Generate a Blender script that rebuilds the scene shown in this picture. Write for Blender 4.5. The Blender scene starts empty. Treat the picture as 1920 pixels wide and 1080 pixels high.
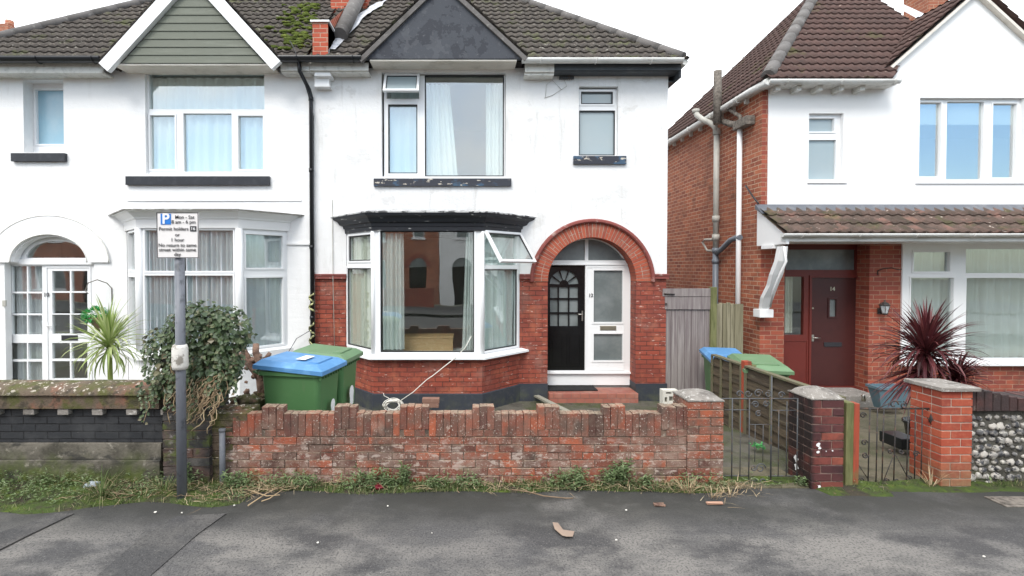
import bpy, bmesh, math, random
from mathutils import Vector, Matrix, noise
from mathutils.geometry import tessellate_polygon
random.seed(7)
S = bpy.context.scene
COL = S.collection
PI = math.pi
R = math.radians
# ------------------------------------------------------------------ camera
F, CX, CY, HOR, EYE = 940.0, 870.0, 519.0, 502.0, 2.05
PIT = math.atan((CY-HOR)/F)
cd = bpy.data.cameras.new('camera'); cam = bpy.data.objects.new('camera', cd); COL.objects.link(cam)
cam.location = (0, 0, EYE); cam.rotation_euler = (PI/2-PIT, 0, 0)
cd.sensor_width = 36; cd.lens = F/1920*36
cd.shift_x = (960-CX)/1920; cd.shift_y = (CY-540)/1920
cd.clip_end = 800; cd.clip_start = .05
S.camera = cam
# ------------------------------------------------------------------ sky, sun, exposure
SUN_EL, SUN_AZ = R(48), R(205)      # azimuth clockwise from +Y
w = bpy.data.worlds.new('World'); S.world = w; w.use_nodes = True
nt = w.node_tree; nt.nodes.clear()
out = nt.nodes.new('ShaderNodeOutputWorld'); bg = nt.nodes.new('ShaderNodeBackground')
sky = nt.nodes.new('ShaderNodeTexSky'); sky.sky_type = 'NISHITA'; sky.sun_disc = False
sky.sun_elevation = SUN_EL; sky.sun_rotation = SUN_AZ
tc = nt.nodes.new('ShaderNodeTexCoord'); nz = nt.nodes.new('ShaderNodeTexNoise')
nz.inputs['Scale'].default_value = 1.7; nz.inputs['Detail'].default_value = 7; nz.inputs['Roughness'].default_value = .55
nt.links.new(tc.outputs['Generated'], nz.inputs['Vector'])
sp = nt.nodes.new('ShaderNodeSeparateXYZ'); nt.links.new(tc.outputs['Generated'], sp.inputs[0])
yb = nt.nodes.new('ShaderNodeMapRange'); yb.inputs[1].default_value = -.9; yb.inputs[2].default_value = .0
yb.inputs[3].default_value = 0.02; yb.inputs[4].default_value = .5
nt.links.new(sp.outputs['Y'], yb.inputs[0])
ad = nt.nodes.new('ShaderNodeMath'); ad.operation = 'ADD'
nt.links.new(nz.outputs['Fac'], ad.inputs[0]); nt.links.new(yb.outputs[0], ad.inputs[1])
mr = nt.nodes.new('ShaderNodeMapRange'); mr.inputs[1].default_value = .40; mr.inputs[2].default_value = .60
zb = nt.nodes.new('ShaderNodeMapRange'); zb.inputs[1].default_value = .02; zb.inputs[2].default_value = .45; zb.inputs[3].default_value = -.16; zb.inputs[4].default_value = .12
nt.links.new(sp.outputs['Z'], zb.inputs[0]); a2_ = nt.nodes.new('ShaderNodeMath'); a2_.operation = 'ADD'; nt.links.new(ad.outputs[0], a2_.inputs[0]); nt.links.new(zb.outputs[0], a2_.inputs[1])
xb = nt.nodes.new('ShaderNodeMapRange'); xb.inputs[1].default_value = .35; xb.inputs[2].default_value = .7; xb.inputs[3].default_value = 0; xb.inputs[4].default_value = -.4
nt.links.new(sp.outputs['X'], xb.inputs[0]); a3_ = nt.nodes.new('ShaderNodeMath'); a3_.operation = 'ADD'; nt.links.new(a2_.outputs[0], a3_.inputs[0]); nt.links.new(xb.outputs[0], a3_.inputs[1])
nt.links.new(a3_.outputs[0], mr.inputs[0])
mx = nt.nodes.new('ShaderNodeMixRGB'); nt.links.new(mr.outputs[0], mx.inputs[0])
tn = nt.nodes.new('ShaderNodeMixRGB'); tn.blend_type = 'MULTIPLY'; tn.inputs[0].default_value = 1; tn.inputs[2].default_value = (.95, 1.1, 1.18, 1)
nt.links.new(sky.outputs[0], tn.inputs[1]); nt.links.new(tn.outputs[0], mx.inputs[1]); mx.inputs[2].default_value = (9.3, 9.6, 9.9, 1)
nt.links.new(mx.outputs[0], bg.inputs[0]); bg.inputs[1].default_value = .105
nt.links.new(bg.outputs[0], out.inputs[0])
ld = bpy.data.lights.new('sun', 'SUN'); ld.energy = 1.1; ld.angle = R(20); ld.color = (1, .96, .9)
sun = bpy.data.objects.new('sun', ld); COL.objects.link(sun); sun.location = (0, -5, 20)
sd = Vector((math.sin(SUN_AZ)*math.cos(SUN_EL), math.cos(SUN_AZ)*math.cos(SUN_EL), math.sin(SUN_EL)))
sun.rotation_euler = sd.to_track_quat('Z', 'Y').to_euler()
S.view_settings.view_transform = 'Standard'; S.view_settings.look = 'None'
S.view_settings.exposure = 1.15; S.view_settings.gamma = 1
S.cycles.max_bounces = 6; S.cycles.transparent_max_bounces = 10; S.cycles.use_adaptive_sampling = True
# ------------------------------------------------------------------ geometry helpers
def ray(px, py):
    a = (px-CX)/F; b = -(py-CY)/F
    return Vector((a, b*math.sin(PIT)+math.cos(PIT), b*math.cos(PIT)-math.sin(PIT)))
def P(px, py, Y):
    d = ray(px, py); k = Y/d.y
    return Vector((d.x*k, Y, EYE+d.z*k))
def G(px, py, z=0.0):
    d = ray(px, py); k = (z-EYE)/d.z
    return Vector((d.x*k, d.y*k, z))
class Plane:
    def __init__(s, o, dx=(1, 0)):
        s.o = Vector((o[0], o[1], 0)); s.dx = Vector((dx[0], dx[1], 0)).normalized(); s.n = Vector((s.dx.y, -s.dx.x, 0))
    def pt(s, a, b, off=0): return s.o+s.dx*a+Vector((0, 0, b))+s.n*off
    def px(s, x, y, off=0):
        d = ray(x, y); o = s.o+s.n*off; k = (o-Vector((0, 0, EYE))).dot(s.n)/d.dot(s.n)
        p = Vector((0, 0, EYE))+d*k
        return ((p-s.o).dot(s.dx), p.z)
    def rect(s, x0, y0, x1, y1, off=0):
        ym = (y0+y1)/2; xm = (x0+x1)/2
        return (s.px(x0, ym, off)[0], s.px(x1, ym, off)[0], s.px(xm, y1, off)[1], s.px(xm, y0, off)[1])
def rpoly(r): return [(r[0], r[2]), (r[1], r[2]), (r[1], r[3]), (r[0], r[3])]
def grow(r, d): return (r[0]-d, r[1]+d, r[2]-d, r[3]+d)
def arc(cx, cz, rad, a0, a1, n, ry=None):
    ry = ry or rad
    return [(cx+rad*math.cos(a0+(a1-a0)*i/n), cz+ry*math.sin(a0+(a1-a0)*i/n)) for i in range(n+1)]
class MB:
    def __init__(s):
        s.bm = bmesh.new(); s.lay = s.bm.loops.layers.uv.new('UVMap'); s.rl = s.bm.loops.layers.uv.new('rnd'); s.r = .5
    def v(s, p): return s.bm.verts.new(p)
    def f(s, vs, smooth=False):
        try: f = s.bm.faces.new(vs)
        except ValueError: return None
        f.smooth = smooth
        for l in f.loops: l[s.rl].uv = (s.r, s.r)
        return f
    def poly(s, pts, smooth=False): return s.f([s.v(p) for p in pts], smooth)
    def hexa(s, c):    # 8 corners: bottom 4 ccw, top 4 ccw
        v = [s.v(p) for p in c]
        for q in ((3, 2, 1, 0), (4, 5, 6, 7), (0, 1, 5, 4), (1, 2, 6, 5), (2, 3, 7, 6), (3, 0, 4, 7)): s.f([v[i] for i in q])
    def box(s, x0, x1, y0, y1, z0, z1, j=0):
        c = [Vector(p) for p in ((x0, y0, z0), (x1, y0, z0), (x1, y1, z0), (x0, y1, z0), (x0, y0, z1), (x1, y0, z1), (x1, y1, z1), (x0, y1, z1))]
        if j: c = [p+Vector((random.uniform(-j, j), random.uniform(-j, j), random.uniform(-j, j))) for p in c]
        s.hexa(c); return s
    def cbox(s, x0, x1, y0, y1, z0, z1, b=.01, j=0):   # box with chamfered edges
        t = bmesh.new(); bmesh.ops.create_cube(t, size=1)
        for q in t.verts: q.co = Vector(((x0+x1)/2+q.co.x*(x1-x0), (y0+y1)/2+q.co.y*(y1-y0), (z0+z1)/2+q.co.z*(z1-z0)))
        bmesh.ops.bevel(t, geom=t.edges[:], offset=b, segments=2, affect='EDGES', profile=.6)
        if j:
            for q in t.verts: q.co += Vector((random.uniform(-j, j), random.uniform(-j, j), random.uniform(-j, j)))
        s.merge(t); return s
    def merge(s, t, M=None, smooth=None):
        m = {}
        for q in t.verts: m[q] = s.v(M @ q.co if M else q.co)
        for f in t.faces:
            s.f([m[q] for q in f.verts], f.smooth if smooth is None else smooth)
        t.free()
    def pbox(s, pl, r, o0, o1):    # box on a plane, rect r=(s0,s1,t0,t1), offsets o0(back) o1(front)
        a, b, c, d = r
        s.hexa([pl.pt(a, c, o1), pl.pt(b, c, o1), pl.pt(b, c, o0), pl.pt(a, c, o0), pl.pt(a, d, o1), pl.pt(b, d, o1), pl.pt(b, d, o0), pl.pt(a, d, o0)]); return s
    def plate(s, pl, outer, holes=(), front=0, th=.1, back=True):
        loops = [list(outer)]+[list(h) for h in holes]
        def isr(l): return len(l) == 4 and len({round(p[0], 6) for p in l}) == 2 and len({round(p[1], 6) for p in l}) == 2
        if all(isr(l) for l in loops):
            bb = [(min(p[0] for p in l), max(p[0] for p in l), min(p[1] for p in l), max(p[1] for p in l)) for l in loops]
            xs = sorted({round(q, 6) for b in bb for q in b[:2]}); ys = sorted({round(q, 6) for b in bb for q in b[2:]})
            V = {}
            def gv(i, j, o):
                if (i, j, o) not in V: V[i, j, o] = s.v(pl.pt(xs[i], ys[j], o))
                return V[i, j, o]
            full = set()
            for i in range(len(xs)-1):
                for j in range(len(ys)-1):
                    mx_, my_ = (xs[i]+xs[i+1])/2, (ys[j]+ys[j+1])/2
                    if bb[0][0] < mx_ < bb[0][1] and bb[0][2] < my_ < bb[0][3] and not any(b[0] < mx_ < b[1] and b[2] < my_ < b[3] for b in bb[1:]): full.add((i, j))
            o0, o1 = front, front-th
            for (i, j) in full:
                s.f([gv(i, j, o0), gv(i+1, j, o0), gv(i+1, j+1, o0), gv(i, j+1, o0)])
                if back: s.f([gv(i, j+1, o1), gv(i+1, j+1, o1), gv(i+1, j, o1), gv(i, j, o1)])
                for (di, dj, e) in ((-1, 0, ((i, j), (i, j+1))), (1, 0, ((i+1, j+1), (i+1, j))), (0, -1, ((i+1, j), (i, j))), (0, 1, ((i, j+1), (i+1, j+1)))):
                    if (i+di, j+dj) not in full: s.f([gv(*e[0], o0), gv(*e[1], o0), gv(*e[1], o1), gv(*e[0], o1)])
            return s
        flat = [p for l in loops for p in l]
        tris = tessellate_polygon([[Vector((p[0], p[1], 0)) for p in l] for l in loops])
        vf = [s.v(pl.pt(p[0], p[1], front)) for p in flat]
        vb = [s.v(pl.pt(p[0], p[1], front-th)) for p in flat]
        for t in tris:
            s.f([vf[i] for i in t])
            if back: s.f([vb[i] for i in reversed(t)])
        k = 0
        for l in loops:
            n = len(l)
            for i in range(n):
                j = (i+1) % n
                s.f([vf[k+i], vb[k+i], vb[k+j], vf[k+j]])
            k += n
        return s
    def tube(s, pts, r, n=8, cap=True, smooth=True, r2=None):
        pts = [Vector(p) for p in pts]; rings = []; L = len(pts)
        up = Vector((0, 0, 1))
        for i, p in enumerate(pts):
            t = (pts[min(i+1, L-1)]-pts[max(i-1, 0)]).normalized()
            if t.length == 0: t = Vector((0, 0, 1))
            ref = up if abs(t.dot(up)) < .95 else Vector((0, 1, 0))
            if i and abs(t.dot(lx)) < .9: a = (lx-t*t.dot(lx)).normalized()
            else: a = t.cross(ref).normalized()
            lx = a; b = t.cross(a)
            rr = r if r2 is None else r+(r2-r)*i/max(1, L-1)
            if callable(r): rr = r(i/(L-1))
            rings.append([s.v(p+a*rr*math.cos(2*PI*k/n)+b*rr*math.sin(2*PI*k/n)) for k in range(n)])
        for i in range(L-1):
            for k in range(n): s.f([rings[i][k], rings[i][(k+1) % n], rings[i+1][(k+1) % n], rings[i+1][k]], smooth)
        if cap: s.f(list(reversed(rings[0]))); s.f(rings[-1])
        return s
    def lathe(s, c, prof, n=16, smooth=True):
        c = Vector(c); rings = [[s.v(c+Vector((r*math.cos(2*PI*k/n), r*math.sin(2*PI*k/n), z))) for k in range(n)] for r, z in prof]
        for i in range(len(rings)-1):
            for k in range(n): s.f([rings[i][k], rings[i][(k+1) % n], rings[i+1][(k+1) % n], rings[i+1][k]], smooth)
        s.f(list(reversed(rings[0]))); s.f(rings[-1]); return s
    def blob(s, c, r, sub=2, amp=.2, sc=(1, 1, 1), seed=0, smooth=True):
        t = bmesh.new(); bmesh.ops.create_icosphere(t, subdivisions=sub, radius=1)
        for q in t.verts:
            k = 1+amp*noise.noise(q.co*1.7+Vector((seed*3.1, seed, 0)))
            q.co = Vector(c)+Vector((q.co.x*r*sc[0]*k, q.co.y*r*sc[1]*k, q.co.z*r*sc[2]*k))
        s.merge(t, smooth=smooth); return s
    def leaf(s, p, d, up, L, W):
        d = d.normalized(); sd = d.cross(up)
        if sd.length < 1e-4: sd = Vector((1, 0, 0))
        sd.normalize(); n = sd.cross(d)
        a = s.v(p); b = s.v(p+d*L*.45+sd*W/2+n*L*.08); c = s.v(p+d*L-n*L*.1); e = s.v(p+d*L*.45-sd*W/2+n*L*.08)
        s.f([a, b, c]); s.f([a, c, e])
    def strap(s, p, az, el, L, W, droop, seg=6):
        pts = []; q = Vector(p); e = el
        for i in range(seg+1):
            pts.append((q.copy(), e)); q += Vector((math.cos(az)*math.cos(e), math.sin(az)*math.cos(e), math.sin(e)))*L/seg; e -= droop/seg*(.4+i/seg*1.2)
        sd = Vector((-math.sin(az), math.cos(az), 0)); prev = None
        for i, (q, e) in enumerate(pts):
            t = i/seg; ww = W*(.55+.9*t if t < .4 else .91*(1-((t-.4)/.6)**1.8))+.0008
            nn = Vector((-math.cos(az)*math.sin(e), -math.sin(az)*math.sin(e), math.cos(e)))
            cur = (s.v(q-sd*ww/2+nn*ww*.22), s.v(q), s.v(q+sd*ww/2+nn*ww*.22))
            if prev: s.f([prev[0], prev[1], cur[1], cur[0]]); s.f([prev[1], prev[2], cur[2], cur[1]])
            prev = cur
    def build(s, name, mat, parent=None, base=None, bev=0):
        bm = s.bm
        bm.normal_update()
        for f in bm.faces:
            n = f.normal
            if abs(n.z) > .92:
                for l in f.loops: l[s.lay].uv = (l.vert.co.x, l.vert.co.y)
            else:
                t = Vector((-n.y, n.x, 0))
                if t.length < 1e-6: t = Vector((1, 0, 0))
                t.normalize()
                for l in f.loops: l[s.lay].uv = (l.vert.co.dot(t), l.vert.co.z)
        if base is None: base = parent.get('_b', None) if parent is not None else None
        b = Vector(base) if base is not None else Vector((0, 0, 0))
        for v in bm.verts: v.co -= b
        me = bpy.data.meshes.new(name); bm.to_mesh(me); bm.free()
        o = bpy.data.objects.new(name, me); COL.objects.link(o)
        for m in (mat if isinstance(mat, (list, tuple)) else [mat]): me.materials.append(m)
        if parent is not None: o.parent = parent
        else: o.location = b
        o['_b'] = tuple(b)
        return o
def tag(o, label=None, cat=None, group=None, kind=None):
    for k, x in (('label', label), ('category', cat), ('group', group), ('kind', kind)):
        if x: o[k] = x
    return o
def thing(name, base, label, cat, group=None):
    o = bpy.data.objects.new(name, None); COL.objects.link(o); o.location = base; o['_b'] = tuple(base); o.empty_display_size = .2
    return tag(o, label, cat, group)
# ------------------------------------------------------------------ materials
def N(nt, t, **k):
    n = nt.nodes.new(t)
    for a, b in k.items(): setattr(n, a, b)
    return n
def rgba(c): return (c[0], c[1], c[2], 1)
def mask(nt, co, kind, scale, lo, hi, detail=5, dist=0):
    mp = N(nt, 'ShaderNodeMapping'); sc = scale if isinstance(scale, tuple) else (scale,)*3
    mp.inputs['Scale'].default_value = sc; nt.links.new(co, mp.inputs[0])
    if kind == 'voro':
        t = N(nt, 'ShaderNodeTexVoronoi'); t.inputs['Scale'].default_value = 1; o = t.outputs['Distance']
    else:
        t = N(nt, 'ShaderNodeTexNoise'); t.inputs['Scale'].default_value = 1; t.inputs['Detail'].default_value = detail; t.inputs['Roughness'].default_value = .62
        t.inputs['Distortion'].default_value = dist; o = t.outputs['Fac']
    nt.links.new(mp.outputs[0], t.inputs['Vector'])
    r = N(nt, 'ShaderNodeMapRange'); r.inputs[1].default_value = lo; r.inputs[2].default_value = hi
    nt.links.new(o, r.inputs[0]); return r.outputs[0], o
def mul(nt, a, b):
    m = N(nt, 'ShaderNodeMath', operation='MULTIPLY'); m.use_clamp = True
    nt.links.new(a, m.inputs[0])
    if isinstance(b, (int, float)): m.inputs[1].default_value = b
    else: nt.links.new(b, m.inputs[1])
    return m.outputs[0]
def mixc(nt, fac, a, b):
    m = N(nt, 'ShaderNodeMixRGB')
    for i, x in ((0, fac), (1, a), (2, b)):
        if isinstance(x, (int, float)): m.inputs[i].default_value = x
        elif isinstance(x, tuple): m.inputs[i].default_value = rgba(x)
        else: nt.links.new(x, m.inputs[i])
    return m.outputs[0]
def material(name, col, rough=.7, layers=(), bump=None, brick=None, rnd=None, metal=0, spec=.4, uv=False, trans=0, sheen=0, rlayer=None):
    """layers: (colour, kind, scale, lo, hi, strength[, zrange | 'up'])"""
    m = bpy.data.materials.new(name); m.use_nodes = True; nt = m.node_tree
    b = nt.nodes['Principled BSDF']; tcn = N(nt, 'ShaderNodeTexCoord')
    b.inputs['Roughness'].default_value = rough; b.inputs['Metallic'].default_value = metal; b.inputs['Specular IOR Level'].default_value = spec
    geo = N(nt, 'ShaderNodeNewGeometry')
    oc = geo.outputs['Position']; uvo = tcn.outputs['UV']
    cur = col; hgt = None
    if brick:
        c1, c2, mort, bw, bh, ms = brick
        bt = N(nt, 'ShaderNodeTexBrick'); bt.inputs['Color1'].default_value = rgba(c1); bt.inputs['Color2'].default_value = rgba(c2); bt.inputs['Mortar'].default_value = rgba(mort)
        bt.inputs['Scale'].default_value = 1; bt.inputs['Mortar Size'].default_value = ms; bt.inputs['Mortar Smooth'].default_value = .3
        bt.inputs['Brick Width'].default_value = bw; bt.inputs['Row Height'].default_value = bh; bt.inputs['Bias'].default_value = 0
        # wobble the courses a little
        nw = N(nt, 'ShaderNodeTexNoise'); nw.inputs['Scale'].default_value = 6; nt.links.new(uvo, nw.inputs['Vector'])
        vm = N(nt, 'ShaderNodeVectorMath', operation='SCALE'); vm.inputs['Scale'].default_value = .012; nt.links.new(nw.outputs['Color'], vm.inputs[0])
        va = N(nt, 'ShaderNodeVectorMath', operation='ADD'); nt.links.new(uvo, va.inputs[0]); nt.links.new(vm.outputs[0], va.inputs[1])
        nt.links.new(va.outputs[0], bt.inputs['Vector'])
        cur = bt.outputs['Color']; hgt = bt.outputs['Fac']
    if rnd:
        at = N(nt, 'ShaderNodeUVMap'); at.uv_map = 'rnd'; sx = N(nt, 'ShaderNodeSeparateXYZ'); nt.links.new(at.outputs[0], sx.inputs[0])
        cr = N(nt, 'ShaderNodeValToRGB'); nt.links.new(sx.outputs[0], cr.inputs[0])
        cr.color_ramp.interpolation = 'LINEAR'
        e = cr.color_ramp.elements
        while len(e) < len(rnd): e.new(.5)
        for i, c in enumerate(rnd): e[i].position = i/(len(rnd)-1); e[i].color = rgba(c)
        cur = cr.outputs[0]
    rough_m = None
    for L in layers:
        c, kind, scale, lo, hi, st = L[:6]; ex = L[6] if len(L) > 6 else None
        fac, _ = mask(nt, uvo if (uv or kind == 'uvn') else oc, kind, scale, lo, hi)
        fac = mul(nt, fac, st)
        if ex == 'up':
            sx = N(nt, 'ShaderNodeSeparateXYZ'); nt.links.new(geo.outputs['Normal'], sx.inputs[0])
            r = N(nt, 'ShaderNodeMapRange'); r.inputs[1].default_value = .2; r.inputs[2].default_value = .8; nt.links.new(sx.outputs[2], r.inputs[0]); fac = mul(nt, fac, r.outputs[0])
        elif isinstance(ex, tuple):
            ax = ex[2] if len(ex) > 2 else 2
            sx = N(nt, 'ShaderNodeSeparateXYZ'); nt.links.new(oc, sx.inputs[0])
            r = N(nt, 'ShaderNodeMapRange'); r.inputs[1].default_value = ex[0]; r.inputs[2].default_value = ex[1]; nt.links.new(sx.outputs[ax], r.inputs[0]); fac = mul(nt, fac, r.outputs[0])
        cur = mixc(nt, fac, cur, c)
    if isinstance(cur, tuple): b.inputs['Base Color'].default_value = rgba(cur)
    else: nt.links.new(cur, b.inputs['Base Color'])
    if rlayer:
        fac, _ = mask(nt, oc, 'noise', rlayer[0], .35, .65)
        r = N(nt, 'ShaderNodeMapRange'); r.inputs[3].default_value = rlayer[1]; r.inputs[4].default_value = rlayer[2]; nt.links.new(fac, r.inputs[0]); nt.links.new(r.outputs[0], b.inputs['Roughness'])
    nrm = None
    if bump:
        for (sc, st, ds) in (bump if isinstance(bump, list) else [bump]):
            _, o = mask(nt, uvo if uv else oc, 'noise', sc, 0, 1, detail=6)
            bn = N(nt, 'ShaderNodeBump'); bn.inputs['Strength'].default_value = st; bn.inputs['Distance'].default_value = ds
            nt.links.new(o, bn.inputs['Height'])
            if nrm: nt.links.new(nrm, bn.inputs['Normal'])
            nrm = bn.outputs[0]
    if hgt:
        bn = N(nt, 'ShaderNodeBump', invert=True); bn.inputs['Strength'].default_value = .9; bn.inputs['Distance'].default_value = .008
        nt.links.new(hgt, bn.inputs['Height'])
        if nrm: nt.links.new(nrm, bn.inputs['Normal'])
        nrm = bn.outputs[0]
    if nrm: nt.links.new(nrm, b.inputs['Normal'])
    if trans:
        tr = N(nt, 'ShaderNodeBsdfTranslucent'); ms_ = N(nt, 'ShaderNodeMixShader'); ms_.inputs[0].default_value = trans
        if isinstance(cur, tuple): tr.inputs[0].default_value = rgba(cur)
        else: nt.links.new(cur, tr.inputs[0])
        nt.links.new(b.outputs[0], ms_.inputs[1]); nt.links.new(tr.outputs[0], ms_.inputs[2])
        nt.links.new(ms_.outputs[0], nt.nodes['Material Output'].inputs[0])
    return m
def glass(name, refl, tint=(.93, .97, .96), rough=0.0):
    m = bpy.data.materials.new(name); m.use_nodes = True; nt = m.node_tree
    nt.nodes.remove(nt.nodes['Principled BSDF'])
    t = N(nt, 'ShaderNodeBsdfTransparent'); t.inputs[0].default_value = rgba(tint)
    g = N(nt, 'ShaderNodeBsdfGlossy'); g.inputs['Roughness'].default_value = rough; g.inputs[0].default_value = (1, 1, 1, 1)
    # slightly uneven float glass
    nn = N(nt, 'ShaderNodeTexNoise'); nn.inputs['Scale'].default_value = 1.3; nn.inputs['Detail'].default_value = 1
    tcn = N(nt, 'ShaderNodeTexCoord'); nt.links.new(tcn.outputs['Object'], nn.inputs['Vector'])
    bn = N(nt, 'ShaderNodeBump'); bn.inputs['Strength'].default_value = .06; bn.inputs['Distance'].default_value = .05
    nt.links.new(nn.outputs['Fac'], bn.inputs['Height']); nt.links.new(bn.outputs[0], g.inputs['Normal'])
    lw = N(nt, 'ShaderNodeLayerWeight'); lw.inputs[0].default_value = .5
    pw = N(nt, 'ShaderNodeMath', operation='POWER'); pw.inputs[1].default_value = 4; nt.links.new(lw.outputs['Facing'], pw.inputs[0])
    ma = N(nt, 'ShaderNodeMath', operation='ADD'); ma.use_clamp = True; ma.inputs[1].default_value = refl; nt.links.new(pw.outputs[0], ma.inputs[0])
    mxs = N(nt, 'ShaderNodeMixShader'); nt.links.new(ma.outputs[0], mxs.inputs[0]); nt.links.new(t.outputs[0], mxs.inputs[1]); nt.links.new(g.outputs[0], mxs.inputs[2])
    nt.links.new(mxs.outputs[0], nt.nodes['Material Output'].inputs[0]); return m
M = {}
M['render'] = material('white_render', (.77, .77, .77), .8, [((.6, .59, .56), 'noise', 1.2, .52, .72, .45), ((.40, .38, .34), 'noise', (7, 7, .8), .57, .76, .5), ((.5, .48, .45), 'noise', (2.5, 2.5, 3), .60, .64, .3)], bump=[(5, .5, .02), (18, .5, .012), (70, .4, .005)])
M['painted_brick'] = material('white_painted_brick', (.8, .8, .8), .75, [((.55, .53, .49), 'noise', (6, 6, 1.3), .56, .75, .45), ((.8, .8, .8), 'noise', 2.2, .35, .55, .7)], bump=[((1.6, 1.6, 13.5), .45, .012), (9, .6, .012), (45, .5, .005)])
M['smooth_render'] = material('smooth_white_render', (.82, .82, .82), .85, [((.7, .7, .69), 'noise', 1.0, .55, .8, .3)], bump=(50, .15, .002))
M['trim'] = material('white_paint', (.8, .8, .8), .35, [((.6, .6, .57), 'noise', 4, .58, .8, .3)])
M['upvc'] = material('white_plastic_frame', (.8, .81, .82), .25, [((.66, .66, .64), 'noise', 5, .6, .8, .25)])
M['dirty_trim'] = material('grimy_white_trim', (.68, .67, .63), .5, [((.36, .35, .32), 'noise', 9, .5, .7, .6), ((.2, .17, .13), 'noise', 30, .64, .7, .7)], bump=(40, .3, .004))
M['soffit'] = material('cream_soffit', (.74, .69, .62), .7, [((.4, .36, .3), 'noise', 3, .5, .75, .6)], bump=(30, .2, .004))
M['black'] = material('black_paint', (.022, .024, .03), .45, [((.06, .06, .07), 'noise', 8, .5, .75, .6)], bump=(50, .3, .004))
M['plinth'] = material('slate_plinth_paint', (.035, .04, .052), .6, [((.10, .11, .06), 'noise', 5, .45, .65, .8, (.05, -.3)), ((.08, .08, .085), 'noise', 12, .55, .7, .5)], bump=(30, .4, .006))
M['peeling'] = material('peeling_black_paint', (.03, .033, .045), .55, [((.045, .10, .17), 'noise', 4, .53, .59, .75), ((.55, .5, .42), 'noise', (8, 8, 20), .61, .64, 1)], bump=(40, .5, .006))
M['peeling_cornice'] = material('cornice_black_paint', (.02, .022, .028), .5, [((.55, .55, .53), 'noise', (5, 5, 25), .63, .68, .8)], bump=(40, .3, .004))
M['gable'] = material('flaking_slate_render', (.055, .06, .072), .75, [((.035, .038, .048), 'noise', 1.6, .50, .515, 1), ((.085, .09, .102), 'noise', 2.6, .57, .585, .6), ((.03, .032, .04), 'noise', 3.7, .495, .50, .5), ((.055, .06, .072), 'noise', 3.7, .505, .51, 1), ((.19, .19, .2), 'noise', 25, .62, .7, .5)], bump=[(3, .5, .02), (40, .4, .006)])
M['cladding'] = material('grey_green_cladding', (.14, .15, .12), .7, [((.19, .2, .165), 'noise', (2, 2, 14), .5, .75, .7), ((.12, .13, .1), 'noise', 20, .55, .7, .4)], bump=(30, .3, .005))
M['brick_red'] = material('red_painted_brick', (.3, .05, .03), .7, [((.20, .05, .035), 'noise', 1.7, .45, .66, .7), ((.42, .13, .07), 'noise', 4, .5, .68, .6), ((.27, .13, .10), 'noise', 2.6, .55, .68, .6), ((.12, .05, .035), 'noise', 9, .58, .70, .6), ((.62, .45, .38), 'noise', (9, 9, 34), .63, .67, .7)], bump=[(30, .5, .006)], brick=((.31, .064, .036), (.21, .045, .03), (.09, .03, .022), .225, .079, .007))
M['brick_side'] = material('orange_red_brick', (.3, .05, .03), .8, [((.24, .09, .055), 'noise', .8, .42, .7, .6), ((.10, .05, .035), 'noise', 2, .55, .72, .6), ((.5, .22, .13), 'noise', 7, .52, .72, .5)], bump=[(40, .5, .005)], brick=((.44, .14, .07), (.23, .065, .04), (.50, .34, .24), .225, .079, .0085))
M['brick_porch'] = material('red_pier_brick', (.3, .05, .03), .75, [((.2, .05, .03), 'noise', 2, .5, .75, .5), ((.06, .035, .03), 'noise', 2.5, .5, .7, .8, (.9, .0))], bump=[(40, .5, .005)], brick=((.36, .09, .05), (.22, .05, .035), (.40, .22, .15), .225, .079, .007))
BR = [(.18, .06, .038), (.30, .08, .042), (.11, .05, .04), (.36, .10, .05), (.22, .075, .05), (.075, .038, .03), (.27, .10, .065), (.15, .06, .045)]
M['wall_brick'] = material('weathered_red_brick', BR[0], .9, [((.13, .09, .07), 'noise', 6, .42, .6, .7), ((.07, .055, .045), 'noise', 3.1, .52, .66, .75), ((.36, .24, .20), 'noise', 6, .45, .64, .4, (.52, .25)), ((.33, .24, .19), 'noise', 5, .56, .68, .45), ((.5, .42, .37), 'noise', (9, 9, 22), .56, .62, .6, (.5, .3)), ((.46, .38, .32), 'noise', 18, .62, .67, .55), ((.6, .53, .46), 'noise', 60, .61, .65, .7), ((.34, .28, .2), 'noise', 30, .3, .7, .8, 'up'), ((.10, .13, .03), 'noise', 5, .55, .66, .8, (.2, .05))], rnd=BR, bump=[(60, .8, .008), (14, .5, .012)])
M['mortar'] = material('weathered_mortar', (.17, .115, .085), .95, [((.07, .06, .05), 'noise', 8, .45, .6, .8), ((.42, .37, .31), 'noise', 20, .55, .7, .6)], bump=(50, .8, .01))
M['dark_brick'] = material('dark_glazed_brick', (.1, .02, .02), .55, [((.02, .012, .015), 'noise', 2.7, .44, .58, .85), ((.38, .09, .05), 'noise', 4, .6, .7, .7), ((.7, .7, .68), 'noise', 7, .70, .715, 1)], rnd=[(.08, .022, .022), (.14, .035, .03), (.045, .018, .022), (.10, .03, .03), (.18, .05, .04)], bump=(50, .6, .006))
M['dark_mortar'] = material('pale_joint', (.30, .22, .18), .95, [((.05, .03, .03), 'noise', 9, .4, .6, .9)], bump=(50, .6, .006))
M['new_brick'] = material('orange_pier_brick', (.4, .08, .04), .8, [((.10, .03, .02), 'noise', 1.7, .56, .72, .8), ((.20, .15, .08), 'noise', 5, .35, .6, .9, (.35, .05)), ((.45, .16, .09), 'noise', 20, .5, .7, .4)], rnd=[(.35, .068, .034), (.29, .052, .03), (.38, .085, .042), (.24, .048, .03)], bump=(50, .6, .005))
M['light_mortar'] = material('light_mortar', (.5, .43, .36), .95, [((.25, .22, .15), 'noise', 5, .4, .6, .7, (.35, .05))], bump=(50, .6, .006))
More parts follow.
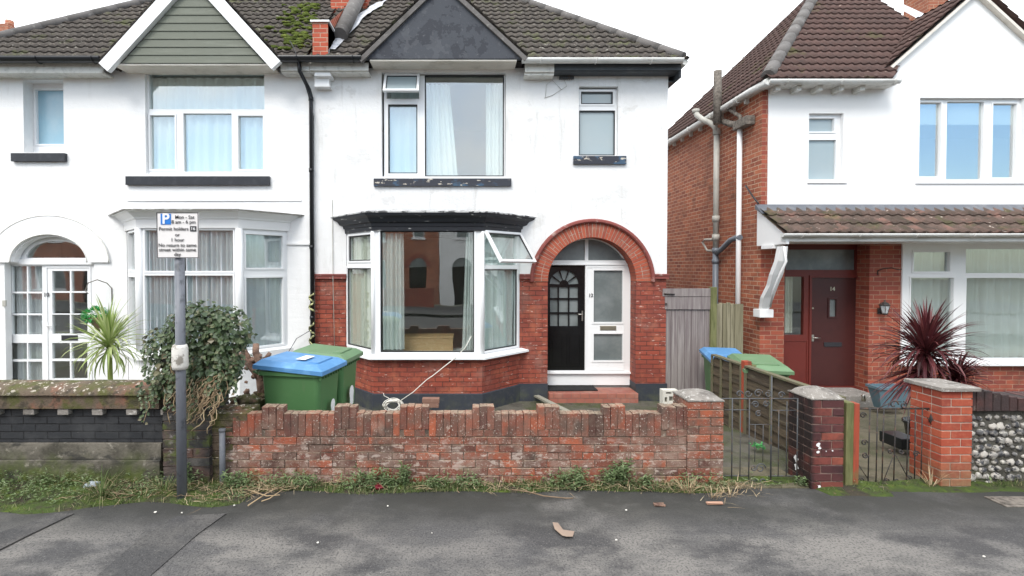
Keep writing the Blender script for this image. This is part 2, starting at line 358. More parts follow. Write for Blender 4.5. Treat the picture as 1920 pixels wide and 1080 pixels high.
M['black_brick'] = material('black_painted_brick', (.02, .022, .026), .5, [((.05, .052, .055), 'noise', 5, .5, .7, .7), ((.25, .25, .24), 'noise', 25, .69, .72, .8)], bump=(30, .6, .006), brick=((.022, .024, .028), (.03, .032, .036), (.008, .008, .01), .225, .072, .006))
M['grey_render'] = material('grey_stained_render', (.16, .145, .12), .95, [((.05, .046, .036), 'noise', 3, .42, .60, .9), ((.03, .03, .028), 'noise', (5, 5, 11), .55, .66, .8), ((.05, .065, .015), 'noise', 5, .35, .55, .9, (.22, .08)), ((.36, .33, .28), 'noise', 14, .58, .7, .6), ((.09, .12, .02), 'noise', 4, .42, .6, .9, (.35, .05))], bump=[(40, .8, .01), (8, .6, .02)])
M['coping'] = material('mossy_coping', (.12, .09, .065), .95, [((.24, .10, .065), 'noise', 3.3, .52, .62, .7), ((.075, .08, .022), 'noise', 5, .44, .58, .9), ((.04, .035, .025), 'noise', 11, .52, .62, .7), ((.55, .5, .43), 'noise', 26, .58, .64, .9, 'up'), ((.05, .04, .03), 'noise', 7, .6, .7, .7)], bump=[(35, .9, .015)])
M['cap'] = material('lichened_concrete_cap', (.24, .22, .20), .95, [((.10, .09, .08), 'noise', 6, .5, .65, .8), ((.5, .48, .45), 'noise', 25, .56, .66, .8)], bump=(50, .9, .01))
M['concrete'] = material('garden_concrete', (.10, .092, .075), .95, [((.05, .06, .02), 'noise', 1.8, .42, .58, .9), ((.035, .03, .025), 'noise', 4, .52, .64, .7), ((.10, .09, .075), 'noise', 2.3, .52, .7, .7), ((.2, .185, .15), 'noise', 40, .55, .7, .5)], bump=[(50, .6, .008)])
M['concrete2'] = material('tan_path_concrete', (.13, .112, .075), .95, [((.06, .062, .03), 'noise', 2.0, .45, .62, .8), ((.05, .042, .03), 'noise', 5, .52, .66, .7), ((.24, .21, .16), 'noise', 50, .55, .7, .5)], bump=[(50, .6, .008)])
M['tile_roof'] = material('dark_brown_roof_tile', (.062, .052, .045), .9, [((.10, .085, .072), 'noise', 2.5, .45, .7, .7), ((.045, .038, .034), 'noise', 6, .5, .7, .6), ((.33, .31, .27), 'noise', 11, .63, .67, .8), ((.2, .17, .14), 'noise', 23, .58, .64, .7), ((.10, .12, .03), 'noise', 2.6, .56, .68, .5)], bump=[(50, .8, .01)])
M['tile_roof_red'] = material('maroon_roof_tile', (.085, .05, .043), .9, [((.125, .07, .06), 'noise', 3.0, .45, .7, .7), ((.05, .035, .032), 'noise', 6, .5, .7, .7), ((.38, .3, .25), 'noise', 10, .67, .70, .8), ((.09, .10, .03), 'noise', 1.3, .60, .7, .6)], bump=[(50, .8, .01)])
M['tile_porch'] = material('mossy_porch_tile', (.12, .08, .065), .9, [((.06, .045, .035), 'noise', 4, .40, .6, .85), ((.22, .12, .095), 'noise', 3.2, .55, .66, .8), ((.55, .47, .40), 'noise', 12, .66, .70, .9), ((.11, .11, .04), 'noise', 2, .56, .68, .5)], bump=[(50, .8, .01)])
M['ridge'] = material('grey_ridge_tile', (.14, .13, .125), .9, [((.28, .27, .25), 'noise', 12, .58, .68, .6), ((.07, .065, .06), 'noise', 4, .5, .7, .7)], bump=[(50, .6, .008)])
M['flash'] = material('lead_flashing', (.55, .56, .6), .5, [((.3, .31, .34), 'noise', 8, .5, .62, .8), ((.72, .73, .76), 'noise', 14, .55, .65, .8)], bump=[(14, .9, .03)])
M['lead'] = material('dark_lead', (.11, .12, .14), .6, [((.2, .2, .21), 'noise', 6, .5, .7, .6)], bump=[(14, .4, .01)])
M['moss'] = material('bright_moss', (.09, .12, .02), 1, [((.19, .22, .04), 'noise', 9, .5, .65, .8), ((.06, .08, .015), 'noise', 15, .5, .7, .8)], bump=[(60, 1, .02)])
M['asphalt'] = material('worn_asphalt', (.085, .082, .082), .85,
    [((.19, .178, .165), 'noise', (.8, 1.3, 1), .49, .58, .6), ((.20, .187, .172), 'noise', (.8, 1.5, 1), .44, .55, .75, (4.05, 3.75, 1)), ((.10, .096, .092), 'noise', (3.5, 5, 1), .52, .62, .6), ((.04, .039, .041), 'noise', (1.1, 1.5, 1), .50, .60, .85), ((.03, .029, .031), 'noise', 60, .50, .62, .7), ((.24, .23, .22), 'noise', 90, .58, .65, .55), ((.4, .38, .35), 'noise', 28, .71, .73, .8),
     ((.034, .034, .03), 'noise', 1.5, .25, .5, .85, (3.75, 4.25, 1))], bump=[(150, .7, .006), (20, .3, .01)], rlayer=(1.2, .6, .95))
M['verge'] = material('mossy_soil', (.05, .042, .028), 1, [((.05, .082, .013), 'noise', 3.5, .38, .52, .9), ((.10, .14, .02), 'noise', 7, .53, .66, .7), ((.03, .025, .02), 'noise', 12, .55, .65, .7), ((.16, .11, .06), 'noise', 18, .62, .7, .7)], bump=[(60, 1, .02)])
M['gutter_black'] = material('black_gutter', (.016, .017, .02), .3)
M['gutter_white'] = material('grimy_white_gutter', (.66, .66, .64), .4, [((.36, .35, .31), 'noise', (2, 2, 12), .5, .68, .7)])
M['pipe_grey'] = material('grey_pipe', (.42, .41, .37), .5, [((.25, .25, .23), 'noise', 5, .5, .7, .5)])
M['pipe_dark'] = material('dark_grey_pipe', (.15, .17, .2), .4)
M['cast'] = material('weathered_cast_iron', (.2, .175, .15), .9, [((.08, .07, .06), 'noise', 18, .45, .6, .8)], bump=(50, .8, .01))
M['pole'] = material('galvanised_grey_pole', (.14, .15, .175), .5, [((.24, .25, .27), 'noise', (14, 14, 3), .5, .7, .6), ((.04, .045, .05), 'noise', 10, .56, .66, .7)], bump=(60, .3, .003))
M['pole_white'] = material('chipped_white_sleeve', (.62, .6, .56), .8, [((.2, .18, .15), 'noise', 12, .52, .6, .9)], bump=(40, .7, .008))
M['gasket'] = material('black_gasket', (.012, .012, .014), .5)
M['glass'] = glass('window_glass', .10)
M['glass_dark'] = glass('bay_window_glass', .15, (.93, .96, .95))
M['glass_sky'] = glass('upper_window_glass', .17)
M['glass_mid'] = glass('pale_reflecting_glass', .16)
M['frost'] = material('frosted_glass', (.34, .40, .42), .22, [((.30, .38, .41), 'noise', 1.1, .4, .65, .7)], bump=(120, .3, .003), spec=.8)
M['frost_blue'] = material('blue_frosted_glass', (.25, .42, .52), .2, [((.33, .47, .54), 'noise', 1.3, .45, .6, .7)], bump=(120, .2, .003), spec=.8)
M['frost_dark'] = material('grey_obscured_glass', (.13, .15, .15), .25, [((.22, .24, .24), 'noise', 2.2, .4, .65, .8)], bump=(90, .7, .004), spec=.6)
M['curtain'] = material('white_voile_curtain', (.84, .88, .87), .9, trans=.3)
M['curtain_cream'] = material('cream_curtain', (.78, .75, .66), .9, trans=.25)
M['net'] = material('lilac_net_curtain', (.78, .79, .84), .9, [((.84, .84, .88), 'noise', 12, .5, .62, .7)], trans=.4)
M['room'] = material('room_wall', (.5, .48, .45), .9)
M['wood_box'] = material('pale_plywood', (.5, .34, .18), .6, [((.42, .26, .13), 'noise', (2, 2, 30), .4, .7, .6)])
M['door_black'] = material('gloss_black_door', (.006, .006, .007), .15, spec=.5)
M['door_red'] = material('maroon_door_paint', (.062, .018, .017), .4, [((.045, .014, .014), 'noise', 5, .5, .7, .6)], bump=(60, .1, .002))
M['frame_red'] = material('brick_red_frame_paint', (.14, .024, .018), .45, [((.10, .019, .015), 'noise', 6, .5, .7, .6)], bump=(60, .15, .002))
M['metal'] = material('satin_metal', (.6, .58, .54), .3, metal=1)
M['brass'] = material('dull_brass', (.5, .46, .36), .35, metal=.9)
M['quarry'] = material('red_quarry_tile', (.30, .11, .08), .55, [((.42, .25, .2), 'noise', 3, .5, .68, .6)], brick=((.3, .1, .075), (.34, .13, .09), (.2, .11, .09), .152, .152, .004), bump=(40, .3, .004))
M['rubber'] = material('black_door_mat', (.012, .012, .013), .9, bump=(200, .8, .004))
M['bin_green'] = material('green_bin_plastic', (.07, .17, .066), .42, [((.095, .205, .088), 'noise', 3, .5, .75, .6), ((.12, .16, .09), 'noise', (9, 9, 2), .62, .75, .5)], bump=(300, .15, .001))
M['bin_green2'] = material('faded_green_lid', (.12, .21, .11), .5, [((.17, .26, .15), 'noise', 4, .5, .75, .6)])
M['bin_blue'] = material('blue_bin_lid', (.085, .24, .48), .42, [((.2, .42, .7), 'noise', 4, .5, .7, .6)])
M['sticker'] = material('white_sticker', (.75, .76, .76), .5)
M['sign_face'] = material('pale_sign_face', (.72, .70, .69), .4)
M['ink'] = material('black_ink', (.03, .03, .035), .5)
M['sign_blue'] = material('sign_blue', (.02, .17, .55), .4)
M['white'] = material('plain_white', (.8, .8, .8), .4)
M['leaf_ivy'] = material('ivy_leaf', (.06, .1, .03), .45, rnd=[(.025, .045, .018), (.045, .08, .03), (.085, .125, .05), (.035, .065, .026), (.12, .15, .07), (.17, .14, .085)], trans=.15, spec=.5)
M['stem'] = material('woody_stem', (.2, .14, .09), .9, [((.09, .06, .04), 'noise', 20, .5, .7, .7)], bump=(50, .8, .01))
M['stump'] = material('rough_bark', (.24, .15, .11), .95, [((.09, .05, .04), 'noise', 14, .45, .6, .8), ((.45, .34, .26), 'noise', 20, .6, .7, .7)], bump=(40, 1, .02))
M['cord_green'] = material('yellow_green_strap_leaf', (.3, .38, .12), .5, rnd=[(.16, .24, .05), (.33, .42, .14), (.5, .55, .28), (.25, .33, .09)], trans=.25)
M['cord_red'] = material('burgundy_strap_leaf', (.06, .015, .018), .4, rnd=[(.035, .01, .012), (.10, .022, .028), (.17, .05, .05), (.06, .015, .02)], trans=.15)
M['basket_green'] = material('bright_basket_foliage', (.04, .35, .06), .6, rnd=[(.02, .2, .04), (.05, .4, .08), (.1, .5, .15)], trans=.2)
M['grass'] = material('verge_grass', (.1, .16, .03), .8, rnd=[(.05, .085, .025), (.10, .15, .045), (.17, .22, .09), (.30, .26, .15), (.07, .11, .035)], trans=.3)
M['weed'] = material('grey_green_weed', (.1, .16, .06), .7, rnd=[(.075, .13, .045), (.14, .20, .085), (.24, .30, .16), (.12, .19, .06)], trans=.25)
M['straw'] = material('dry_straw', (.36, .28, .17), .9, rnd=[(.22, .15, .09), (.42, .33, .2), (.3, .2, .12), (.5, .42, .28)])
M['wood_grey'] = material('silvered_gate_board', (.24, .21, .20), .9, [((.15, .12, .12), 'noise', (22, 22, 1.3), .42, .62, .8), ((.36, .33, .31), 'noise', (30, 30, 1.0), .56, .7, .7)], rnd=[(.22, .19, .185), (.27, .24, .23), (.19, .16, .155)], bump=[((40, 40, 2), .7, .006)])
M['wood_tan'] = material('tan_fence_board', (.3, .27, .19), .9, [((.14, .13, .08), 'noise', (22, 22, 1.3), .45, .62, .7)], rnd=[(.27, .24, .17), (.34, .31, .22), (.22, .2, .13)], bump=[((40, 40, 2), .7, .006)])
M['fence_wood'] = material('dark_lap_fence_board', (.10, .075, .05), .9, [((.045, .035, .025), 'noise', (3, 2, 30), .42, .60, .9), ((.17, .15, .10), 'noise', (3, 2, 22), .57, .7, .6), ((.07, .08, .03), 'noise', 4, .6, .72, .4)], rnd=[(.065, .048, .032), (.10, .074, .046), (.078, .058, .037)], bump=[((8, 3, 60), .7, .006)])
M['fence_frame'] = material('pale_fence_batten', (.13, .115, .075), .9, [((.11, .11, .05), 'noise', 7, .45, .65, .8)], bump=(60, .5, .004))
M['post_green'] = material('algae_post', (.17, .17, .075), .95, [((.09, .10, .035), 'noise', (14, 14, 2), .45, .6, .8)], bump=[((40, 40, 3), .8, .008)])
M['post_red'] = material('red_stained_post', (.32, .06, .03), .8, [((.15, .05, .03), 'noise', (14, 14, 2), .5, .65, .8), ((.12, .13, .05), 'noise', 6, .45, .6, .9, (.3, .0))], bump=[((40, 40, 3), .5, .005)])
M['iron'] = material('rusty_black_iron', (.035, .032, .032), .6, [((.13, .07, .045), 'noise', 25, .52, .64, .8)], bump=(80, .5, .003))
M['iron_grey'] = material('faded_grey_iron', (.07, .074, .08), .6, [((.14, .09, .06), 'noise', 25, .55, .66, .8)], bump=(80, .5, .003))
M['planter'] = material('slate_blue_plastic', (.10, .17, .21), .5, [((.16, .23, .27), 'noise', 4, .5, .7, .6)])
M['block'] = material('pale_concrete_block', (.55, .53, .47), .9, [((.3, .28, .22), 'noise', 8, .52, .7, .6)], bump=(60, .6, .005))
M['cable'] = material('white_cable', (.68, .66, .6), .5)
M['flint'] = material('knapped_flint', (.16, .15, .14), .5, [((.48, .46, .41), 'noise', 22, .54, .58, .9), ((.05, .05, .055), 'noise', 17, .52, .56, 1)], rnd=[(.10, .10, .105), (.33, .31, .28), (.18, .17, .16), (.45, .42, .38)], bump=(30, .8, .01))
M['flint_mortar'] = material('flint_mortar', (.10, .095, .08), 1, [((.045, .042, .035), 'noise', 9, .45, .6, .8), ((.10, .12, .03), 'noise', 5, .5, .66, .8, (.3, 0))], bump=(40, .9, .02))
M['sand'] = material('peeled_leaf', (.27, .20, .155), .9)
M['plank'] = material('weathered_plank', (.28, .27, .22), .9, bump=((3, 40, 40), .6, .005))
M['litter'] = material('pale_plastic', (.5, .55, .62), .3)
M['redlitter'] = material('dark_red_wrapper', (.16, .01, .02), .4)
M['pebble'] = material('pale_pebble', (.6, .58, .53), .8)
M['lampglass'] = material('lamp_glass', (.45, .48, .5), .1, spec=.8)
M['earth'] = material('earth', (.10, .09, .07), 1, [((.06, .08, .03), 'noise', .8, .45, .6, .6)])
M['road'] = material('road_asphalt', (.06, .06, .06), .9, [((.1, .1, .1), 'noise', 1, .5, .7, .5)], bump=(90, .5, .01))
M['kerb'] = material('concrete_kerb', (.3, .29, .27), .9, bump=(60, .5, .006))

# ------------------------------------------------------------------ shared dims
YF = 8.6                # facade of the pair of houses
YB = 7.95               # front of their bays
Y14 = 8.8               # facade of the house on the right
YW = 4.7                # face of the front walls
def gz(Y): return -.0-.24*max(0, min(1, (Y-5.2)/(8.2-5.2)))      # gardens fall towards the houses
# ------------------------------------------------------------------ setting
def sheet(name, x0, x1, y0, y1, zf, mat, nx=1, ny=1, z=0):
    m = MB(); g = [[m.v((x0+(x1-x0)*i/nx, y0+(y1-y0)*j/ny, zf(x0+(x1-x0)*i/nx, y0+(y1-y0)*j/ny) if callable(zf) else zf)) for i in range(nx+1)] for j in range(ny+1)]
    for j in range(ny):
        for i in range(nx): m.f([g[j][i], g[j][i+1], g[j+1][i+1], g[j+1][i]], True)
    return tag(m.build(name, mat), kind='structure')
sheet('ground', -150, 150, -120, 200, -.5, M['earth'])
def bumpz(x, y): return .005*noise.noise(Vector((x*.7, y*.9, 0)))+.0025*noise.noise(Vector((x*3, y*3, 5)))
sheet('pavement', -14, 14, 1.5, 5.05, bumpz, M['asphalt'], 200, 40)
def slab(pp, name, z, mat):
    m = MB(); m.poly([G(x_, y_, z) for x_, y_ in pp]); return tag(m.build(name, mat), kind='structure')
M['patch'] = material('tarmac_repair', (.055, .054, .055), .9, [((.10, .095, .09), 'noise', 2.5, .45, .60, .8), ((.028, .027, .028), 'noise', 60, .5, .62, .7), ((.2, .19, .18), 'noise', 90, .58, .65, .5)], bump=[(150, .7, .006)])
slab([(175, 1085), (262, 1010), (330, 968), (425, 962), (372, 1000), (275, 1085)], 'pavement_patch', .0095, M['patch'])
slab([(-40, 1010), (40, 985), (105, 962), (140, 962), (60, 1000), (-40, 1050)], 'pavement_patch', .0095, M['patch'])
sheet('road', -40, 40, -6, 1.4, -.12, M['road'])
tag(MB().cbox(-14, 14, 1.38, 1.5, -.3, .01, .012).build('kerb', M['kerb']), kind='structure')
sheet('far_pavement', -40, 40, -11.5, -6.1, 0, M['road'])
# garden ground of number 12, of 14 and of 10
def gf(x, y): return gz(y)+.012*noise.noise(Vector((x*1.3, y*1.3, 2)))
sheet('garden_concrete', -2.5, 3.95, 4.9, 11, gf, M['concrete'], 40, 40)
sheet('garden_path', 3.95, 12, 4.9, 14, lambda x, y: gf(x, y)-.004, M['concrete2'], 40, 40)
sheet('garden_soil', -12, -2.5, 4.9, 8.7, lambda x, y: gf(x, y)-.01, M['earth'], 40, 30)
# ------------------------------------------------------------------ house helpers
def window(parent, pl, outer, panes, front=0.0, fw=.035, depth=.07, pane_mat='glass', gasket=True, name='window', mat='upvc', sashes=None, label=None):
    """outer rect and pane rects in plane coords; frame is a plate pierced by panes, sashes stand proud"""
    m = MB(); m.plate(pl, rpoly(outer), [rpoly(p) for p in panes], front, depth)
    for i, p in enumerate(panes):
        if sashes is None or i in sashes:
            g = min(fw, .03); m.plate(pl, rpoly(grow(p, g)), [rpoly(grow(p, .004))], front+.012, .0115, back=False)
    w_ = m.build(name, M[mat], parent)
    if label: w_['label'] = label
    for i, p in enumerate(panes):
        k = MB(); k.pbox(pl, grow(p, .003), front-.045, front-.040)
        pm = pane_mat[i] if isinstance(pane_mat, list) else pane_mat
        k.build('pane', M[pm], w_)
    if gasket:
        k = MB()
        for i, p in enumerate(panes):
            if gasket is True or i in gasket: k.plate(pl, rpoly(grow(p, .001)), [rpoly(grow(p, -.017))], front-.003, .02, back=False)
        k.build('gasket', M['gasket'], w_)
    return w_
def awning(parent, pl, r, front, ang, mat='upvc', pm='frost'):
    """open top-hung sash, hinged along its top edge"""
    a, b, c, d = r; H = d-c
    ax = pl.pt(a, d, front); n = pl.n; dn = Vector((0, 0, -1))*math.cos(ang)+n*math.sin(ang); nn = n*math.cos(ang)-Vector((0, 0, -1))*math.sin(ang)
    W = b-a
    def q(s, t, o): return ax+pl.dx*s+dn*t+nn*o
    m = MB(); t_ = .042
    for (s0, s1, u0, u1) in ((0, W, 0, t_), (0, W, H-t_, H), (0, t_, t_, H-t_), (W-t_, W, t_, H-t_)):
        m.hexa([q(s0, u1, .045), q(s1, u1, .045), q(s1, u1, 0), q(s0, u1, 0), q(s0, u0, .045), q(s1, u0, .045), q(s1, u0, 0), q(s0, u0, 0)])
    w_ = m.build('open_sash', M[mat], parent)
    k = MB(); k.hexa([q(t_, H-t_, .02), q(W-t_, H-t_, .02), q(W-t_, H-t_, .015), q(t_, H-t_, .015), q(t_, t_, .02), q(W-t_, t_, .02), q(W-t_, t_, .015), q(t_, t_, .015)])
    k.build('pane', M[pm], w_)
    g = MB(); e = .012
    for (s0, s1, u0, u1) in ((t_, W-t_, t_, t_+e), (t_, W-t_, H-t_-e, H-t_), (t_, t_+e, t_, H-t_), (W-t_-e, W-t_, t_, H-t_)):
        g.hexa([q(s0, u1, .03), q(s1, u1, .03), q(s1, u1, .01), q(s0, u1, .01), q(s0, u0, .03), q(s1, u0, .03), q(s1, u0, .01), q(s0, u0, .01)])
    g.build('gasket', M['gasket'], w_)
    return w_
def curtain(pl, s0, s1, t0, t1, off, label, folds=7, amp=.03, mat='curtain', group='curtains in the windows', top=None, seed=0, s0b=None, s1b=None):
    m = MB(); n = int(folds*8); rows = 10; g = []
    s0b = s0 if s0b is None else s0b; s1b = s1 if s1b is None else s1b
    for j in range(rows+1):
        v = j/rows; row = []
        for i in range(n+1):
            u = i/n; s_ = (s0b+(s1b-s0b)*u)*(1-v)+(s0+(s1-s0)*u)*v
            o = off+amp*(math.sin(u*folds*2*PI+seed)+.5*math.sin(u*folds*3.7+seed*2+v*1.2))+amp*.5*noise.noise(Vector((u*6, v*3, seed)))
            row.append(m.v(pl.pt(s_, t0+(t1-t0)*v, o)))
        g.append(row)
    for j in range(rows):
        for i in range(n): m.f([g[j][i], g[j][i+1], g[j+1][i+1], g[j+1][i]], True)
    p = pl.pt((s0+s1)/2, t0, off)
    o = m.build('curtain', M[mat], None, p); return tag(o, label, 'curtain', group)
def bayoff(pts, o, yf):
    """offset a bay plan polyline outward by o; ends slide along the facade"""
    segs = []
    for a, b in zip(pts[:-1], pts[1:]):
        d = (b-a).normalized(); n = Vector((d.y, -d.x)); segs.append((a+n*o, d))
    def inter(p, d, q, e):
        den = d.x*e.y-d.y*e.x; k = ((q.x-p.x)*e.y-(q.y-p.y)*e.x)/den; return p+d*k
    X = Vector((1, 0)); f0 = Vector((0, yf))
    r = [inter(segs[0][0], segs[0][1], f0, X)]
    for i in range(len(segs)-1): r.append(inter(segs[i][0], segs[i][1], segs[i+1][0], segs[i+1][1]))
    r.append(inter(segs[-1][0], segs[-1][1], f0, X)); return r
def baysweep(m, pts, prof, yf, cap=True):
    rings = []
    for (o, z) in prof: rings.append([m.v((p.x, p.y, z)) for p in bayoff(pts, o, yf)])
    for i in range(len(rings)-1):
        for k in range(3): m.f([rings[i][k], rings[i][k+1], rings[i+1][k+1], rings[i+1][k]])
    if cap: m.f(rings[0][::-1]); m.f(rings[-1])
    return m
def tiles(m, o, ux, up, W, L, clips=(), tw=.155, gauge=.25, amp=.016, lip=.026, seg=6):
    """interlocking wavy tiles laid in courses over a slope"""
    ux = Vector(ux).normalized(); up = Vector(up).normalized(); nn = ux.cross(up).normalized()
    if nn.z < 0: nn = -nn
    t = MB(); t.bm.loops
    rows = int(L/gauge)+1; cols = int(W/tw*seg)
    for r in range(rows):
        u0 = r*gauge; sh = (r % 2)*0
        a = []; b = []; c = []
        for i in range(cols+1):
            x = i/seg*tw
            h = amp*max(-.4, math.cos(2*PI*x/tw))+.002*random.random()
            p0 = Vector(o)+ux*x+up*(u0-.03*0)+nn*(h+lip+.012+.004*noise.noise(Vector((x*2, r*1.3, 0))))
            a.append(t.v(p0)); b.append(t.v(Vector(o)+ux*x+up*(u0+gauge+.02)+nn*(h+.012)))
            c.append(t.v(p0-nn*lip*1.15))
        for i in range(cols):
            t.f([a[i], a[i+1], b[i+1], b[i]], True); t.f([c[i], c[i+1], a[i+1], a[i]])
    for (co, no) in clips:
        geom = t.bm.verts[:]+t.bm.edges[:]+t.bm.faces[:]
        bmesh.ops.bisect_plane(t.bm, geom=geom, plane_co=Vector(co), plane_no=Vector(no), clear_outer=True)
    m.merge(t.bm)
    return m
def ridge(m, p, q, r=.11, seg=.45):
    p = Vector(p); q = Vector(q); L = (q-p).length; n = max(1, int(L/seg)); d = (q-p)/n
    for i in range(n):
        a = p+d*i; b = a+d*1.06
        m.tube([a, b], r*1.0, 12, True, True, r2=r*.985)
def gutter(m, x0, x1, Y, z, r=.06, ogee=False):
    n = 8; prof = [(-r*math.cos(PI*k/n), -r*math.sin(PI*k/n)) for k in range(n+1)]
    ins = [(p[0]*.86, p[1]*.86+.001) for p in reversed(prof)]
    pr = prof+ins
    A = [m.v((x0, Y+p[0], z+p[1])) for p in pr]; B = [m.v((x1, Y+p[0], z+p[1])) for p in pr]; L = len(pr)
    for k in range(L): m.f([A[k], A[(k+1) % L], B[(k+1) % L], B[k]], True)
    for e in (x0, x1): m.poly([(e, Y+p[0], z+p[1]) for p in prof])
    k = x0+.3
    while k < x1:
        m.tube([(k, Y-r*1.12*math.cos(PI*a/8), z-r*1.12*math.sin(PI*a/8)) for a in range(9)], .008, 4); k += .9
def text(body, size, mat, pos, parent, base, name='lettering', rot=(PI/2, 0, 0), align='CENTER', ext=.0008, xs=1.0, bold=0):
    cu = bpy.data.curves.new('txt', 'FONT'); cu.body = body; cu.size = size; cu.extrude = ext; cu.align_x = align; cu.align_y = 'CENTER'; cu.offset = bold
    cu.space_line = .85
    t = bpy.data.objects.new('txt', cu); COL.objects.link(t); bpy.context.view_layer.update()
    me = bpy.data.meshes.new_from_object(t.evaluated_get(bpy.context.evaluated_depsgraph_get()))
    bpy.data.objects.remove(t)
    from mathutils import Euler
    me.transform(Matrix.Translation(Vector(pos)-Vector(base)) @ Euler(rot).to_matrix().to_4x4() @ Matrix.Diagonal((xs, 1, 1, 1)))
    o = bpy.data.objects.new(name, me); COL.objects.link(o); me.materials.clear(); me.materials.append(mat); o.parent = parent; return o
# ------------------------------------------------------------------ the pair: number 12 and number 10
FP = Plane((0, YF))
XL, XR, XP = -8.60, 3.47, -2.56
ZE = 5.44                               # top of the walls
zs = FP.px(620, 516)[1]                 # string course
SL = math.tan(R(42.5))
def mainroof_z(Y): return 5.46+SL*(Y-8.28)
LV = Vector((0, math.cos(R(42.5)), math.sin(R(42.5))))

# ======== number 12
h = thing('semi_detached_house', (.45, YF, -.24), 'white semi-detached house with red brick arched porch, black front door and flaking grey gable', 'house', 'the white rendered pair of houses')
A = [Vector(FP.px(652, 560)+(0,))for _ in (0,)]
def vv(px, Y): p = P(px, 560, Y); return Vector((p.x, Y))
bay12 = [vv(650, YF), vv(700, YB), vv(904, YB), vv(974, YF)]
bz0 = P(800, 668, YB).z; bz1 = P(800, 433, YB).z     # sill top, head
cx, cz = FP.px(1110, 528); r_in = FP.px(1193, 528)[0]-cx; r_ring = r_in+.245; r_h = r_ring+.075
zg = -.26
bl, br = bay12[0].x, bay12[3].x
up_w = FP.rect(716, 137, 948, 331); sm_w = FP.rect(1085, 163, 1158, 292)
m = MB()
white = [(XP, zs), (bl, zs), (bl, bz1), (br, bz1), (br, zs)]+[(x, z) for x, z in arc(cx, cz, r_h-.01, PI-.0, 0, 36) if z >= zs-.02]+[(XR, zs), (XR, 3.15), (XP, 3.15)]
m.plate(FP, white, [], .022, .10)
m.plate(FP, rpoly((XP, XR, 3.15, ZE)), [rpoly(up_w), rpoly(sm_w)], .022, .10)
m.build('rendered_wall', M['render'], h)
m = MB()
brick = [(XP, zg), (bl, zg), (bl, zs+.05), (XP, zs+.05)]
m.plate(FP, brick, [], 0, .1)
b2 = [(br, zg), (cx-r_in, zg)]+arc(cx, cz, r_in, PI, 0, 36)+[(cx+r_in, zg), (XR, zg), (XR, zs+.1), (cx+r_ring+.02, zs+.1), (cx, cz+r_ring+.03), (br+.3, zs+.02), (br, zs+.02)]
m.plate(FP, b2, [], 0, .30)
# bay apron
for a, b in zip(bay12[:-1], bay12[1:]):
    pl = Plane(a, (b-a)); m.plate(pl, rpoly((0, (b-a).length, zg, bz0+.01)), [], 0, .1)
m.build('brick_wall', M['brick_red'], h)
# voussoir ring
m = MB(); nv = 46
for i in range(nv):
    m.r = random.random(); a0 = PI*i/nv+.006; a1 = PI*(i+1)/nv-.006; rr = []
    f_ = .016+random.uniform(-.003, .003)
    split = random.random() < .45
    for (ra, rb) in (((r_in-.002, r_in+.108), (r_in+.118, r_ring)) if split else ((r_in-.002, r_ring),)):
        q = [(cx+ra*math.cos(a0), cz+ra*math.sin(a0)), (cx+rb*math.cos(a0), cz+rb*math.sin(a0)), (cx+rb*math.cos(a1), cz+rb*math.sin(a1)), (cx+ra*math.cos(a1), cz+ra*math.sin(a1))]
        m.hexa([FP.pt(*q[0], f_), FP.pt(*q[1], f_), FP.pt(*q[1], -.25), FP.pt(*q[0], -.25), FP.pt(*q[3], f_), FP.pt(*q[2], f_), FP.pt(*q[2], -.25), FP.pt(*q[3], -.25)])
archo = m.build('brick_arch', material('orange_arch_brick', (.4, .1, .05), .8, [((.30, .13, .09), 'noise', 6, .5, .7, .6), ((.5, .3, .22), 'noise', 20, .62, .7, .5)], rnd=[(.32, .068, .036), (.40, .095, .05), (.27, .055, .032), (.42, .12, .068)], bump=(40, .5, .005)), h)
m = MB(); m.plate(FP, arc(cx, cz, r_ring+.01, 0, PI, 40)+arc(cx, cz, r_in+.004, PI, 0, 40), [], .008, .2)
m.build('arch_joints', M['light_mortar'], h)
m = MB()
prof = [(0, 0), (.0, .055), (.02, .075), (.05, .07), (.07, .035), (.07, 0)]
rings = []
for a in [PI*k/44 for k in range(45)]:
    rings.append([m.v(FP.pt(cx+(r_ring+o)*math.cos(a), cz+(r_ring+o)*math.sin(a), f)) for o, f in prof])
for i in range(44):
    for k in range(5): m.f([rings[i][k], rings[i][k+1], rings[i+1][k+1], rings[i+1][k]])
for (a, b) in ((XP, bl+.0), (br, cx-r_h+.02), (cx+r_ring, XR+.03)):
    m.pbox(FP, (a, b, zs-.06, zs-.005), 0, .05); m.pbox(FP, (a, b, zs-.005, zs+.022), 0, .065)
m.build('hood_mould', material('dull_red_moulding', (.22, .06, .05), .8, [((.42, .33, .29), 'noise', 9, .56, .68, .7)], bump=(40, .5, .006)), h)
# plinth
m = MB(); zp = FP.px(1215, 719)[1]; zpb = P(800, 739, YB).z
m.pbox(FP, (cx+r_in-.004, XR+.02, zg-.05, zp), -.302, .02)
m.pbox(FP, (br-.1, cx-r_in+.004, zg-.05, zp), -.302, .02)
baysweep(m, bay12, [(0, zpb+.01), (.022, zpb), (.022, zg-.1), (0, zg-.1)], YF)
m.pbox(FP, (XP, bl+.02, zg-.05, zp), 0, .02)
m.build('plinth', M['plinth'], h)
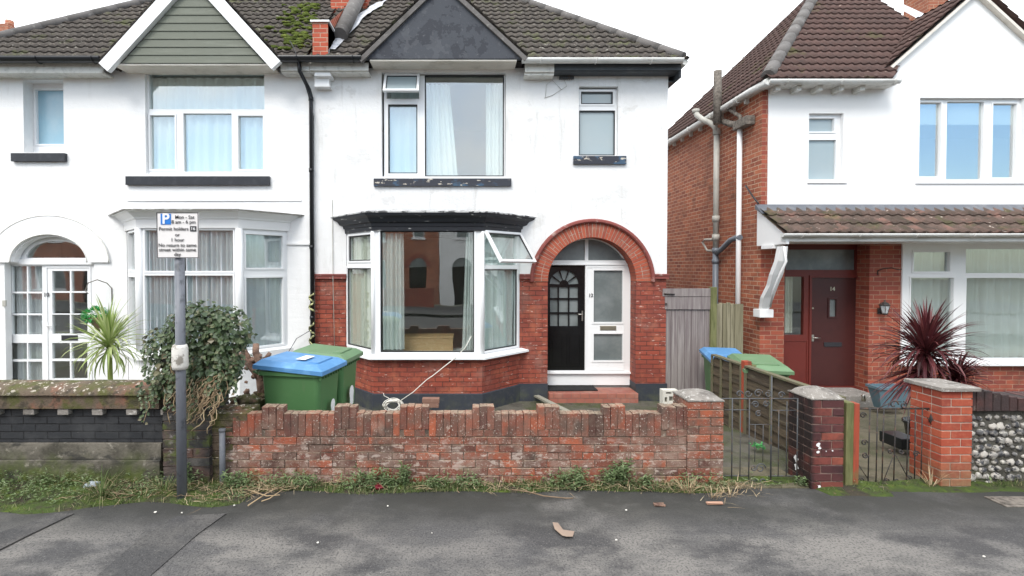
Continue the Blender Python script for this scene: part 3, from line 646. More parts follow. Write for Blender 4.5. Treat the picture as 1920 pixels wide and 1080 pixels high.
# body of the house: side walls, back, floors
m = MB()
m.box(XR-.1, XR, YF+.1, 17, zg, ZE-.002); m.box(XP, XP+.1, YF+.1, 17, zg, ZE-.002); m.box(XP, XR, 17, 17.1, zg, ZE)
m.build('side_wall', M['render'], h)
m = MB(); m.box(XP+.1, XR-.1, YF+.1, 16.9, 2.78, 2.98); m.box(XP+.1, XR-.1, YF+.1, 16.9, ZE-.025, ZE-.005); m.box(XP+.1, XR-.1, YF+.35, 16.9, -.3, -.05)
m.box(XP+.1, XR-.1, 12.4, 12.5, -.05, 2.78); m.box(XP+.1, XR-.1, 12.4, 12.5, 2.98, ZE-.03); m.box(cx-r_in-.35, cx-r_in-.25, YF+.32, 12.4, -.05, 2.78)
m.build('interior', M['room'], h)
# first-floor windows
wf = FP.rect(722, 141, 946, 331)
w1 = window(h, FP, FP.rect(719, 139, 947, 332), [FP.rect(724, 145, 785, 183), FP.rect(727, 194, 782, 324), FP.rect(796, 138.5, 945.5, 329.5)], -.06, sashes=[1], pane_mat=['glass', 'glass_sky', 'glass_mid'], gasket=[1, 2], label='wide window with its small top sash pushed open')
awning(w1, FP, FP.rect(721, 140, 787, 186), -.04, R(30), pm='frost')
m = MB(); a, b, c, d = FP.rect(702, 336, 958, 350)
m.pbox(FP, (a, b, c, d), -.1, .07); so = m.build('sill', M['peeling'], w1)
curtain(FP, *FP.rect(798, 150, 842, 327), -.2, 'white curtain at the left of the wide upstairs window over the black cornice', 5, .025, s0b=FP.px(798, 300)[0], s1b=FP.px(858, 300)[0])
curtain(FP, *FP.rect(912, 150, 944, 327), -.2, 'narrow white curtain at the right of the wide upstairs window over the black cornice', 4, .025, seed=2)
curtain(FP, *FP.rect(722, 150, 792, 327), -.16, 'white curtain behind the narrow casement below the open top sash upstairs', 4, .012, seed=5)
w2 = window(h, FP, FP.rect(1086, 165, 1158, 291), [FP.rect(1091, 170, 1151, 193), FP.rect(1086.5, 205, 1155, 290)], -.06, sashes=[0], pane_mat=['frost', 'frost'], label='small frosted window beside the corner')
m = MB(); m.pbox(FP, FP.rect(1074, 294, 1172, 309), -.1, .07); m.build('sill', M['peeling'], w2)
m = MB(); m.pbox(FP, (up_w[0]-.02, up_w[1]+.02, up_w[3], up_w[3]+.03), -.05, .03)
# bay window, ground floor
def bayface(i, pts): return Plane(pts[i], (pts[i+1]-pts[i])), (pts[i+1]-pts[i]).length
pl1, L1 = bayface(1, bay12)
f_ = (-.01, L1+.01, bz0, bz1)
bw = window(h, pl1, f_, [pl1.rect(713.5, 432.5, 889, 660.5)], 0, gasket=True, pane_mat='glass_dark', name='bay_window', label='bay window with its right top sash propped open')
pl0, L0 = bayface(0, bay12)
window(bw, pl0, (0, L0, bz0, bz1), [(.09, L0-.07, pl0.px(680, 489)[1], pl0.px(680, 441)[1]), (.04, L0-.03, pl0.px(680, 652)[1], pl0.px(680, 503)[1])], 0, name='side_light')
pl2, L2 = bayface(2, bay12)
sl = window(bw, pl2, (0, L2, bz0, bz1), [(.06, L2-.08, pl2.px(940, 497)[1], pl2.px(940, 441)[1]), (.04, L2-.07, pl2.px(940, 653)[1], pl2.px(940, 505)[1])], 0, name='side_light', sashes=[1], gasket=[1])
awning(sl, pl2, (.02, L2-.03, pl2.px(940, 505)[1]+.0, pl2.px(940, 437)[1]), .02, R(34), pm='glass')
m = MB()      # corner posts
for k in (1, 2):
    p = bayoff(bay12, .012, YF)[k]; m.tube([(p.x, p.y+.02, bz0), (p.x, p.y+.02, bz1)], .035, 8)
m.build('corner_post', M['upvc'], bw)
m = MB(); baysweep(m, bay12, [(-.05, bz0+.03), (.03, bz0+.03), (.10, bz0+.002), (.115, bz0-.005), (.115, bz0-.035), (.0, bz0-.035)], YF, cap=True); m.build('sill', M['upvc'], bw)
m = MB(); baysweep(m, bay12, [(.0, bz1), (.03, bz1), (.035, bz1+.07), (.05, bz1+.075), (.055, bz1+.12), (.10, bz1+.14), (.13, bz1+.20), (.19, bz1+.235), (.2, bz1+.27), (.0, bz1+.27)], YF)
co = m.build('cornice', M['peeling_cornice'], h)
m = MB(); baysweep(m, bay12, [(.21, bz1+.268), (.215, bz1+.285), (.17, bz1+.30), (-.02, bz1+.33)], YF)
pts = bayoff(bay12, -.02, YF); m.poly([(p.x, p.y, bz1+.33) for p in pts])
m.build('bay_roof', material('patched_bay_lead', (.55, .55, .55), .8, [((.05, .05, .055), 'noise', (9, 9, 9), .5, .56, .9)], bump=(30, .9, .02)), h)
# curtains in the bay
curtain(pl1, *pl1.rect(716, 436, 756, 657), -.09, 'tall white curtain hanging left inside the ground floor bay over the red brick', 5, .03, s1b=pl1.px(757, 600)[0], s0b=pl1.px(716, 600)[0])
curtain(pl1, *pl1.rect(874, 436, 888, 657), -.09, 'white curtain trailing down the right of the big bay pane over the red brick', 4, .03, seed=3, s0b=pl1.px(866, 600)[0], s1b=pl1.px(889, 600)[0])
curtain(pl0, .05, L0-.05, bz0+.05, bz1-.02, -.09, 'cream curtain behind the left side light of the open-sashed bay', 5, .03, 'curtain_cream', seed=1)
curtain(pl2, .02, L2-.06, bz0+.05, bz1-.02, -.09, 'cream curtain behind the right side light under the propped open sash', 5, .03, 'curtain', seed=4)
# box seen behind the bay glass
m = MB(); a, b, c, d = pl1.rect(757, 634, 849, 664, -.35); a += pl1.o.x; b += pl1.o.x
m.box(a, b, YB+.35, YB+.75, c-.1, d); m.box(a-.01, b+.01, YB+.34, YB+.76, d, d+.025)
tag(m.build('wooden_box', M['wood_box'], None, ((a+b)/2, YB+.5, c-.1)), 'pale wooden box standing inside the big bay pane between the curtains', 'box')
# door case
YD = YF+.30; DP = Plane((0, YD))
fd = thing_door = MB()
inner = arc(cx, cz, r_in+.03, 0, PI, 30)
outerp = [(cx-r_in-.03, DP.px(1060, 722)[1]), (cx+r_in+.03, DP.px(1060, 722)[1])]+[(x, z) for x, z in inner]
lf = [p for p in arc(cx, cz, r_in-.03, PI, 0, 30)]
zt0, zt1 = DP.px(1100, 488)[1], DP.px(1100, 452)[1]
def clipfan(x0, x1):
    pts = [(x0, zt0), (x1, zt0)]
    n = 12
    for i in range(n+1):
        x = x1+(x0-x1)*i/n; z = cz+math.sqrt(max(0, (r_in-.02)**2-(x-cx)**2)); pts.append((x, min(max(z, zt0+.01), zt1+.03)))
    return pts
xm = DP.px(1100, 470)[0]
bx0, bx1, bz_0, bz_1 = DP.rect(1028, 497, 1097, 695)
bx0 = cx-r_in-.02
fan1 = clipfan(cx-r_in+.06, xm-.03); fan2 = clipfan(xm+.03, cx+r_in-.09)
sl1 = DP.rect(1113, 507, 1167, 604); sl2 = DP.rect(1113, 626, 1167, 676)
m = MB(); m.plate(DP, outerp, [fan1, fan2, rpoly((bx0, bx1, bz_0, bz_1)), rpoly(sl1), rpoly(sl2)], 0, .07)
for rct in (sl1, sl2): m.plate(DP, rpoly(grow(rct, .03)), [rpoly(rct)], .012, .011, back=False)
m.plate(DP, rpoly(DP.rect(1098, 499, 1171, 694)), [rpoly(DP.rect(1101, 502, 1169, 692))], .009, .008, back=False)
m.pbox(DP, (bx0, cx+r_in, zt0-.085, zt0-.06), 0, .02)
m.pbox(DP, (cx-r_in, cx+r_in, DP.px(1100, 698)[1]-.02, DP.px(1100, 697)[1]), 0, .05)
dc = m.build('door_case', M['trim'], h)
for q, nm in ((rpoly(sl1), 'frost_dark'), (rpoly(sl2), 'frost_dark'), (fan1, 'frost_dark'), (fan2, 'frost_dark')):
    k = MB(); k.plate(DP, q, [], -.03, .005); k.build('pane', M[nm], dc)
m = MB(); lb = DP.rect(1125, 611, 1155, 619); m.pbox(DP, lb, 0, .012); m.pbox(DP, grow(lb, -.012), .012, .018); m.build('letterbox', M['brass'], dc)
m = MB(); q = DP.rect(1187.5, 556, 1193.5, 568); m.pbox(DP, q, 0, .03); q = DP.rect(1187.5, 571, 1193.5, 582); m.pbox(DP, q, 0, .03); m.build('doorbell', M['gutter_black'], dc)
text('12', .085, M['ink'], DP.pt(DP.px(1107.5, 554)[0], DP.px(1107.5, 554)[1], .015), dc, h['_b'], 'house_number', bold=.002)
# open black door leaf, standing just behind the case
LP = Plane((0, YD+.05))
rows = [(1031, 1045), (1047.5, 1064.5), (1067, 1083)]
pan = []
for (a, b) in rows:
    for (c, d) in ((538, 558.5), (561.5, 585), (588, 611)): pan.append(LP.rect(a, c, b, d))
acx = LP.px(1057, 534)[0]; acz = LP.px(1057, 534)[1]; ar = LP.px(1084, 534)[0]-acx
fans = []
for k in range(5):
    a0 = PI*k/5+.05; a1 = PI*(k+1)/5-.05
    fans.append([(acx+ar*math.cos(a0), acz+.005+ar*math.sin(a0)), (acx+ar*math.cos((a0+a1)/2), acz+.005+ar*math.sin((a0+a1)/2)), (acx+ar*math.cos(a1), acz+.005+ar*math.sin(a1)), (acx+ar*.32*math.cos(a1), acz+.005+ar*.32*math.sin(a1)), (acx+ar*.32*math.cos(a0), acz+.005+ar*.32*math.sin(a0))])
dl = (bx0+.01, bx1-.005, bz_0+.005, bz_1-.003)
m = MB(); m.plate(LP, rpoly(dl), [rpoly(p) for p in pan]+fans, .03, .045)
lower = [LP.rect(1030, 627, 1055, 686), LP.rect(1062, 627, 1088, 686)]
for p in lower:
    m.plate(LP, rpoly(p), [rpoly(grow(p, -.02))], .042, .012, back=False); m.plate(LP, rpoly(grow(p, -.05)), [], .04, .01)
door = m.build('front_door', M['door_black'], h)
k = MB(); k.pbox(LP, (acx-ar-.02, acx+ar+.02, LP.px(1057, 613)[1], acz+ar+.02), -.01, .0); k.build('door_glass', M['frost_dark'], door)
m = MB(); hx, hz = LP.px(1091, 592); m.pbox(LP, (hx-.012, hx+.012, hz-.09, hz+.09), .03, .037); m.tube([LP.pt(hx, hz+.03, .04), LP.pt(hx, hz+.03, .075), LP.pt(hx-.09, hz+.03, .08)], .009, 6); m.tube([LP.pt(hx, hz-.05, .03), LP.pt(hx, hz-.05, .045)], .014, 8); m.build('handle', M['metal'], door)
# eaves: fascia, soffit and gutters
m = MB(); a = P(1040, 128, 8.3).x
m.box(a, XR+.115, 8.33, 8.36, 5.31, 5.44); m.box(a, XR+.115, 8.36, YF-.021, 5.30, 5.33)
m.box(XR+.10, XR+.13, 8.362, 16.9, 5.2, 5.43); m.box(XR+.001, XR+.10, YF-.02, 16.9, 5.202, 5.228)
m.build('fascia', material('dark_grey_eaves_board', (.055, .062, .07), .6, [((.10, .105, .11), 'noise', 6, .5, .7, .6)]), h)
m = MB(); m.box(P(985, 128, 8.3).x, a-.003, 8.33, 8.37, 5.28, 5.44); m.box(P(985, 128, 8.3).x, a, 8.37, YF-.02, 5.24, 5.3)
m.box(XP+.02, P(690, 128, 8.3).x, 8.32, 8.36, 5.3, 5.44); m.box(XP+.02, P(690, 128, 8.3).x, 8.36, YF-.02, 5.28, 5.3)
m.build('soffit', M['dirty_trim'], h)
m = MB(); gutter(m, P(978, 118, 8.27).x, P(1280, 118, 8.22).x, 8.22, 5.445, .068); 
n = 8
m.tube([(XR+.15, 8.27, 5.42), (XR+.15, 17, 5.42)], .05, 8)
m.build('gutter', M['gutter_white'], h)
# roof
m = MB(); XA = XP; WW = XR+.14-XA
hipn = Vector((1, 1, 0)).normalized()
gx0, gz_top = None, None
GY = 8.2                                # face of the gables
gp = Plane((0, GY))
def gable_geo(lx, ly, ax, ay, rx, ry):
    a = gp.px(lx, ly); b = gp.px(ax, ay); c = gp.px(rx, ry); return a, b, c
ga, gb, gc = gable_geo(679, 110, 829, -34, 983, 108)
def slope_clips(a, b, c):   # planes keeping main tiles outside the gable (in front view)
    return None
tiles(m, (XA, 8.25, 5.45), (1, 0, 0), LV, WW+.05, 7.2, [((XR+.14, 8.25, 0), (1, 1, 0)), ((XP+.02, 0, 0), (-1, 0, 0))])
# side slope
tiles(m, (XR+.17, 8.22, 5.43), (0, 1, 0), (-math.cos(R(42.5)), 0, math.sin(R(42.5))), 9, 5.5, [((XR+.14, 8.25, 0), (-1, -1, 0))])
m.poly([(XP+.05, 8.3, 5.42), (XR+.12, 8.3, 5.42), (XR+.12-4.6, 12.9, 5.42+4.6*SL), (XP+.05, 12.9, 5.42+4.6*SL)])
m.poly([(XR+.12, 8.3, 5.42), (XR+.12, 17, 5.42), (XR-4.48, 17, 5.42+4.6*SL), (XR-4.48, 12.9, 5.42+4.6*SL)])
rf = m.build('roof', M['tile_roof'], h)
m = MB(); ridge(m, (XR+.12, 8.27, 5.50), (XR+.12-4.4, 12.67, 5.50+4.4*SL), .075); m.build('hip_tiles', M['ridge'], rf)
def gable(parent, a, b, c, face_mat, verge, clad=False, yb=12.5, over=.03, tilemat='tile_roof', ymat=None):
    """a,b,c: left foot, apex, right foot in the gable plane"""
    m = MB(); zt = min(a[1], c[1])
    if clad:
        ia = (a[0]+.27, zt); ic = (c[0]-.22, zt); ib = (b[0], b[1]-.25); nb = 10; H = ib[1]-zt
        for k in range(nb):
            z0 = zt+H*k/nb; z1 = zt+H*(k+1)/nb
            xl0 = ia[0]+(ib[0]-ia[0])*k/nb; xr0 = ic[0]+(ib[0]-ic[0])*k/nb; xl1 = ia[0]+(ib[0]-ia[0])*(k+1)/nb; xr1 = ic[0]+(ib[0]-ic[0])*(k+1)/nb
            m.hexa([(xl0, GY+.0, z0), (xr0, GY+.0, z0), (xr0, GY+.05, z0), (xl0, GY+.05, z0), (xl1, GY+.014, z1), (xr1, GY+.014, z1), (xr1, GY+.05, z1), (xl1, GY+.05, z1)])
    else:
        m.plate(gp, [(a[0]+.02, zt), (c[0]-.02, zt), (b[0], b[1]-.03)], [], 0, .08)
    m.build('gable', face_mat, parent)
    m = MB(); m.box(a[0]+.12, c[0]-.12, GY+.02, YF+.02, zt-.03, zt-.004); m.build('gable_soffit', M['soffit'], parent)
    m = MB()
    for (p, s) in ((a, 1), (c, -1)):
        run = Vector((b[0]-p[0], 0, b[1]-p[1])); L = run.length; u = run.normalized()
        lo = []
        m2 = tiles(m, (p[0]-.03*s, GY-.06, p[1]-.0), (0, 1, 0), u, yb-GY, L-.02, [((b[0], 0, 0), (s, 0, 0))], tw=.15, gauge=.25, amp=.014)
        m.poly([(p[0], GY, p[1]), (p[0], yb, p[1]), (b[0], yb, b[1]), (b[0], GY, b[1])])
    rr = m.build('gable_roof', M[tilemat], parent)
    m = MB()
    for (p, s) in ((a, 1), (c, -1)):
        u = (Vector((b[0]-p[0], b[1]-p[1]))).normalized(); nn = Vector((-u.y, u.x))*s
        w_ = verge[0]; o0, o1 = verge[1], verge[2]
        e = Vector(b); p_ = Vector(p)-u*verge[3]
        top = [p_+nn*.02, e+nn*.02]; bx = [p_-nn*w_, e-nn*w_]
        tx = lambda q: (q.x, q.y)
        # meet at the apex
        def hit(q): k = (b[0]-q.x)/u.x; return q+u*k
        A_, B_ = top[0], hit(top[0]); C_, D_ = hit(bx[0]), bx[0]
        m.plate(gp, [tx(A_), tx(B_), tx(C_), tx(D_)][::s], [], o1, o1-o0)
    m.build('bargeboard', verge[4], parent)
    return rr
gable(h, ga, gb, gc, M['gable'], (.05, -.03, .05, .05, M['ridge']))
# ======== number 10
k10 = thing('semi_detached_house', (-5.6, YF, -.24), 'white painted semi-detached house with white arched glazed porch and green-grey boarded gable', 'house', 'the white rendered pair of houses')
h = k10
b10 = [vv(240, YF), vv(262, YB), vv(448, YB), vv(540, YF)]
cz0 = P(350, 662, YB).z; cz1 = P(350, 428, YB).z
bl, br = b10[0].x, b10[3].x
u1 = FP.rect(274, 134, 497, 326); u2 = FP.rect(46, 150, 121, 286)
dcx, dcz = FP.px(96, 486); dr = FP.px(164, 486)[0]-dcx; dzt = FP.px(96, 444)[1]-dcz
dx0, dx1 = FP.px(12, 600)[0], FP.px(179, 600)[0]; dz1 = FP.px(96, 492)[1]
m = MB()
wall = [(XL, zg), (dx0, zg), (dx0, dz1)]+arc(dcx, dz1+.0, dr, PI, 0, 24, ry=dzt+.06)+[(dx1, dz1), (dx1, zg), (bl, zg), (bl, cz1), (br, cz1), (br, zg), (XP, zg), (XP, 3.15), (XL, 3.15)]
m.plate(FP, wall, [], .02, .12)
m.plate(FP, rpoly((XL, XP, 3.15, ZE)), [rpoly(u1), rpoly(u2)], .02, .26)
for a, b in zip(b10[:-1], b10[1:]):
    pl = Plane(a, (b-a)); m.plate(pl, rpoly((0, (b-a).length, zg, cz0+.01)), [], 0, .1)
m.build('painted_wall', M['painted_brick'], h)
# raised arch band
m = MB(); r2 = FP.px(208, 486)[0]-dcx
m.plate(FP, arc(dcx, dz1, r2+.0, 0, PI, 40, ry=FP.px(96, 405)[1]-dz1)+arc(dcx, dz1, dr+.03, PI, 0, 40, ry=dzt+.09), [], .06, .05)
m.pbox(FP, (FP.px(208, 397)[0]+.3, FP.px(566, 397)[0], FP.px(400, 376)[1]-.012, FP.px(400, 376)[1]+.012), .02, .035)
m.pbox(FP, (br, XP-.05, FP.px(560, 470)[1]+.1, FP.px(560, 470)[1]+.13), .01, .05)
m.build('arch_band', M['smooth_render'], h)
m = MB(); ryo = FP.px(96, 405)[1]-dz1
for (ra, rz_, of) in ((r2+.012, ryo+.012, .062), (dr+.045, dzt+.105, .068)): m.tube([FP.pt(x_, z_, of-.004) for x_, z_ in arc(dcx, dz1, ra-.01, 0, PI, 40, ry=rz_-.01)], .011, 5)
m.build('arch_edge', M['dirty_trim'], h)
m = MB(); m.box(XL, XL+.1, YF+.1, 17, zg, ZE); m.box(XL, XP, 17, 17.1, zg, ZE); m.build('side_wall', M['render'], h)
m = MB(); m.box(XL+.1, XP-.002, YF+.13, 16.9, 2.78, 2.98); m.box(XL+.1, XP-.002, YF+.13, 16.9, ZE-.025, ZE-.005); m.box(XL+.1, XP-.002, YF+.35, 16.9, -.3, -.05)
m.box(XL+.1, XP-.002, 11.4, 11.5, -.05, 2.78); m.box(XL+.1, XP-.002, 11.4, 11.5, 2.98, ZE-.03); m.build('interior', M['room'], h)
w3 = window(h, FP, u1, [FP.rect(276, 136, 496, 203), FP.rect(279, 215, 325, 316), FP.rect(341, 211, 432, 321), FP.rect(445, 216, 491, 316)], -.05, sashes=[1, 3], gasket=False, pane_mat='glass_sky', label='large four-light window under the boarded gable')
m = MB(); m.pbox(FP, FP.rect(241, 332, 508, 348), -.1, .08); m.build('sill', M['black'], w3)
w4 = window(h, FP, FP.rect(57.5, 157, 130, 286, -.18), [FP.rect(68.5, 169, 120, 270, -.18)], -.18, sashes=[0], gasket=False, pane_mat='frost_blue', label='small blue-frosted window')
m = MB(); m.pbox(FP, FP.rect(28, 289, 128, 304), -.1, .08); m.build('sill', M['black'], w4)
curtain(FP, *FP.rect(276, 140, 496, 320), -.16, 'wide white net curtain in the upstairs window under the boarded gable', 12, .02, seed=3)
pb, Lb = bayface(1, b10)
bw = window(h, pb, (-.01, Lb+.01, cz0, cz1), [pb.rect(273, 432, 437, 508), pb.rect(273, 517, 437, 652)], 0, gasket=False, pane_mat='glass', name='bay_window', label='white framed bay window')
pa, La = bayface(0, b10)
window(bw, pa, (0, La, cz0, cz1), [(.12, La-.08, pa.px(250, 506)[1], pa.px(250, 436)[1]), (.12, La-.08, pa.px(250, 650)[1], pa.px(250, 520)[1])], 0, gasket=False, name='side_light')
pc, Lc = bayface(2, b10)
window(bw, pc, (0, Lc, cz0, cz1), [(.12, Lc-.10, pc.px(498, 502)[1], pc.px(498, 441)[1]), (.12, Lc-.10, pc.px(498, 648)[1], pc.px(498, 521)[1])], 0, gasket=False, name='side_light', sashes=[0, 1])
m = MB()
for k in (1, 2):
    p = bayoff(b10, .012, YF)[k]; m.tube([(p.x, p.y+.02, cz0), (p.x, p.y+.02, cz1)], .06, 8)
m.build('corner_post', M['upvc'], bw)
m = MB(); baysweep(m, b10, [(-.05, cz0+.02), (.03, cz0+.02), (.09, cz0-.01), (.09, cz0-.10), (0, cz0-.10)], YF); m.build('sill', M['trim'], bw)
m = MB(); baysweep(m, b10, [(0, cz1), (.04, cz1), (.05, cz1+.14), (.07, cz1+.145), (.08, cz1+.17), (.17, cz1+.25), (.22, cz1+.26), (0, cz1+.26)], YF); m.build('cornice', M['trim'], h)
m = MB(); baysweep(m, b10, [(.235, cz1+.258), (.24, cz1+.275), (.2, cz1+.285), (-.02, cz1+.30)], YF); pts = bayoff(b10, -.02, YF); m.poly([(p.x, p.y, cz1+.30) for p in pts]); m.build('bay_roof', material('grimy_bay_lead', (.22, .21, .19), .8, [((.5, .5, .48), 'noise', 9, .5, .6, .7)], bump=(30, .9, .02)), h)
curtain(pb, *pb.rect(272, 434, 330, 652), -.08, 'pale net curtain behind the parking sign in the left bay', 9, .03, 'net', seed=2)
curtain(pb, *pb.rect(345, 434, 438, 652), -.08, 'pale net curtain right of the parking pole in the left bay', 10, .03, 'net', seed=6)
curtain(pc, .1, Lc-.08, cz0+.03, cz1-.03, -.07, 'lilac lace curtain in the right side light of the left bay', 6, .015, 'net', seed=8)
# glazed double door
YD2 = YF+.12; D2 = Plane((0, YD2))
pan = []
for (xa, xb) in ((22, 50.5), (53, 79)):
    for (ya, yb_) in ((499, 547), (550, 588), (591, 627), (643, 674), (678, 716)): pan.append(D2.rect(xa, ya, xb, yb_))
for (xa, xb) in ((98, 131), (134, 164)):
    for (ya, yb_) in ((508, 546), (549, 588), (590, 626), (643, 673), (677, 710)): pan.append(D2.rect(xa, ya, xb, yb_))
m = MB(); m.plate(D2, rpoly((dx0-.02, dx1+.02, zg, dz1+.02)), [rpoly(p) for p in pan], 0, .06)
m.plate(D2, rpoly(D2.rect(88, 500, 172, 716)), [rpoly(D2.rect(90, 502, 170, 715))], .012, .01, back=False)
m.pbox(D2, D2.rect(8, 486, 182, 496), 0, .04)
dd = m.build('glazed_door', M['upvc'], h)
k = MB()
for p in pan: k.pbox(D2, grow(p, .002), -.035, -.03)
k.build('panes', M['glass_dark'], dd)
curtain(D2, *D2.rect(22, 499, 79, 716), -.10, 'grey net drape behind the left leaf of the white glazed door', 7, .012, 'net', seed=4)
k = MB(); k.pbox(D2, D2.rect(116, 628.5, 146, 638), 0, .012); k.build('letterbox', M['ink'], dd)
k = MB(); hx, hz = D2.px(90, 613); k.pbox(D2, (hx-.012, hx+.012, hz-.09, hz+.09), 0, .008); k.tube([D2.pt(hx, hz+.02, .01), D2.pt(hx, hz+.02, .045), D2.pt(hx+.1, hz+.02, .05)], .009, 6); k.build('handle', M['white'], dd)
text('10', .10, M['ink'], D2.pt(D2.px(88, 553)[0], D2.px(88, 553)[1], .013), dd, h['_b'], 'house_number', bold=.002)
m = MB(); fo = arc(dcx, dz1, dr+.02, 0, PI, 24, ry=dzt+.08); q = [p for p in arc(dcx, dz1+.08, dr-.09, 0, PI, 24, ry=dzt-.09)]
m.plate(D2, [(dcx-dr-.02, dz1), (dcx+dr+.02, dz1)]+fo, [q], 0, .06); fl = m.build('fanlight', M['upvc'], h)
k = MB(); k.plate(D2, q, [], -.03, .005); k.build('pane', M['glass_dark'], fl)
m = MB(); q = FP.rect(12, 563, 18, 572); m.pbox(FP, (q[0]-.03, q[1]-.03, q[2]-.02, q[3]), .02, .045); m.build('doorbell', M['pipe_grey'], h)
# eaves
m = MB(); x1 = P(190, 115, 8.3).x
m.box(XL-.3, x1, 8.32, 8.36, 5.26, 5.44); m.box(XL-.3, x1, 8.36, YF-.01, 5.26, 5.29)
m.box(P(525, 115, 8.3).x, XP+.01, 8.32, 8.36, 5.30, 5.44); m.box(P(525, 115, 8.3).x, XP+.01, 8.36, YF-.01, 5.28, 5.31)
m.build('fascia', M['dirty_trim'], h)
m = MB(); gutter(m, XL-.4, P(191, 115, 8.20).x, 8.20, 5.46, .082); gutter(m, P(524, 115, 8.2).x, P(678, 115, 8.2).x, 8.20, 5.47, .082)
m.build('gutter', M['gutter_black'], h)
m = MB(); dxp = FP.px(586, 300)[0]
m.tube([(dxp-.11, 8.26, 5.42), (dxp-.11, 8.28, 5.28), (dxp-.02, 8.5, 5.05), (dxp, 8.53, 4.95), (dxp, 8.53, -.2)], .034, 8)
for z in (4.9, 3.7, 2.4, 1.2): m.tube([(dxp, 8.53, z-.03), (dxp, 8.53, z+.03)], .043, 8)
m.build('downpipe', M['gutter_black'], h)
m = MB(); m.tube([(dxp-.25, 8.24, 5.75), (dxp-.14, 8.17, 5.55), (dxp-.1, 8.16, 5.4), (dxp-.02, 8.45, 4.95), (dxp+.05, 8.49, 4.6), (dxp+.04, 8.50, 3.0), (dxp+.05, 8.5, .3)], .009, 5)
m.tube([(dxp+.0, 8.50, 1.0), (dxp-.25, 8.48, .85), (dxp-.4, 8.47, .6), (dxp-.3, 8.46, .4)], .006, 5); m.build('cable', M['gutter_black'], h)
m = MB()
for (za, zb_t) in ((1.62, 1.30), (1.12, .70)):
    pts = [(dxp+.045*math.cos(t_*3.2), 8.53-.047*abs(math.sin(t_*3.2))-.004, za+(zb_t-za)*t_/4) for t_ in [k*.25 for k in range(17)]]; m.tube(pts, .017, 5)
m.build('tape', material('striped_tape', (.5, .5, .25), .5, [((.03, .03, .03), 'noise', 25, .5, .55, .9)]), h)
# party-wall corbel
m = MB()
for i, (y0, y1, pr) in enumerate(((122, 143, .24), (143, 163, .17))):
    a, b, c, d = FP.rect(590, y0, 619-i*2, y1, pr); m.pbox(FP, (a, b, c+.03, d), .0, pr); m.pbox(FP, (a, b+.015, c, c+.03), 0, pr+.02)
m.build('corbel', M['trim'], h)
m = MB()
tiles(m, (XL-.32, 8.25, 5.45), (1, 0, 0), LV, XP-XL+.3, 7.2, [((XL-.32, 8.25, 0), (-1, 1, 0)), ((XP-.02, 0, 0), (1, 0, 0))])
m.poly([(XL-.3, 8.3, 5.42), (XP, 8.3, 5.42), (XP, 12.9, 5.42+4.6*SL), (XL+4.3, 12.9, 5.42+4.6*SL)])
m.poly([(XL-.3, 8.3, 5.42), (XL-.3, 17, 5.42), (XL+4.3, 17, 5.42+4.6*SL), (XL+4.3, 12.9, 5.42+4.6*SL)])
rf = m.build('roof', M['tile_roof'], h)
m = MB(); ridge(m, (XL-.32, 8.26, 5.50), (XL-.32+4.4, 12.66, 5.50+4.4*SL), .085); m.build('hip_tiles', M['ridge'], rf)
ga, gb, gc = gable_geo(197, 118, 361, -62, 522, 114)
gable(h, ga, gb, gc, M['cladding'], (.17, -.02, .07, .06, M['trim']), clad=True)
# moss on the tiles beside the party wall
m = MB()
for i in range(120):
    t = random.random(); pxm = 597-55*abs(random.gauss(0, .55))-10*t; pym = 12+88*t
    pxm -= 45*t*random.random()
    # land on the roof plane
    d = ray(pxm, pym); kk = (5.46-SL*8.28-EYE)/(d.z-SL*d.y)
    p = Vector((0, 0, EYE))+d*kk
    m.blob(p+Vector((0, -.02, .05)), random.uniform(.03, .085), 1, .5, (1.3, 1, .5), i)
m.build('moss', M['moss'], rf)
# ======== chimney and party wall, part of number 12
h12 = [o for o in bpy.data.objects if o.name == 'semi_detached_house'][0]
def roofpt(px, py, up=0):
    d = ray(px, py); kk = (5.46-SL*8.28-EYE)/(d.z-SL*d.y); return Vector((0, 0, EYE))+d*kk+Vector((0, -math.sin(R(42.5)), math.cos(R(42.5))))*up
ap = Plane((0, 8.33)); a, b, c, d = ap.rect(586, 42, 615, 101)
m = MB(); m.box(a, b, 8.33, 8.62, c-.06, d)
m.poly([(b, 8.34, d+.0), (b+.0, 9.4, d+.75), (b, 9.4, c+.6), (b, 8.34, c-.05)])
m.box(a, b, 8.62, 9.6, c+.2, d+.1)
q = P(620, 0, 10.25); q2 = P(700, 30, 10.25)
m.box(q.x, q2.x-.12, 10.25, 11.2, 6.3, 9.2); 
chim = m.build('chimney', material('orange_chimney_brick', (.4, .1, .05), .85, [((.25, .07, .04), 'noise', 5, .5, .7, .5)], brick=((.44, .09, .045), (.36, .07, .04), (.45, .3, .22), .225, .075, .008), bump=(40, .5, .005)), h12)
m = MB(); m.box(a-.03, b+.03, 8.30, 8.66, d, d+.03); m.pbox(Plane((0, 10.24)), (q2.x-.75, q2.x+.05, P(680, 33, 10.24).z, P(680, 27, 10.24).z), 0, .05); m.build('capping', M['trim'], chim)
m = MB(); w0 = P(637, 66, 8.75); w1_ = P(676, -12, 10.3); m.tube([w0, w1_], .13, 12); m.build('half_round_ridge', M['ridge'], chim)
m = MB()      # lead dressed over tiles
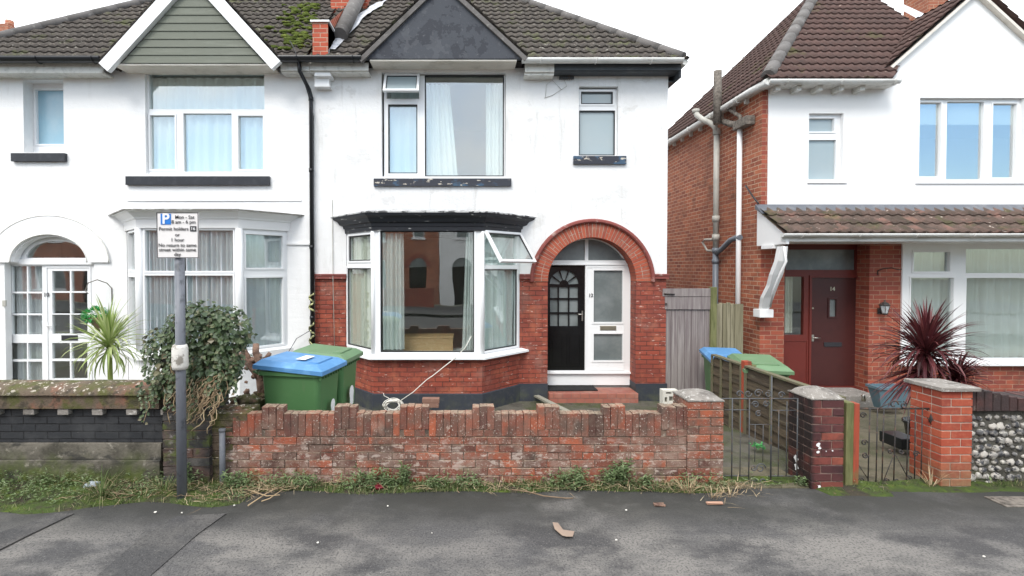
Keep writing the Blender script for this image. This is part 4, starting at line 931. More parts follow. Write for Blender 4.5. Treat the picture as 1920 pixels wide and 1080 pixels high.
for pts_ in ([(616, 101), (630, 101), (690, 36), (672, 34)], [(672, 36), (690, 36), (706, 39), (727, 8), (712, 10)]):
    g = 7
    for i in range(g):
        for j in range(3):
            def L_(u, v_):
                a_, b_, c_, d_ = [Vector(p) for p in (pts_[0], pts_[1], pts_[2 if len(pts_) == 4 else 3], pts_[-1])]
                e = a_.lerp(d_, u).lerp(b_.lerp(c_, u), v_); n_ = noise.noise(Vector((u*5, v_*3, 1)))
                return roofpt(e.x+n_*3, e.y+n_*2, .08+.03*noise.noise(Vector((e.x*.1, e.y*.1, 7))))
            m.poly([L_(i/g, j/3), L_(i/g, (j+1)/3), L_((i+1)/g, (j+1)/3), L_((i+1)/g, j/3)], True)
m.poly([P(617, 45, 8.5), P(637, 72, 9.1), P(637, 80, 9.1), P(616, 101, 8.34)])
m.build('flashing', M['flash'], chim)
# thin cables on the face of number 12
m = MB()
xq, _ = FP.px(624, 400); m.tube([FP.pt(xq, FP.px(624, 375)[1], .03), FP.pt(xq+.01, FP.px(624, 520)[1], .05), FP.pt(xq+.03, FP.px(628, 650)[1], .045)], .006, 5)
m.tube([FP.pt(*FP.px(1058, 130), .03), FP.pt(*FP.px(1056, 150), .05), FP.pt(*FP.px(1062, 163), .04), FP.pt(*FP.px(1035, 180), .03), FP.pt(*FP.px(1020, 185), .03)], .004, 4)
m.tube([FP.pt(*FP.px(1022, 184), .03), FP.pt(*FP.px(1024, 160), .03), FP.pt(*FP.px(1035, 152), .035), FP.pt(*FP.px(1053, 170), .03)], .003, 4)
m.build('loose_wire', M['pipe_grey'], h12)
m = MB(); q = FP.rect(1048, 134, 1075, 150); m.pbox(FP, q, .02, .06); 
for i in range(7): m.pbox(FP, (q[0]+i*.033, q[0]+i*.033+.012, q[2]-.02, q[3]), .06, .07)
m.build('vent_grille', M['iron_grey'], h12)
# porch step
st = MB(); sx0, sx1 = cx-r_in+.005, cx+r_in-.005; zst = P(1110, 734, YF-.02).z
st.cbox(sx0, sx1+.0, YF-.16, YD-.02, zg-.05, zst, .012)
st.build('porch_step', M['quarry'], h12)
m = MB(); a = G(1027, 732, zst+.012); b = G(1121, 732, zst+.012)
m.poly  # mat as a thin slab
c4 = [G(1027, 732, zst+.02), G(1121, 731, zst+.02), G(1104, 716, zst+.02), G(1027, 715, zst+.02)]
m.hexa([p-Vector((0, 0, .018)) for p in c4]+c4)
tag(m.build('doormat', M['rubber'], None, c4[0]), 'black rubber doormat lying on the red tiled porch step', 'doormat')
# ======== number 14
QP = Plane((0, Y14))
h14 = thing('detached_house', (7.2, Y14, -.3), 'white rendered house with orange brick side wall, maroon front door and tiled porch roof', 'house')
h = h14
X0 = QP.px(1426, 500)[0]; XE = 13.5; g0 = -.32
zr = QP.px(1600, 378)[1]                # foot of the white render / top of the lean-to
ze = QP.px(1500, 163)[1]; G14 = QP
sw = QP.rect(1515, 213, 1579, 342); lw_ = QP.rect(1722, 184, 1918, 344)
agl = QP.px(1647, 141); agt = QP.px(1823, -14); agr = (2*agt[0]-agl[0]-.1, agl[1]+.08)
m = MB()
m.plate(QP, rpoly((X0+.1, XE, zr-.1, ze)), [rpoly(sw), rpoly(lw_)], .02, .1)
m.plate(QP, [(agl[0]-.02, ze), (agr[0], ze), (agr[0], agr[1]), (agt[0], agt[1]), (agl[0], agl[1])], [], .02, .1)
m.build('rendered_wall', M['smooth_render'], h)
pier0 = QP.px(1470, 600)[0]; pier1 = QP.px(1629, 600)[0]; pier2 = QP.px(1688, 600)[0]
zsill = QP.px(1860, 680)[1]; zhead = QP.px(1860, 458)[1]
m = MB()
m.plate(QP, rpoly((X0+.003, pier0, g0, zr)), [], 0, .34); m.plate(QP, rpoly((X0+.003, X0+.3, zr, ze-.05)), [], 0, .09); m.plate(QP, rpoly((pier1, pier2+.02, g0, zr)), [], 0, .34)
m.plate(QP, rpoly((pier0, pier1, zhead, zr)), [], 0, .2)
m.plate(QP, rpoly((pier2+.02, XE, g0, zsill)), [], 0, .3); m.plate(QP, rpoly((pier2+.02, XE, zhead+.06, zr)), [], 0, .2)
m.build('front_brickwork', M['brick_porch'], h)
m = MB(); SPn = Plane((X0, 0), (0, -1)); 
m.plate(Plane((X0-.0, 14.2), (0, -1)), rpoly((0, 14.2-Y14-.001, g0, ze-.02)), [], 0, .1)
m.build('side_brickwork', M['brick_side'], h)
m = MB(); m.box(X0+.1, XE, 14.1, 14.2, g0, ze); m.box(X0+.1, XE, Y14+.35, 14.09, 2.9, 3.0); m.box(X0+.1, XE, Y14+.35, 14.09, ze-.2, ze-.1); m.box(X0+.1, XE, 11.5, 11.6, g0, 2.9); m.box(X0+.1, XE, 11.5, 11.6, 3, ze-.2); m.box(XE, XE+.1, Y14, 14.2, g0, ze); m.box(X0+.1, XE, Y14+.35, 14.09, g0-.1, g0+.1); m.build('interior', M['room'], h)
w5 = window(h, QP, sw, [QP.rect(1518, 221, 1567, 245), QP.rect(1513.5, 261, 1571, 336)], -.05, sashes=[0], gasket=False, pane_mat=['frost', 'frost'], label='small two-light window with frosted lower pane')
m = MB(); m.pbox(QP, QP.rect(1512, 337, 1585, 344), -.06, .045); m.build('sill', M['upvc'], w5)
M['glass_blue'] = glass('street_reflecting_glass', .36)
w6 = window(h, QP, lw_, [QP.rect(1723, 191, 1768, 330), QP.rect(1780, 189, 1849, 336), QP.rect(1866, 193, 1910, 332)], -.05, sashes=[0, 2], gasket=False, pane_mat='glass_blue', label='wide three-light window with half drawn blinds')
m = MB(); m.pbox(QP, QP.rect(1714, 337, 1921, 345), -.06, .045); m.build('sill', M['upvc'], w6)
for i, (a, b) in enumerate(((1722, 1770), (1778, 1852), (1862, 1912))):
    m = MB(); m.pbox(QP, QP.rect(a, 188, b, 232, -.12), -.13, -.12); q = QP.rect(a, 231, b, 234, -.12); m.pbox(QP, q, -.14, -.115)
    tag(m.build('roller_blind', M['curtain'], None, QP.pt(QP.px((a+b)/2, 188)[0], QP.px((a+b)/2, 188)[1], -.12)), ['white roller blind in the left light of the upstairs three-light window', 'white roller blind in the middle light of the upstairs three-light window', 'white roller blind in the right light of the upstairs three-light window'][i], 'blind', 'roller blinds upstairs')
# door screen
YS = Y14+.28; SP = Plane((0, YS)); LEVZ = SP.px(1540, 733)[1]
mx0 = SP.px(1469, 600)[0]-.02; mx1 = pier1+.01
o_ = (mx0, mx1, LEVZ, SP.px(1540, 452)[1])
top = SP.rect(1478, 468, 1604, 506); side = SP.rect(1471, 519, 1507, 628); dr_ = SP.rect(1521, 521, 1606, 724); pn = SP.rect(1471, 640, 1512, 718)
top = (mx0+.05, top[1], top[2], top[3]); side = (mx0+.04, side[1], side[2], side[3]); pn = (mx0+.04, pn[1], pn[2], pn[3])
m = MB(); m.plate(SP, rpoly(o_), [rpoly(top), rpoly(side), rpoly(dr_)], 0, .08)
m.plate(SP, rpoly(grow(pn, .02)), [rpoly(pn)], .01, .009, back=False)
m.plate(SP, rpoly(grow(dr_, .045)), [rpoly(grow(dr_, .006))], .018, .017, back=False)
m.pbox(SP, (mx0, mx1, o_[3]-.05, o_[3]), 0, .04)
sc = m.build('door_screen', M['frame_red'], h)
for q, nm in ((top, 'frost_dark'), (side, 'glass')):
    k = MB(); k.pbox(SP, grow(q, .003), -.04, -.035); k.build('pane', M[nm], sc)
vs = SP.rect(1554, 559, 1571, 596); m = MB(); m.plate(SP, rpoly(grow(dr_, -.004)), [rpoly(grow(vs, -.02))], -.02, .045); m.plate(SP, rpoly(grow(vs, .005)), [rpoly(grow(vs, -.022))], -.005, .014)
fd = m.build('front_door', M['door_red'], h)
m = MB(); m.pbox(SP, grow(vs, -.018), -.045, -.04); m.build('pane', M['frost_dark'], fd)
m = MB(); m.pbox(SP, SP.rect(1546, 642, 1579, 650), -.02, -.006); m.build('letterbox', M['ink'], fd)
m = MB(); q = SP.px(1524, 633); m.tube([SP.pt(q[0]+.01, q[1], -.02), SP.pt(q[0]+.01, q[1], .03), SP.pt(q[0]+.12, q[1]-.005, .035)], .01, 6); m.pbox(SP, (q[0]-.01, q[0]+.03, q[1]-.07, q[1]+.05), -.02, -.013)
m.build('handle', M['metal'], fd)
m = MB(); q = SP.px(1525, 578); m.tube([SP.pt(q[0], q[1], -.02), SP.pt(q[0], q[1], -.008)], .016, 10); m.build('lock', M['brass'], fd)
text('14', .10, M['brass'], SP.pt(SP.px(1562, 542)[0], SP.px(1562, 542)[1], -.018), fd, h['_b'], 'house_number', bold=.002)
curtain(SP, side[0], side[0]+.22, side[2]+.02, top[3], -.14, 'cream curtain behind the side light left of the maroon door', 4, .02, 'curtain_cream', seed=3)
# ground floor window
big = (pier2+.0, XE, zsill, zhead+.06)
cols = [(1706, 1783, 1707, 1777, True), (1811, 2010, 1811, 2010, False), (2040, 2230, 2040, 2230, False)]
pan = [QP.rect(1710, 473, 1777, 509), QP.rect(1704, 521, 1783, 664), QP.rect(1808, 467, 2010, 512), QP.rect(1808, 521, 2010, 671), QP.rect(2040, 467, 2225, 512), QP.rect(2040, 521, 2225, 671)]
w7 = window(h, QP, big, pan, .03, sashes=[0, 1], gasket=False, pane_mat='glass_dark', name='bay_window', label='wide white ground floor window')
m = MB(); m.pbox(QP, (pier2-.02, XE, zsill-.035, zsill+.01), -.05, .12); m.build('sill', M['upvc'], w7)
for i, (a, b, s_, tx) in enumerate(((1700, 1790, 1, 'pale curtain behind the narrow casement beside the wall lamp'), (1806, 1850, 3, 'gathered curtain at the left of the big pane behind the burgundy plant'), (1855, 2020, 5, 'full white curtain filling the big pane at the right edge'))):
    curtain(QP, *QP.rect(a, 466, b, 672), -.14, tx, 5+i*3, .028, seed=s_)
# lean-to tiled roof over door and window
lt0 = P(1424, 378, Y14-.02); zt = QP.px(1600, 390)[1]; YG = 8.0; zb = P(1600, 442, YG).z+.03
lx0 = P(1437, 430, YG).x-.18
up = Vector((0, Y14-YG, zt-zb)); Lr = up.length
m = MB(); tiles(m, (X0-.12, YG-.04, zb), (1, 0, 0), up, XE-X0+.1, Lr-.05, [((X0-.1, 0, 0), (-1, 0, 0)), ((0, Y14-.03, 0), (0, 1, 0))], tw=.17, gauge=.3, amp=.018, seg=6)
m.poly([(X0-.1, YG, zb-.0), (XE, YG, zb-.0), (XE, Y14, zt), (X0-.1, Y14, zt)])
pr = m.build('porch_roof', M['tile_porch'], h)
m = MB(); m.hexa([Vector(p) for p in ((X0-.12, Y14-.22, zt-.12), (XE, Y14-.22, zt-.12), (XE, Y14-.02, zt-.02), (X0-.12, Y14-.02, zt-.02), (X0-.12, Y14-.20, zt-.09), (XE, Y14-.20, zt-.09), (XE, Y14-.03, zt+.06), (X0-.12, Y14-.03, zt+.06))]); m.build('lead_flashing', M['lead'], pr)
m = MB(); gutter(m, P(1467, 445, YG-.05).x, XE, YG-.05, zb-.0, .055); m.box(P(1467, 445, YG).x, XE, YG+.01, YG+.04, zb-.12, zb-.0)
m.build('gutter', M['gutter_white'], h)
m = MB(); m.box(X0-.05, XE, YG+.04, Y14-.01, zb-.125, zb-.10)
# white cheek board at the left end
m.hexa([Vector(p) for p in ((X0-.07, YG+.0, zb-.16), (X0-.02, YG+.0, zb-.16), (X0-.02, Y14, zb-.16), (X0-.07, Y14, zb-.16), (X0-.07, YG+.02, zb-.01), (X0-.02, YG+.02, zb-.01), (X0-.02, Y14, zt-.04), (X0-.07, Y14, zt-.04))])
m.box(X0-.10, X0+.08, YG+.3, YG+.62, zb-.22, zb-.162)
m.build('cheek_board', M['trim'], pr)
# curved bracket
m = MB()
bp = [P(1467, 462, 8.05), P(1463, 490, 8.12), P(1455, 515, 8.25), P(1448, 535, 8.38), P(1438, 558, 8.55), P(1432, 580, 8.68)]
for a, b in zip(bp[:-1], bp[1:]): m.tube([a, b], .001, 4, r2=.001)
m = MB(); ww = [.055, .07, .085, .07, .085, .06]; rg = []
for p, w_ in zip(bp, ww): rg.append([m.v(p+Vector(q)) for q in ((-w_, -.05, 0), (w_, -.05, 0), (w_, .05, 0), (-w_, .05, 0))])
for a, b in zip(rg[:-1], rg[1:]):
    for k in range(4): m.f([a[k], a[(k+1) % 4], b[(k+1) % 4], b[k]])
m.f(rg[0]); m.f(rg[-1][::-1])
q = P(1430, 586, 8.7); m.cbox(q.x-.11, q.x+.13, 8.6, Y14-.0, q.z-.08, q.z+.06, .01)
m.tube([P(1470, 462, 8.0), P(1474, 490, 8.02), P(1462, 515, 8.1), P(1450, 545, 8.3), P(1444, 575, 8.5)], .02, 6)
m.build('bracket', M['trim'], pr)
# main eaves, roof
S14 = math.tan(R(46.8)); L14 = Vector((0, math.cos(R(46.8)), math.sin(R(46.8))))
ye = 8.52; ze2 = P(1500, 152, ye).z; xe = P(1438, 152, ye).x
m = MB(); gutter(m, xe, P(1680, 156, 8.5).x, 8.48, ze2, .065); m.tube([(P(1680, 157, 8.5).x-.06, 8.48, ze2-.02), (P(1680, 157, 8.5).x+.04, 8.48, ze2-.01)], .05, 8)
gy = []
m.tube([(xe-.0, 8.48, ze2-.02), (xe-.04, 8.9, ze2-.03), (xe-.04, 14.35, ze2-.05)], .062, 8)
for k in range(5): m.tube([(xe-.04, 9.3+k, ze2-.04), (xe-.04, 9.36+k, ze2-.04)], .072, 8)
m.build('eaves_gutter', M['gutter_white'], h)
m = MB(); m.box(xe-.0, X0+.02, ye, 14.3, ze2-.06, ze2-.035); m.box(xe, agl[0]+.1, ye+.02, Y14-.02, ze2-.05, ze2-.02)
for k in range(11): m.box(xe+.03, X0, 9.2+k*.45, 9.27+k*.45, ze2-.15, ze2-.062)
for k in range(5): m.box(X0+.1+k*.36, X0+.18+k*.36, ye+.06, Y14-.02, ze2-.13, ze2-.052)
m.build('rafter_ends', M['dirty_trim'], h)
m = MB(); W14 = XE-xe
tiles(m, (xe-.03, ye-.06, ze2+.01), (1, 0, 0), L14, W14, 7, [((xe, ye, 0), (-1, 1, 0)), ((agl[0]+.05, ye, 0), (.834, -1, 0)), ((0, ye+2.9, 0), (0, 1, 0)), ((agt[0]+.1, 0, 0), (1, 0, 0))], tw=.15, gauge=.25)
mm = MB()
tiles(m, (xe-.06, ye+5.86, ze2+.01), (0, -1, 0), (math.cos(R(46.8)), 0, math.sin(R(46.8))), 5.9, 4.4, [((xe, ye, 0), (1, -1, 0)), ((xe, ye+5.8, 0), (1, 1, 0))])
m.poly([(xe, ye, ze2), (agl[0]-.02, ye, ze2), (agt[0]+.1, ye+1.3, ze2+1.3*S14), (agt[0]+.1, ye+2.9, ze2+2.9*S14), (xe+2.9, ye+2.9, ze2+2.9*S14)])
m.poly([(xe, ye, ze2), (xe, ye+5.8, ze2), (xe+2.9, ye+2.9, ze2+2.9*S14)])
m.poly([(xe, ye+5.8, ze2), (agt[0]+.1, ye+5.8, ze2), (agt[0]+.1, ye+2.9, ze2+2.9*S14), (xe+2.9, ye+2.9, ze2+2.9*S14)])
rf = m.build('roof', M['tile_roof_red'], h)
m = MB(); ridge(m, (xe+.03, ye+.03, ze2+.09), (xe+2.9, ye+2.9, ze2+.07+2.9*S14), .11); ridge(m, (xe+.03, ye+5.77, ze2+.05), (xe+2.9, ye+2.9, ze2+.05+2.9*S14), .07); ridge(m, (xe+2.9, ye+2.9, ze2+.05+2.9*S14), (agt[0]+.1, ye+2.9, ze2+.05+2.9*S14), .09); m.build('hip_tiles', M['ridge'], rf)
m = MB()
u = Vector((agt[0]-agl[0], 0, agt[1]-agl[1])); 
tiles(m, (agl[0]-.08, Y14-.14, agl[1]-.03), (0, 1, 0), u, 3.6, u.length+.05, [((agt[0], 0, 0), (1, 0, 0)), ((agl[0], Y14-.3, 0), (-1, .0, 0))], tw=.15, gauge=.25, amp=.014)
u2 = Vector((agt[0]-agr[0], 0, agt[1]-agr[1])); tiles(m, (agr[0]+.06, Y14-.14, agr[1]), (0, 1, 0), u2, 3.6, u2.length, [((agt[0], 0, 0), (-1, 0, 0))], tw=.15, gauge=.25, amp=.014)
for p in (agl, agr): m.poly([(p[0], Y14-.05, p[1]), (p[0], 12.6, p[1]), (agt[0], 12.6, agt[1]), (agt[0], Y14-.05, agt[1])])
# slope right of the gable
tiles(m, (agt[0], ye+.6, ze2+.2), (1, 0, 0), L14, 4.6, 2.6, [((agr[0]-.5, ye, 0), (-1, .3, 0)), (P(1880, 28, 10.8), (.25, 0, 1))])
m.build('gable_roof', M['tile_roof_red'], h)
m = MB()
for (p, s_) in ((agl, 1), (agr, -1)):
    e = Vector(agt); q = Vector(p); uu = (e-q).normalized(); nn = Vector((-uu.y, uu.x))*s_
    m.plate(QP, [tuple(q+nn*.0-uu*.05), tuple(e+nn*.0), tuple(e-nn*.045+uu*.0), tuple(q-nn*.045-uu*.05)][::s_], [], .11, .1)
m.build('verge', M['soffit'], h)
m = MB(); p0 = P(1652, 0, 12.2); p1 = P(1735, 32, 10.8)
m.hexa([P(1640, -12, 12.3), P(1700, -12, 12.3), P(1705, -12, 12.5), P(1645, -12, 12.5), P(1640, -30, 12.3), P(1700, -30, 12.3), P(1705, -30, 12.5), P(1645, -30, 12.5)])
m.poly([P(1650, -4, 11.9), P(1668, -4, 11.9), P(1738, 28, 10.9), P(1722, 36, 10.9)])
m.build('valley_flashing', M['flash'], rf)
m = MB(); q = P(1742, 20, 12.0); q2 = P(1778, 0, 12.0); m.box(q.x, q2.x, 12.0, 12.7, q.z-.8, q.z+1.2); ch = m.build('chimney', M['brick_side'], h)
q = P(1851, 36, 14.5); q2 = P(1880, 0, 14.5); m = MB(); m.box(q.x, q2.x, 14.5, 15.2, q.z-1.5, q.z+1.6); m.build('rendered_chimney', M['soffit'], h)
# pipes on the side wall
xs_ = X0-.09
def sp_(px, py): # on the side wall, offset
    d = ray(px, py); k = (xs_)/d.x; return Vector((0, 0, EYE))+d*k
m = MB()
a = sp_(1344, 240); yv = a.y
m.tube([Vector((xs_-.0, yv, z)) for z in (sp_(1344, 250).z, 2.45)], .055, 10)
kx = Vector((-.15, 0, 0)); m.tube([sp_(1318, 209)+kx, sp_(1320, 216)+kx, sp_(1332, 225)+kx, sp_(1342, 230)+kx*.8, sp_(1345, 238)+kx*.3, sp_(1344, 252)], .055, 10)
for py in (247, 410, 445): q = sp_(1344, py); m.tube([Vector((xs_, yv, q.z-.06)), Vector((xs_, yv, q.z+.06))], .072, 10)
m.tube([sp_(1318, 205)+kx, sp_(1318, 212)+kx], .075, 10)
m.build('soil_pipe', M['pipe_grey'], h)
m = MB(); z1 = 2.45; m.tube([(xs_, yv, z1), (xs_, yv, -.2)], .056, 10); m.tube([(xs_, yv, z1-.1), (xs_, yv, z1)], .068, 10); q = sp_(1341, 490); m.tube([(xs_, yv, q.z-.04), (xs_, yv, q.z+.04)], .068, 10)
m.tube([Vector((xs_, yv, sp_(1344, 476).z)), sp_(1352, 468), sp_(1370, 450), sp_(1380, 446), sp_(1388, 445)], .05, 10)
m.build('waste_pipe', M['pipe_dark'], h)
m = MB(); m.tube([Vector((xs_, yv, sp_(1343, 449).z)), sp_(1322, 449), sp_(1317, 454), sp_(1326, 470), sp_(1334, 470)], .022, 8); m.build('overflow_pipe', M['pipe_grey'], h)
m = MB(); q = sp_(1387, 240); m.tube([q, Vector((q.x, q.y, .2))], .045, 10); m.build('white_downpipe', M['trim'], h)
m = MB(); ym_ = sp_(1357, 200).y
m.tube([Vector((xs_-.12, sp_(1357, 160).y, sp_(1357, 133).z)), Vector((xs_-.12, sp_(1357, 160).y, sp_(1357, 232).z))], .075, 10)
m.tube([sp_(1357, 228), sp_(1372, 233), sp_(1392, 233)], .06, 8); m.tube([sp_(1366, 190), sp_(1367, 205), sp_(1388, 218), sp_(1389, 228)], .035, 8)
q = sp_(1390, 231); m.cbox(q.x-.08, q.x+.08, q.y-.3, q.y+.15, q.z-.1, q.z+.06, .01)
m.build('vent_stack', M['cast'], h)
m = MB(); m.tube([sp_(1398, 348), sp_(1410, 366), sp_(1422, 382)], .015, 5); m.build('loose_wire', M['ink'], h)
# threshold steps
m = MB(); a, b, c, d = SP.rect(1500, 729, 1606, 742); zz = P(1550, 726, YS-.05).z
m.cbox(mx0, mx1, Y14+.0, YS+.02, g0-.1, LEVZ-.003, .01); m.build('doorstep', M['concrete2'], h)
m = MB(); q = G(1560, 742, -.17); m.cbox(P(1500, 740, 8.3).x, P(1640, 740, 8.3).x, 8.2, Y14-.02, -.4, P(1560, 742, 8.2).z, .015); m.build('lower_step', M['cap'], h)
# lamp and hook
lampb = QP.pt(*QP.px(1648, 576), 0)
lamp = thing('wall_lamp', lampb, 'small black wall lantern on the brick pier right of the maroon door', 'wall lamp')
lx, lz = QP.px(1648, 576)
m = MB(); c = (lx, Y14-.12, 0)
m.lathe((lx, Y14-.12, lz), [(.01, -.125), (.045, -.115), (.05, -.10), (.045, -.095)], 8, False); m.lathe((lx, Y14-.12, lz), [(.075, .035), (.085, .045), (.05, .085), (.02, .10), (.012, .13)], 8, False)
m.tube([(lx, Y14, lz-.08), (lx, Y14-.06, lz-.1), (lx, Y14-.12, lz-.11)], .012, 6); m.pbox(QP, (lx-.03, lx+.03, lz-.12, lz-.02), 0, .012)
for k in range(6): a = k*PI/3; m.tube([(lx+.045*math.cos(a), Y14-.12+.045*math.sin(a), lz-.1), (lx+.075*math.cos(a), Y14-.12+.075*math.sin(a), lz+.04)], .005, 4)
m.build('lantern_body', M['iron'], lamp)
m = MB(); m.lathe((lx, Y14-.12, lz), [(.042, -.095), (.07, .035)], 6, False); m.build('lamp_glass', M['lampglass'], lamp)
hx, hz = QP.px(1648, 510); m = MB(); m.tube([QP.pt(hx-.03, hz-.05, .01), QP.pt(hx-.03, hz+.02, .01), QP.pt(hx+.02, hz+.06, .06), QP.pt(hx+.09, hz+.07, .16), QP.pt(hx+.14, hz+.04, .24), QP.pt(hx+.16, hz+.05, .27)], .009, 6)
tag(m.build('hanging_bracket', M['iron'], None, QP.pt(hx, hz)), 'empty curved iron hanging bracket above the wall lantern', 'bracket')
# far-left neighbour: only its chimney shows above the hip
q = P(0, 85, 17); nb = thing('neighbouring_house', (q.x-1.5, 17, -.3), 'red brick house behind the left hip, only its chimney showing', 'house')
m = MB(); m.box(q.x-6, q.x+1.5, 16, 22, -.4, 5.2); m.build('wall', M['brick_side'], nb)
m = MB(); m.hexa([Vector(p) for p in ((q.x-6.3, 15.7, 5.2), (q.x+1.8, 15.7, 5.2), (q.x+1.8, 22.3, 5.2), (q.x-6.3, 22.3, 5.2), (q.x-3.4, 18.8, 7.6), (q.x-1.2, 18.8, 7.6), (q.x-1.2, 19.2, 7.6), (q.x-3.4, 19.2, 7.6))]); m.build('roof', M['tile_roof'], nb)
m = MB(); x1 = P(15, 60, 17).x; z1 = P(0, 80, 17).z; m.box(x1-1.0, x1, 17, 17.8, 5.5, z1+.05)
for k, (e, a, b) in enumerate(((.03, .05, .2), (.07, .2, .34), (.10, .34, .52), (.05, .52, .62))): m.box(x1-1.0-e, x1+e, 17-e, 17.8+e, z1+a, z1+b)
m.lathe((x1-.3, 17.4, z1+.62), [(.13, 0), (.12, .3)], 12); m.build('chimney', M['brick_side'], nb)
# ------------------------------------------------------------------ opposite side of the street (seen in the glass)
OY = -12.5
OPn = Plane((0, OY), (-1, 0))
def opp(x0, x1, wall, label, doorx, wins, roofm):
    t = thing('terraced_house', ((x0+x1)/2, OY, 0), label, 'house')
    m = MB(); m.plate(OPn, rpoly((-x1, -x0, 0, 5.6)), [rpoly((-x-wd/2, -x+wd/2, z0, z1)) for x, wd, z0, z1 in wins]+[rpoly((-doorx-.5, -doorx+.5, 0, 2.3))], 0, .2); m.box(x0, x1, OY-6, OY-5.9, 0, 5.6); m.box(x0, x0+.1, OY-5.9, OY-.2, 0, 5.6); m.box(x1-.1, x1, OY-5.9, OY-.2, 0, 5.6); m.build('wall', wall, t)
    for x, wd, z0, z1 in wins:
        r_ = (-x-wd/2, -x+wd/2, z0, z1)
        n_ = 2 if wd > 1.2 else 1; w_ = (wd-.1)/n_
        k = window(t, OPn, r_, [(r_[0]+.06+i*w_, r_[0]+w_-.0+i*w_, z0+.06, z1-.06) for i in range(n_)], -.06, gasket=False, pane_mat='frost_dark')
        s_ = MB(); s_.pbox(OPn, (r_[0]-.08, r_[1]+.08, z0-.1, z0), -.05, .08); s_.build('sill', M['trim'], k)
    m = MB(); m.plate(OPn, rpoly((-doorx-.5, -doorx+.5, 0, 2.3)), [], -.15, .05); m.build('front_door', M['door_black'], t)
    m = MB(); m.plate(OPn, arc(-doorx, 2.1, .75, 0, PI, 20)+arc(-doorx, 2.1, .5, PI, 0, 20), [], .05, .05); m.build('arch', M['brick_red'] if wall is M['brick_side'] else M['trim'], t)
    m = MB(); m.plate(OPn, arc(-doorx, 2.1, .5, 0, PI, 20), [], .02, .02); m.build('fanlight', M['frost_dark'], t)
    m = MB(); m.hexa([Vector(p) for p in ((x0-.2, OY-6.2, 5.55), (x1+.2, OY-6.2, 5.55), (x1+.2, OY+.3, 5.55), (x0-.2, OY+.3, 5.55), (x0+1.5, OY-3.2, 7.9), (x1-1.5, OY-3.2, 7.9), (x1-1.5, OY-2.9, 7.9), (x0+1.5, OY-2.9, 7.9))]); m.build('roof', roofm, t)
opp(-7.6, -1.4, M['brick_side'], 'brick house across the street with dark arched door, seen in the bay glass', -2.6, [(-5.4, 1.7, .8, 2.5), (-5.4, 1.7, 3.6, 4.9), (-2.6, .8, 3.7, 4.8)], M['tile_roof'])
opp(-1.38, 4.8, M['render'], 'white house across the street beside the brick one, seen in the bay glass', -.1, [(2.6, 1.7, .8, 2.5), (2.6, 1.7, 3.6, 4.9), (-.1, .8, 3.7, 4.8)], M['tile_roof'])
opp(5.4, 11.6, M['brick_side'], 'brick house across the street, furthest right, with two wide windows', 6.8, [(9.4, 1.7, .8, 2.5), (9.4, 1.7, 3.6, 4.9), (6.8, .8, 3.7, 4.8)], M['tile_roof'])
opp(-14.4, -8.2, M['brick_side'], 'brick house across the street at the far left, in reflections only', -9.4, [(-12.2, 1.7, .8, 2.5), (-12.2, 1.7, 3.6, 4.9), (-9.4, .8, 3.7, 4.8)], M['tile_roof'])
for i_, (x_, lab) in enumerate(((-20.6, 'brick house across the street, second from its left end, only in reflections'), (-26.8, 'brick house across the street at its far left end, only in reflections'), (11.8, 'brick house across the street beyond the rightmost pair, only in reflections'))):
    opp(x_, x_+6.1, M['brick_side'], lab, x_+4.6, [(x_+2, 1.7, .8, 2.5), (x_+2, 1.7, 3.6, 4.9), (x_+4.6, .8, 3.7, 4.8)], M['tile_roof'])
m = MB(); m.box(-7.4, -1.5, -10.6, -10.4, 0, .85); m.box(-7.4, -1.5, -10.63, -10.37, .85, .93); tag(m.build('garden_wall', M['brick_red'], None, (-4.4, -10.5, 0)), 'low red garden wall across the street, reflected in the bay glass', 'garden wall')

# ------------------------------------------------------------------ modelled brickwork
def rdist(): return random.random()
def bricks(m, x0, x1, y0, y1, z0, nc, ch, bl_=.225, mo=.010, j=.0025, start=0, header_every=None):
    """courses of bricks through the whole thickness"""
    for c in range(nc):
        z = z0+c*ch; x = x0-((c+start) % 2)*bl_/2
        while x < x1-.02:
            a = max(x, x0); b = min(x+bl_-mo, x1)
            if b-a > .03:
                m.r = rdist(); o = random.uniform(-.004, .004)
                m.cbox(a, b, y0+o, y1+o, z+mo*.5, z+ch-mo*.5, .005, j)
            x += bl_
def core(m, x0, x1, y0, y1, z0, z1, e=.008): m.box(x0+e, x1-e, y0+e, y1-e, z0, z1-e)
def pier(parent, mat, mort, x0, x1, y0, y1, z0, nc, ch, nm='bricks', j=.003):
    m = MB(); D = y1-y0; W = x1-x0; t = .105; mo = .01
    for c in range(nc):
        z = z0+c*ch
        if c % 2 == 0:
            segs = [(x0, x0+W*.66-mo, y0, y0+t), (x0+W*.66, x1, y0, y0+t), (x0, x0+t, y0+t+mo, y0+D*.6), (x0, x0+t, y0+D*.6+mo, y1), (x1-t, x1, y0+t+mo, y1), (x0+t+mo, x1-t-mo, y1-t, y1)]
        else:
            segs = [(x0, x0+W*.33-mo, y0, y0+t), (x0+W*.33, x1, y0, y0+t), (x0, x0+t, y0+t+mo, y0+D*.78), (x0, x0+t, y0+D*.78+mo, y1), (x1-t, x1, y0+t+mo, y1), (x0+t+mo, x1-t-mo, y1-t, y1)]
        for (a, b, p, q) in segs:
            m.r = rdist(); m.cbox(a, b, p, q, z+mo*.5, z+ch-mo*.5, .004, j)
    o = m.build(nm, mat, parent)
    m = MB(); core(m, x0, x1, y0, y1, z0-.05, z0+nc*ch, .007); m.build('mortar', mort, parent)
    return o
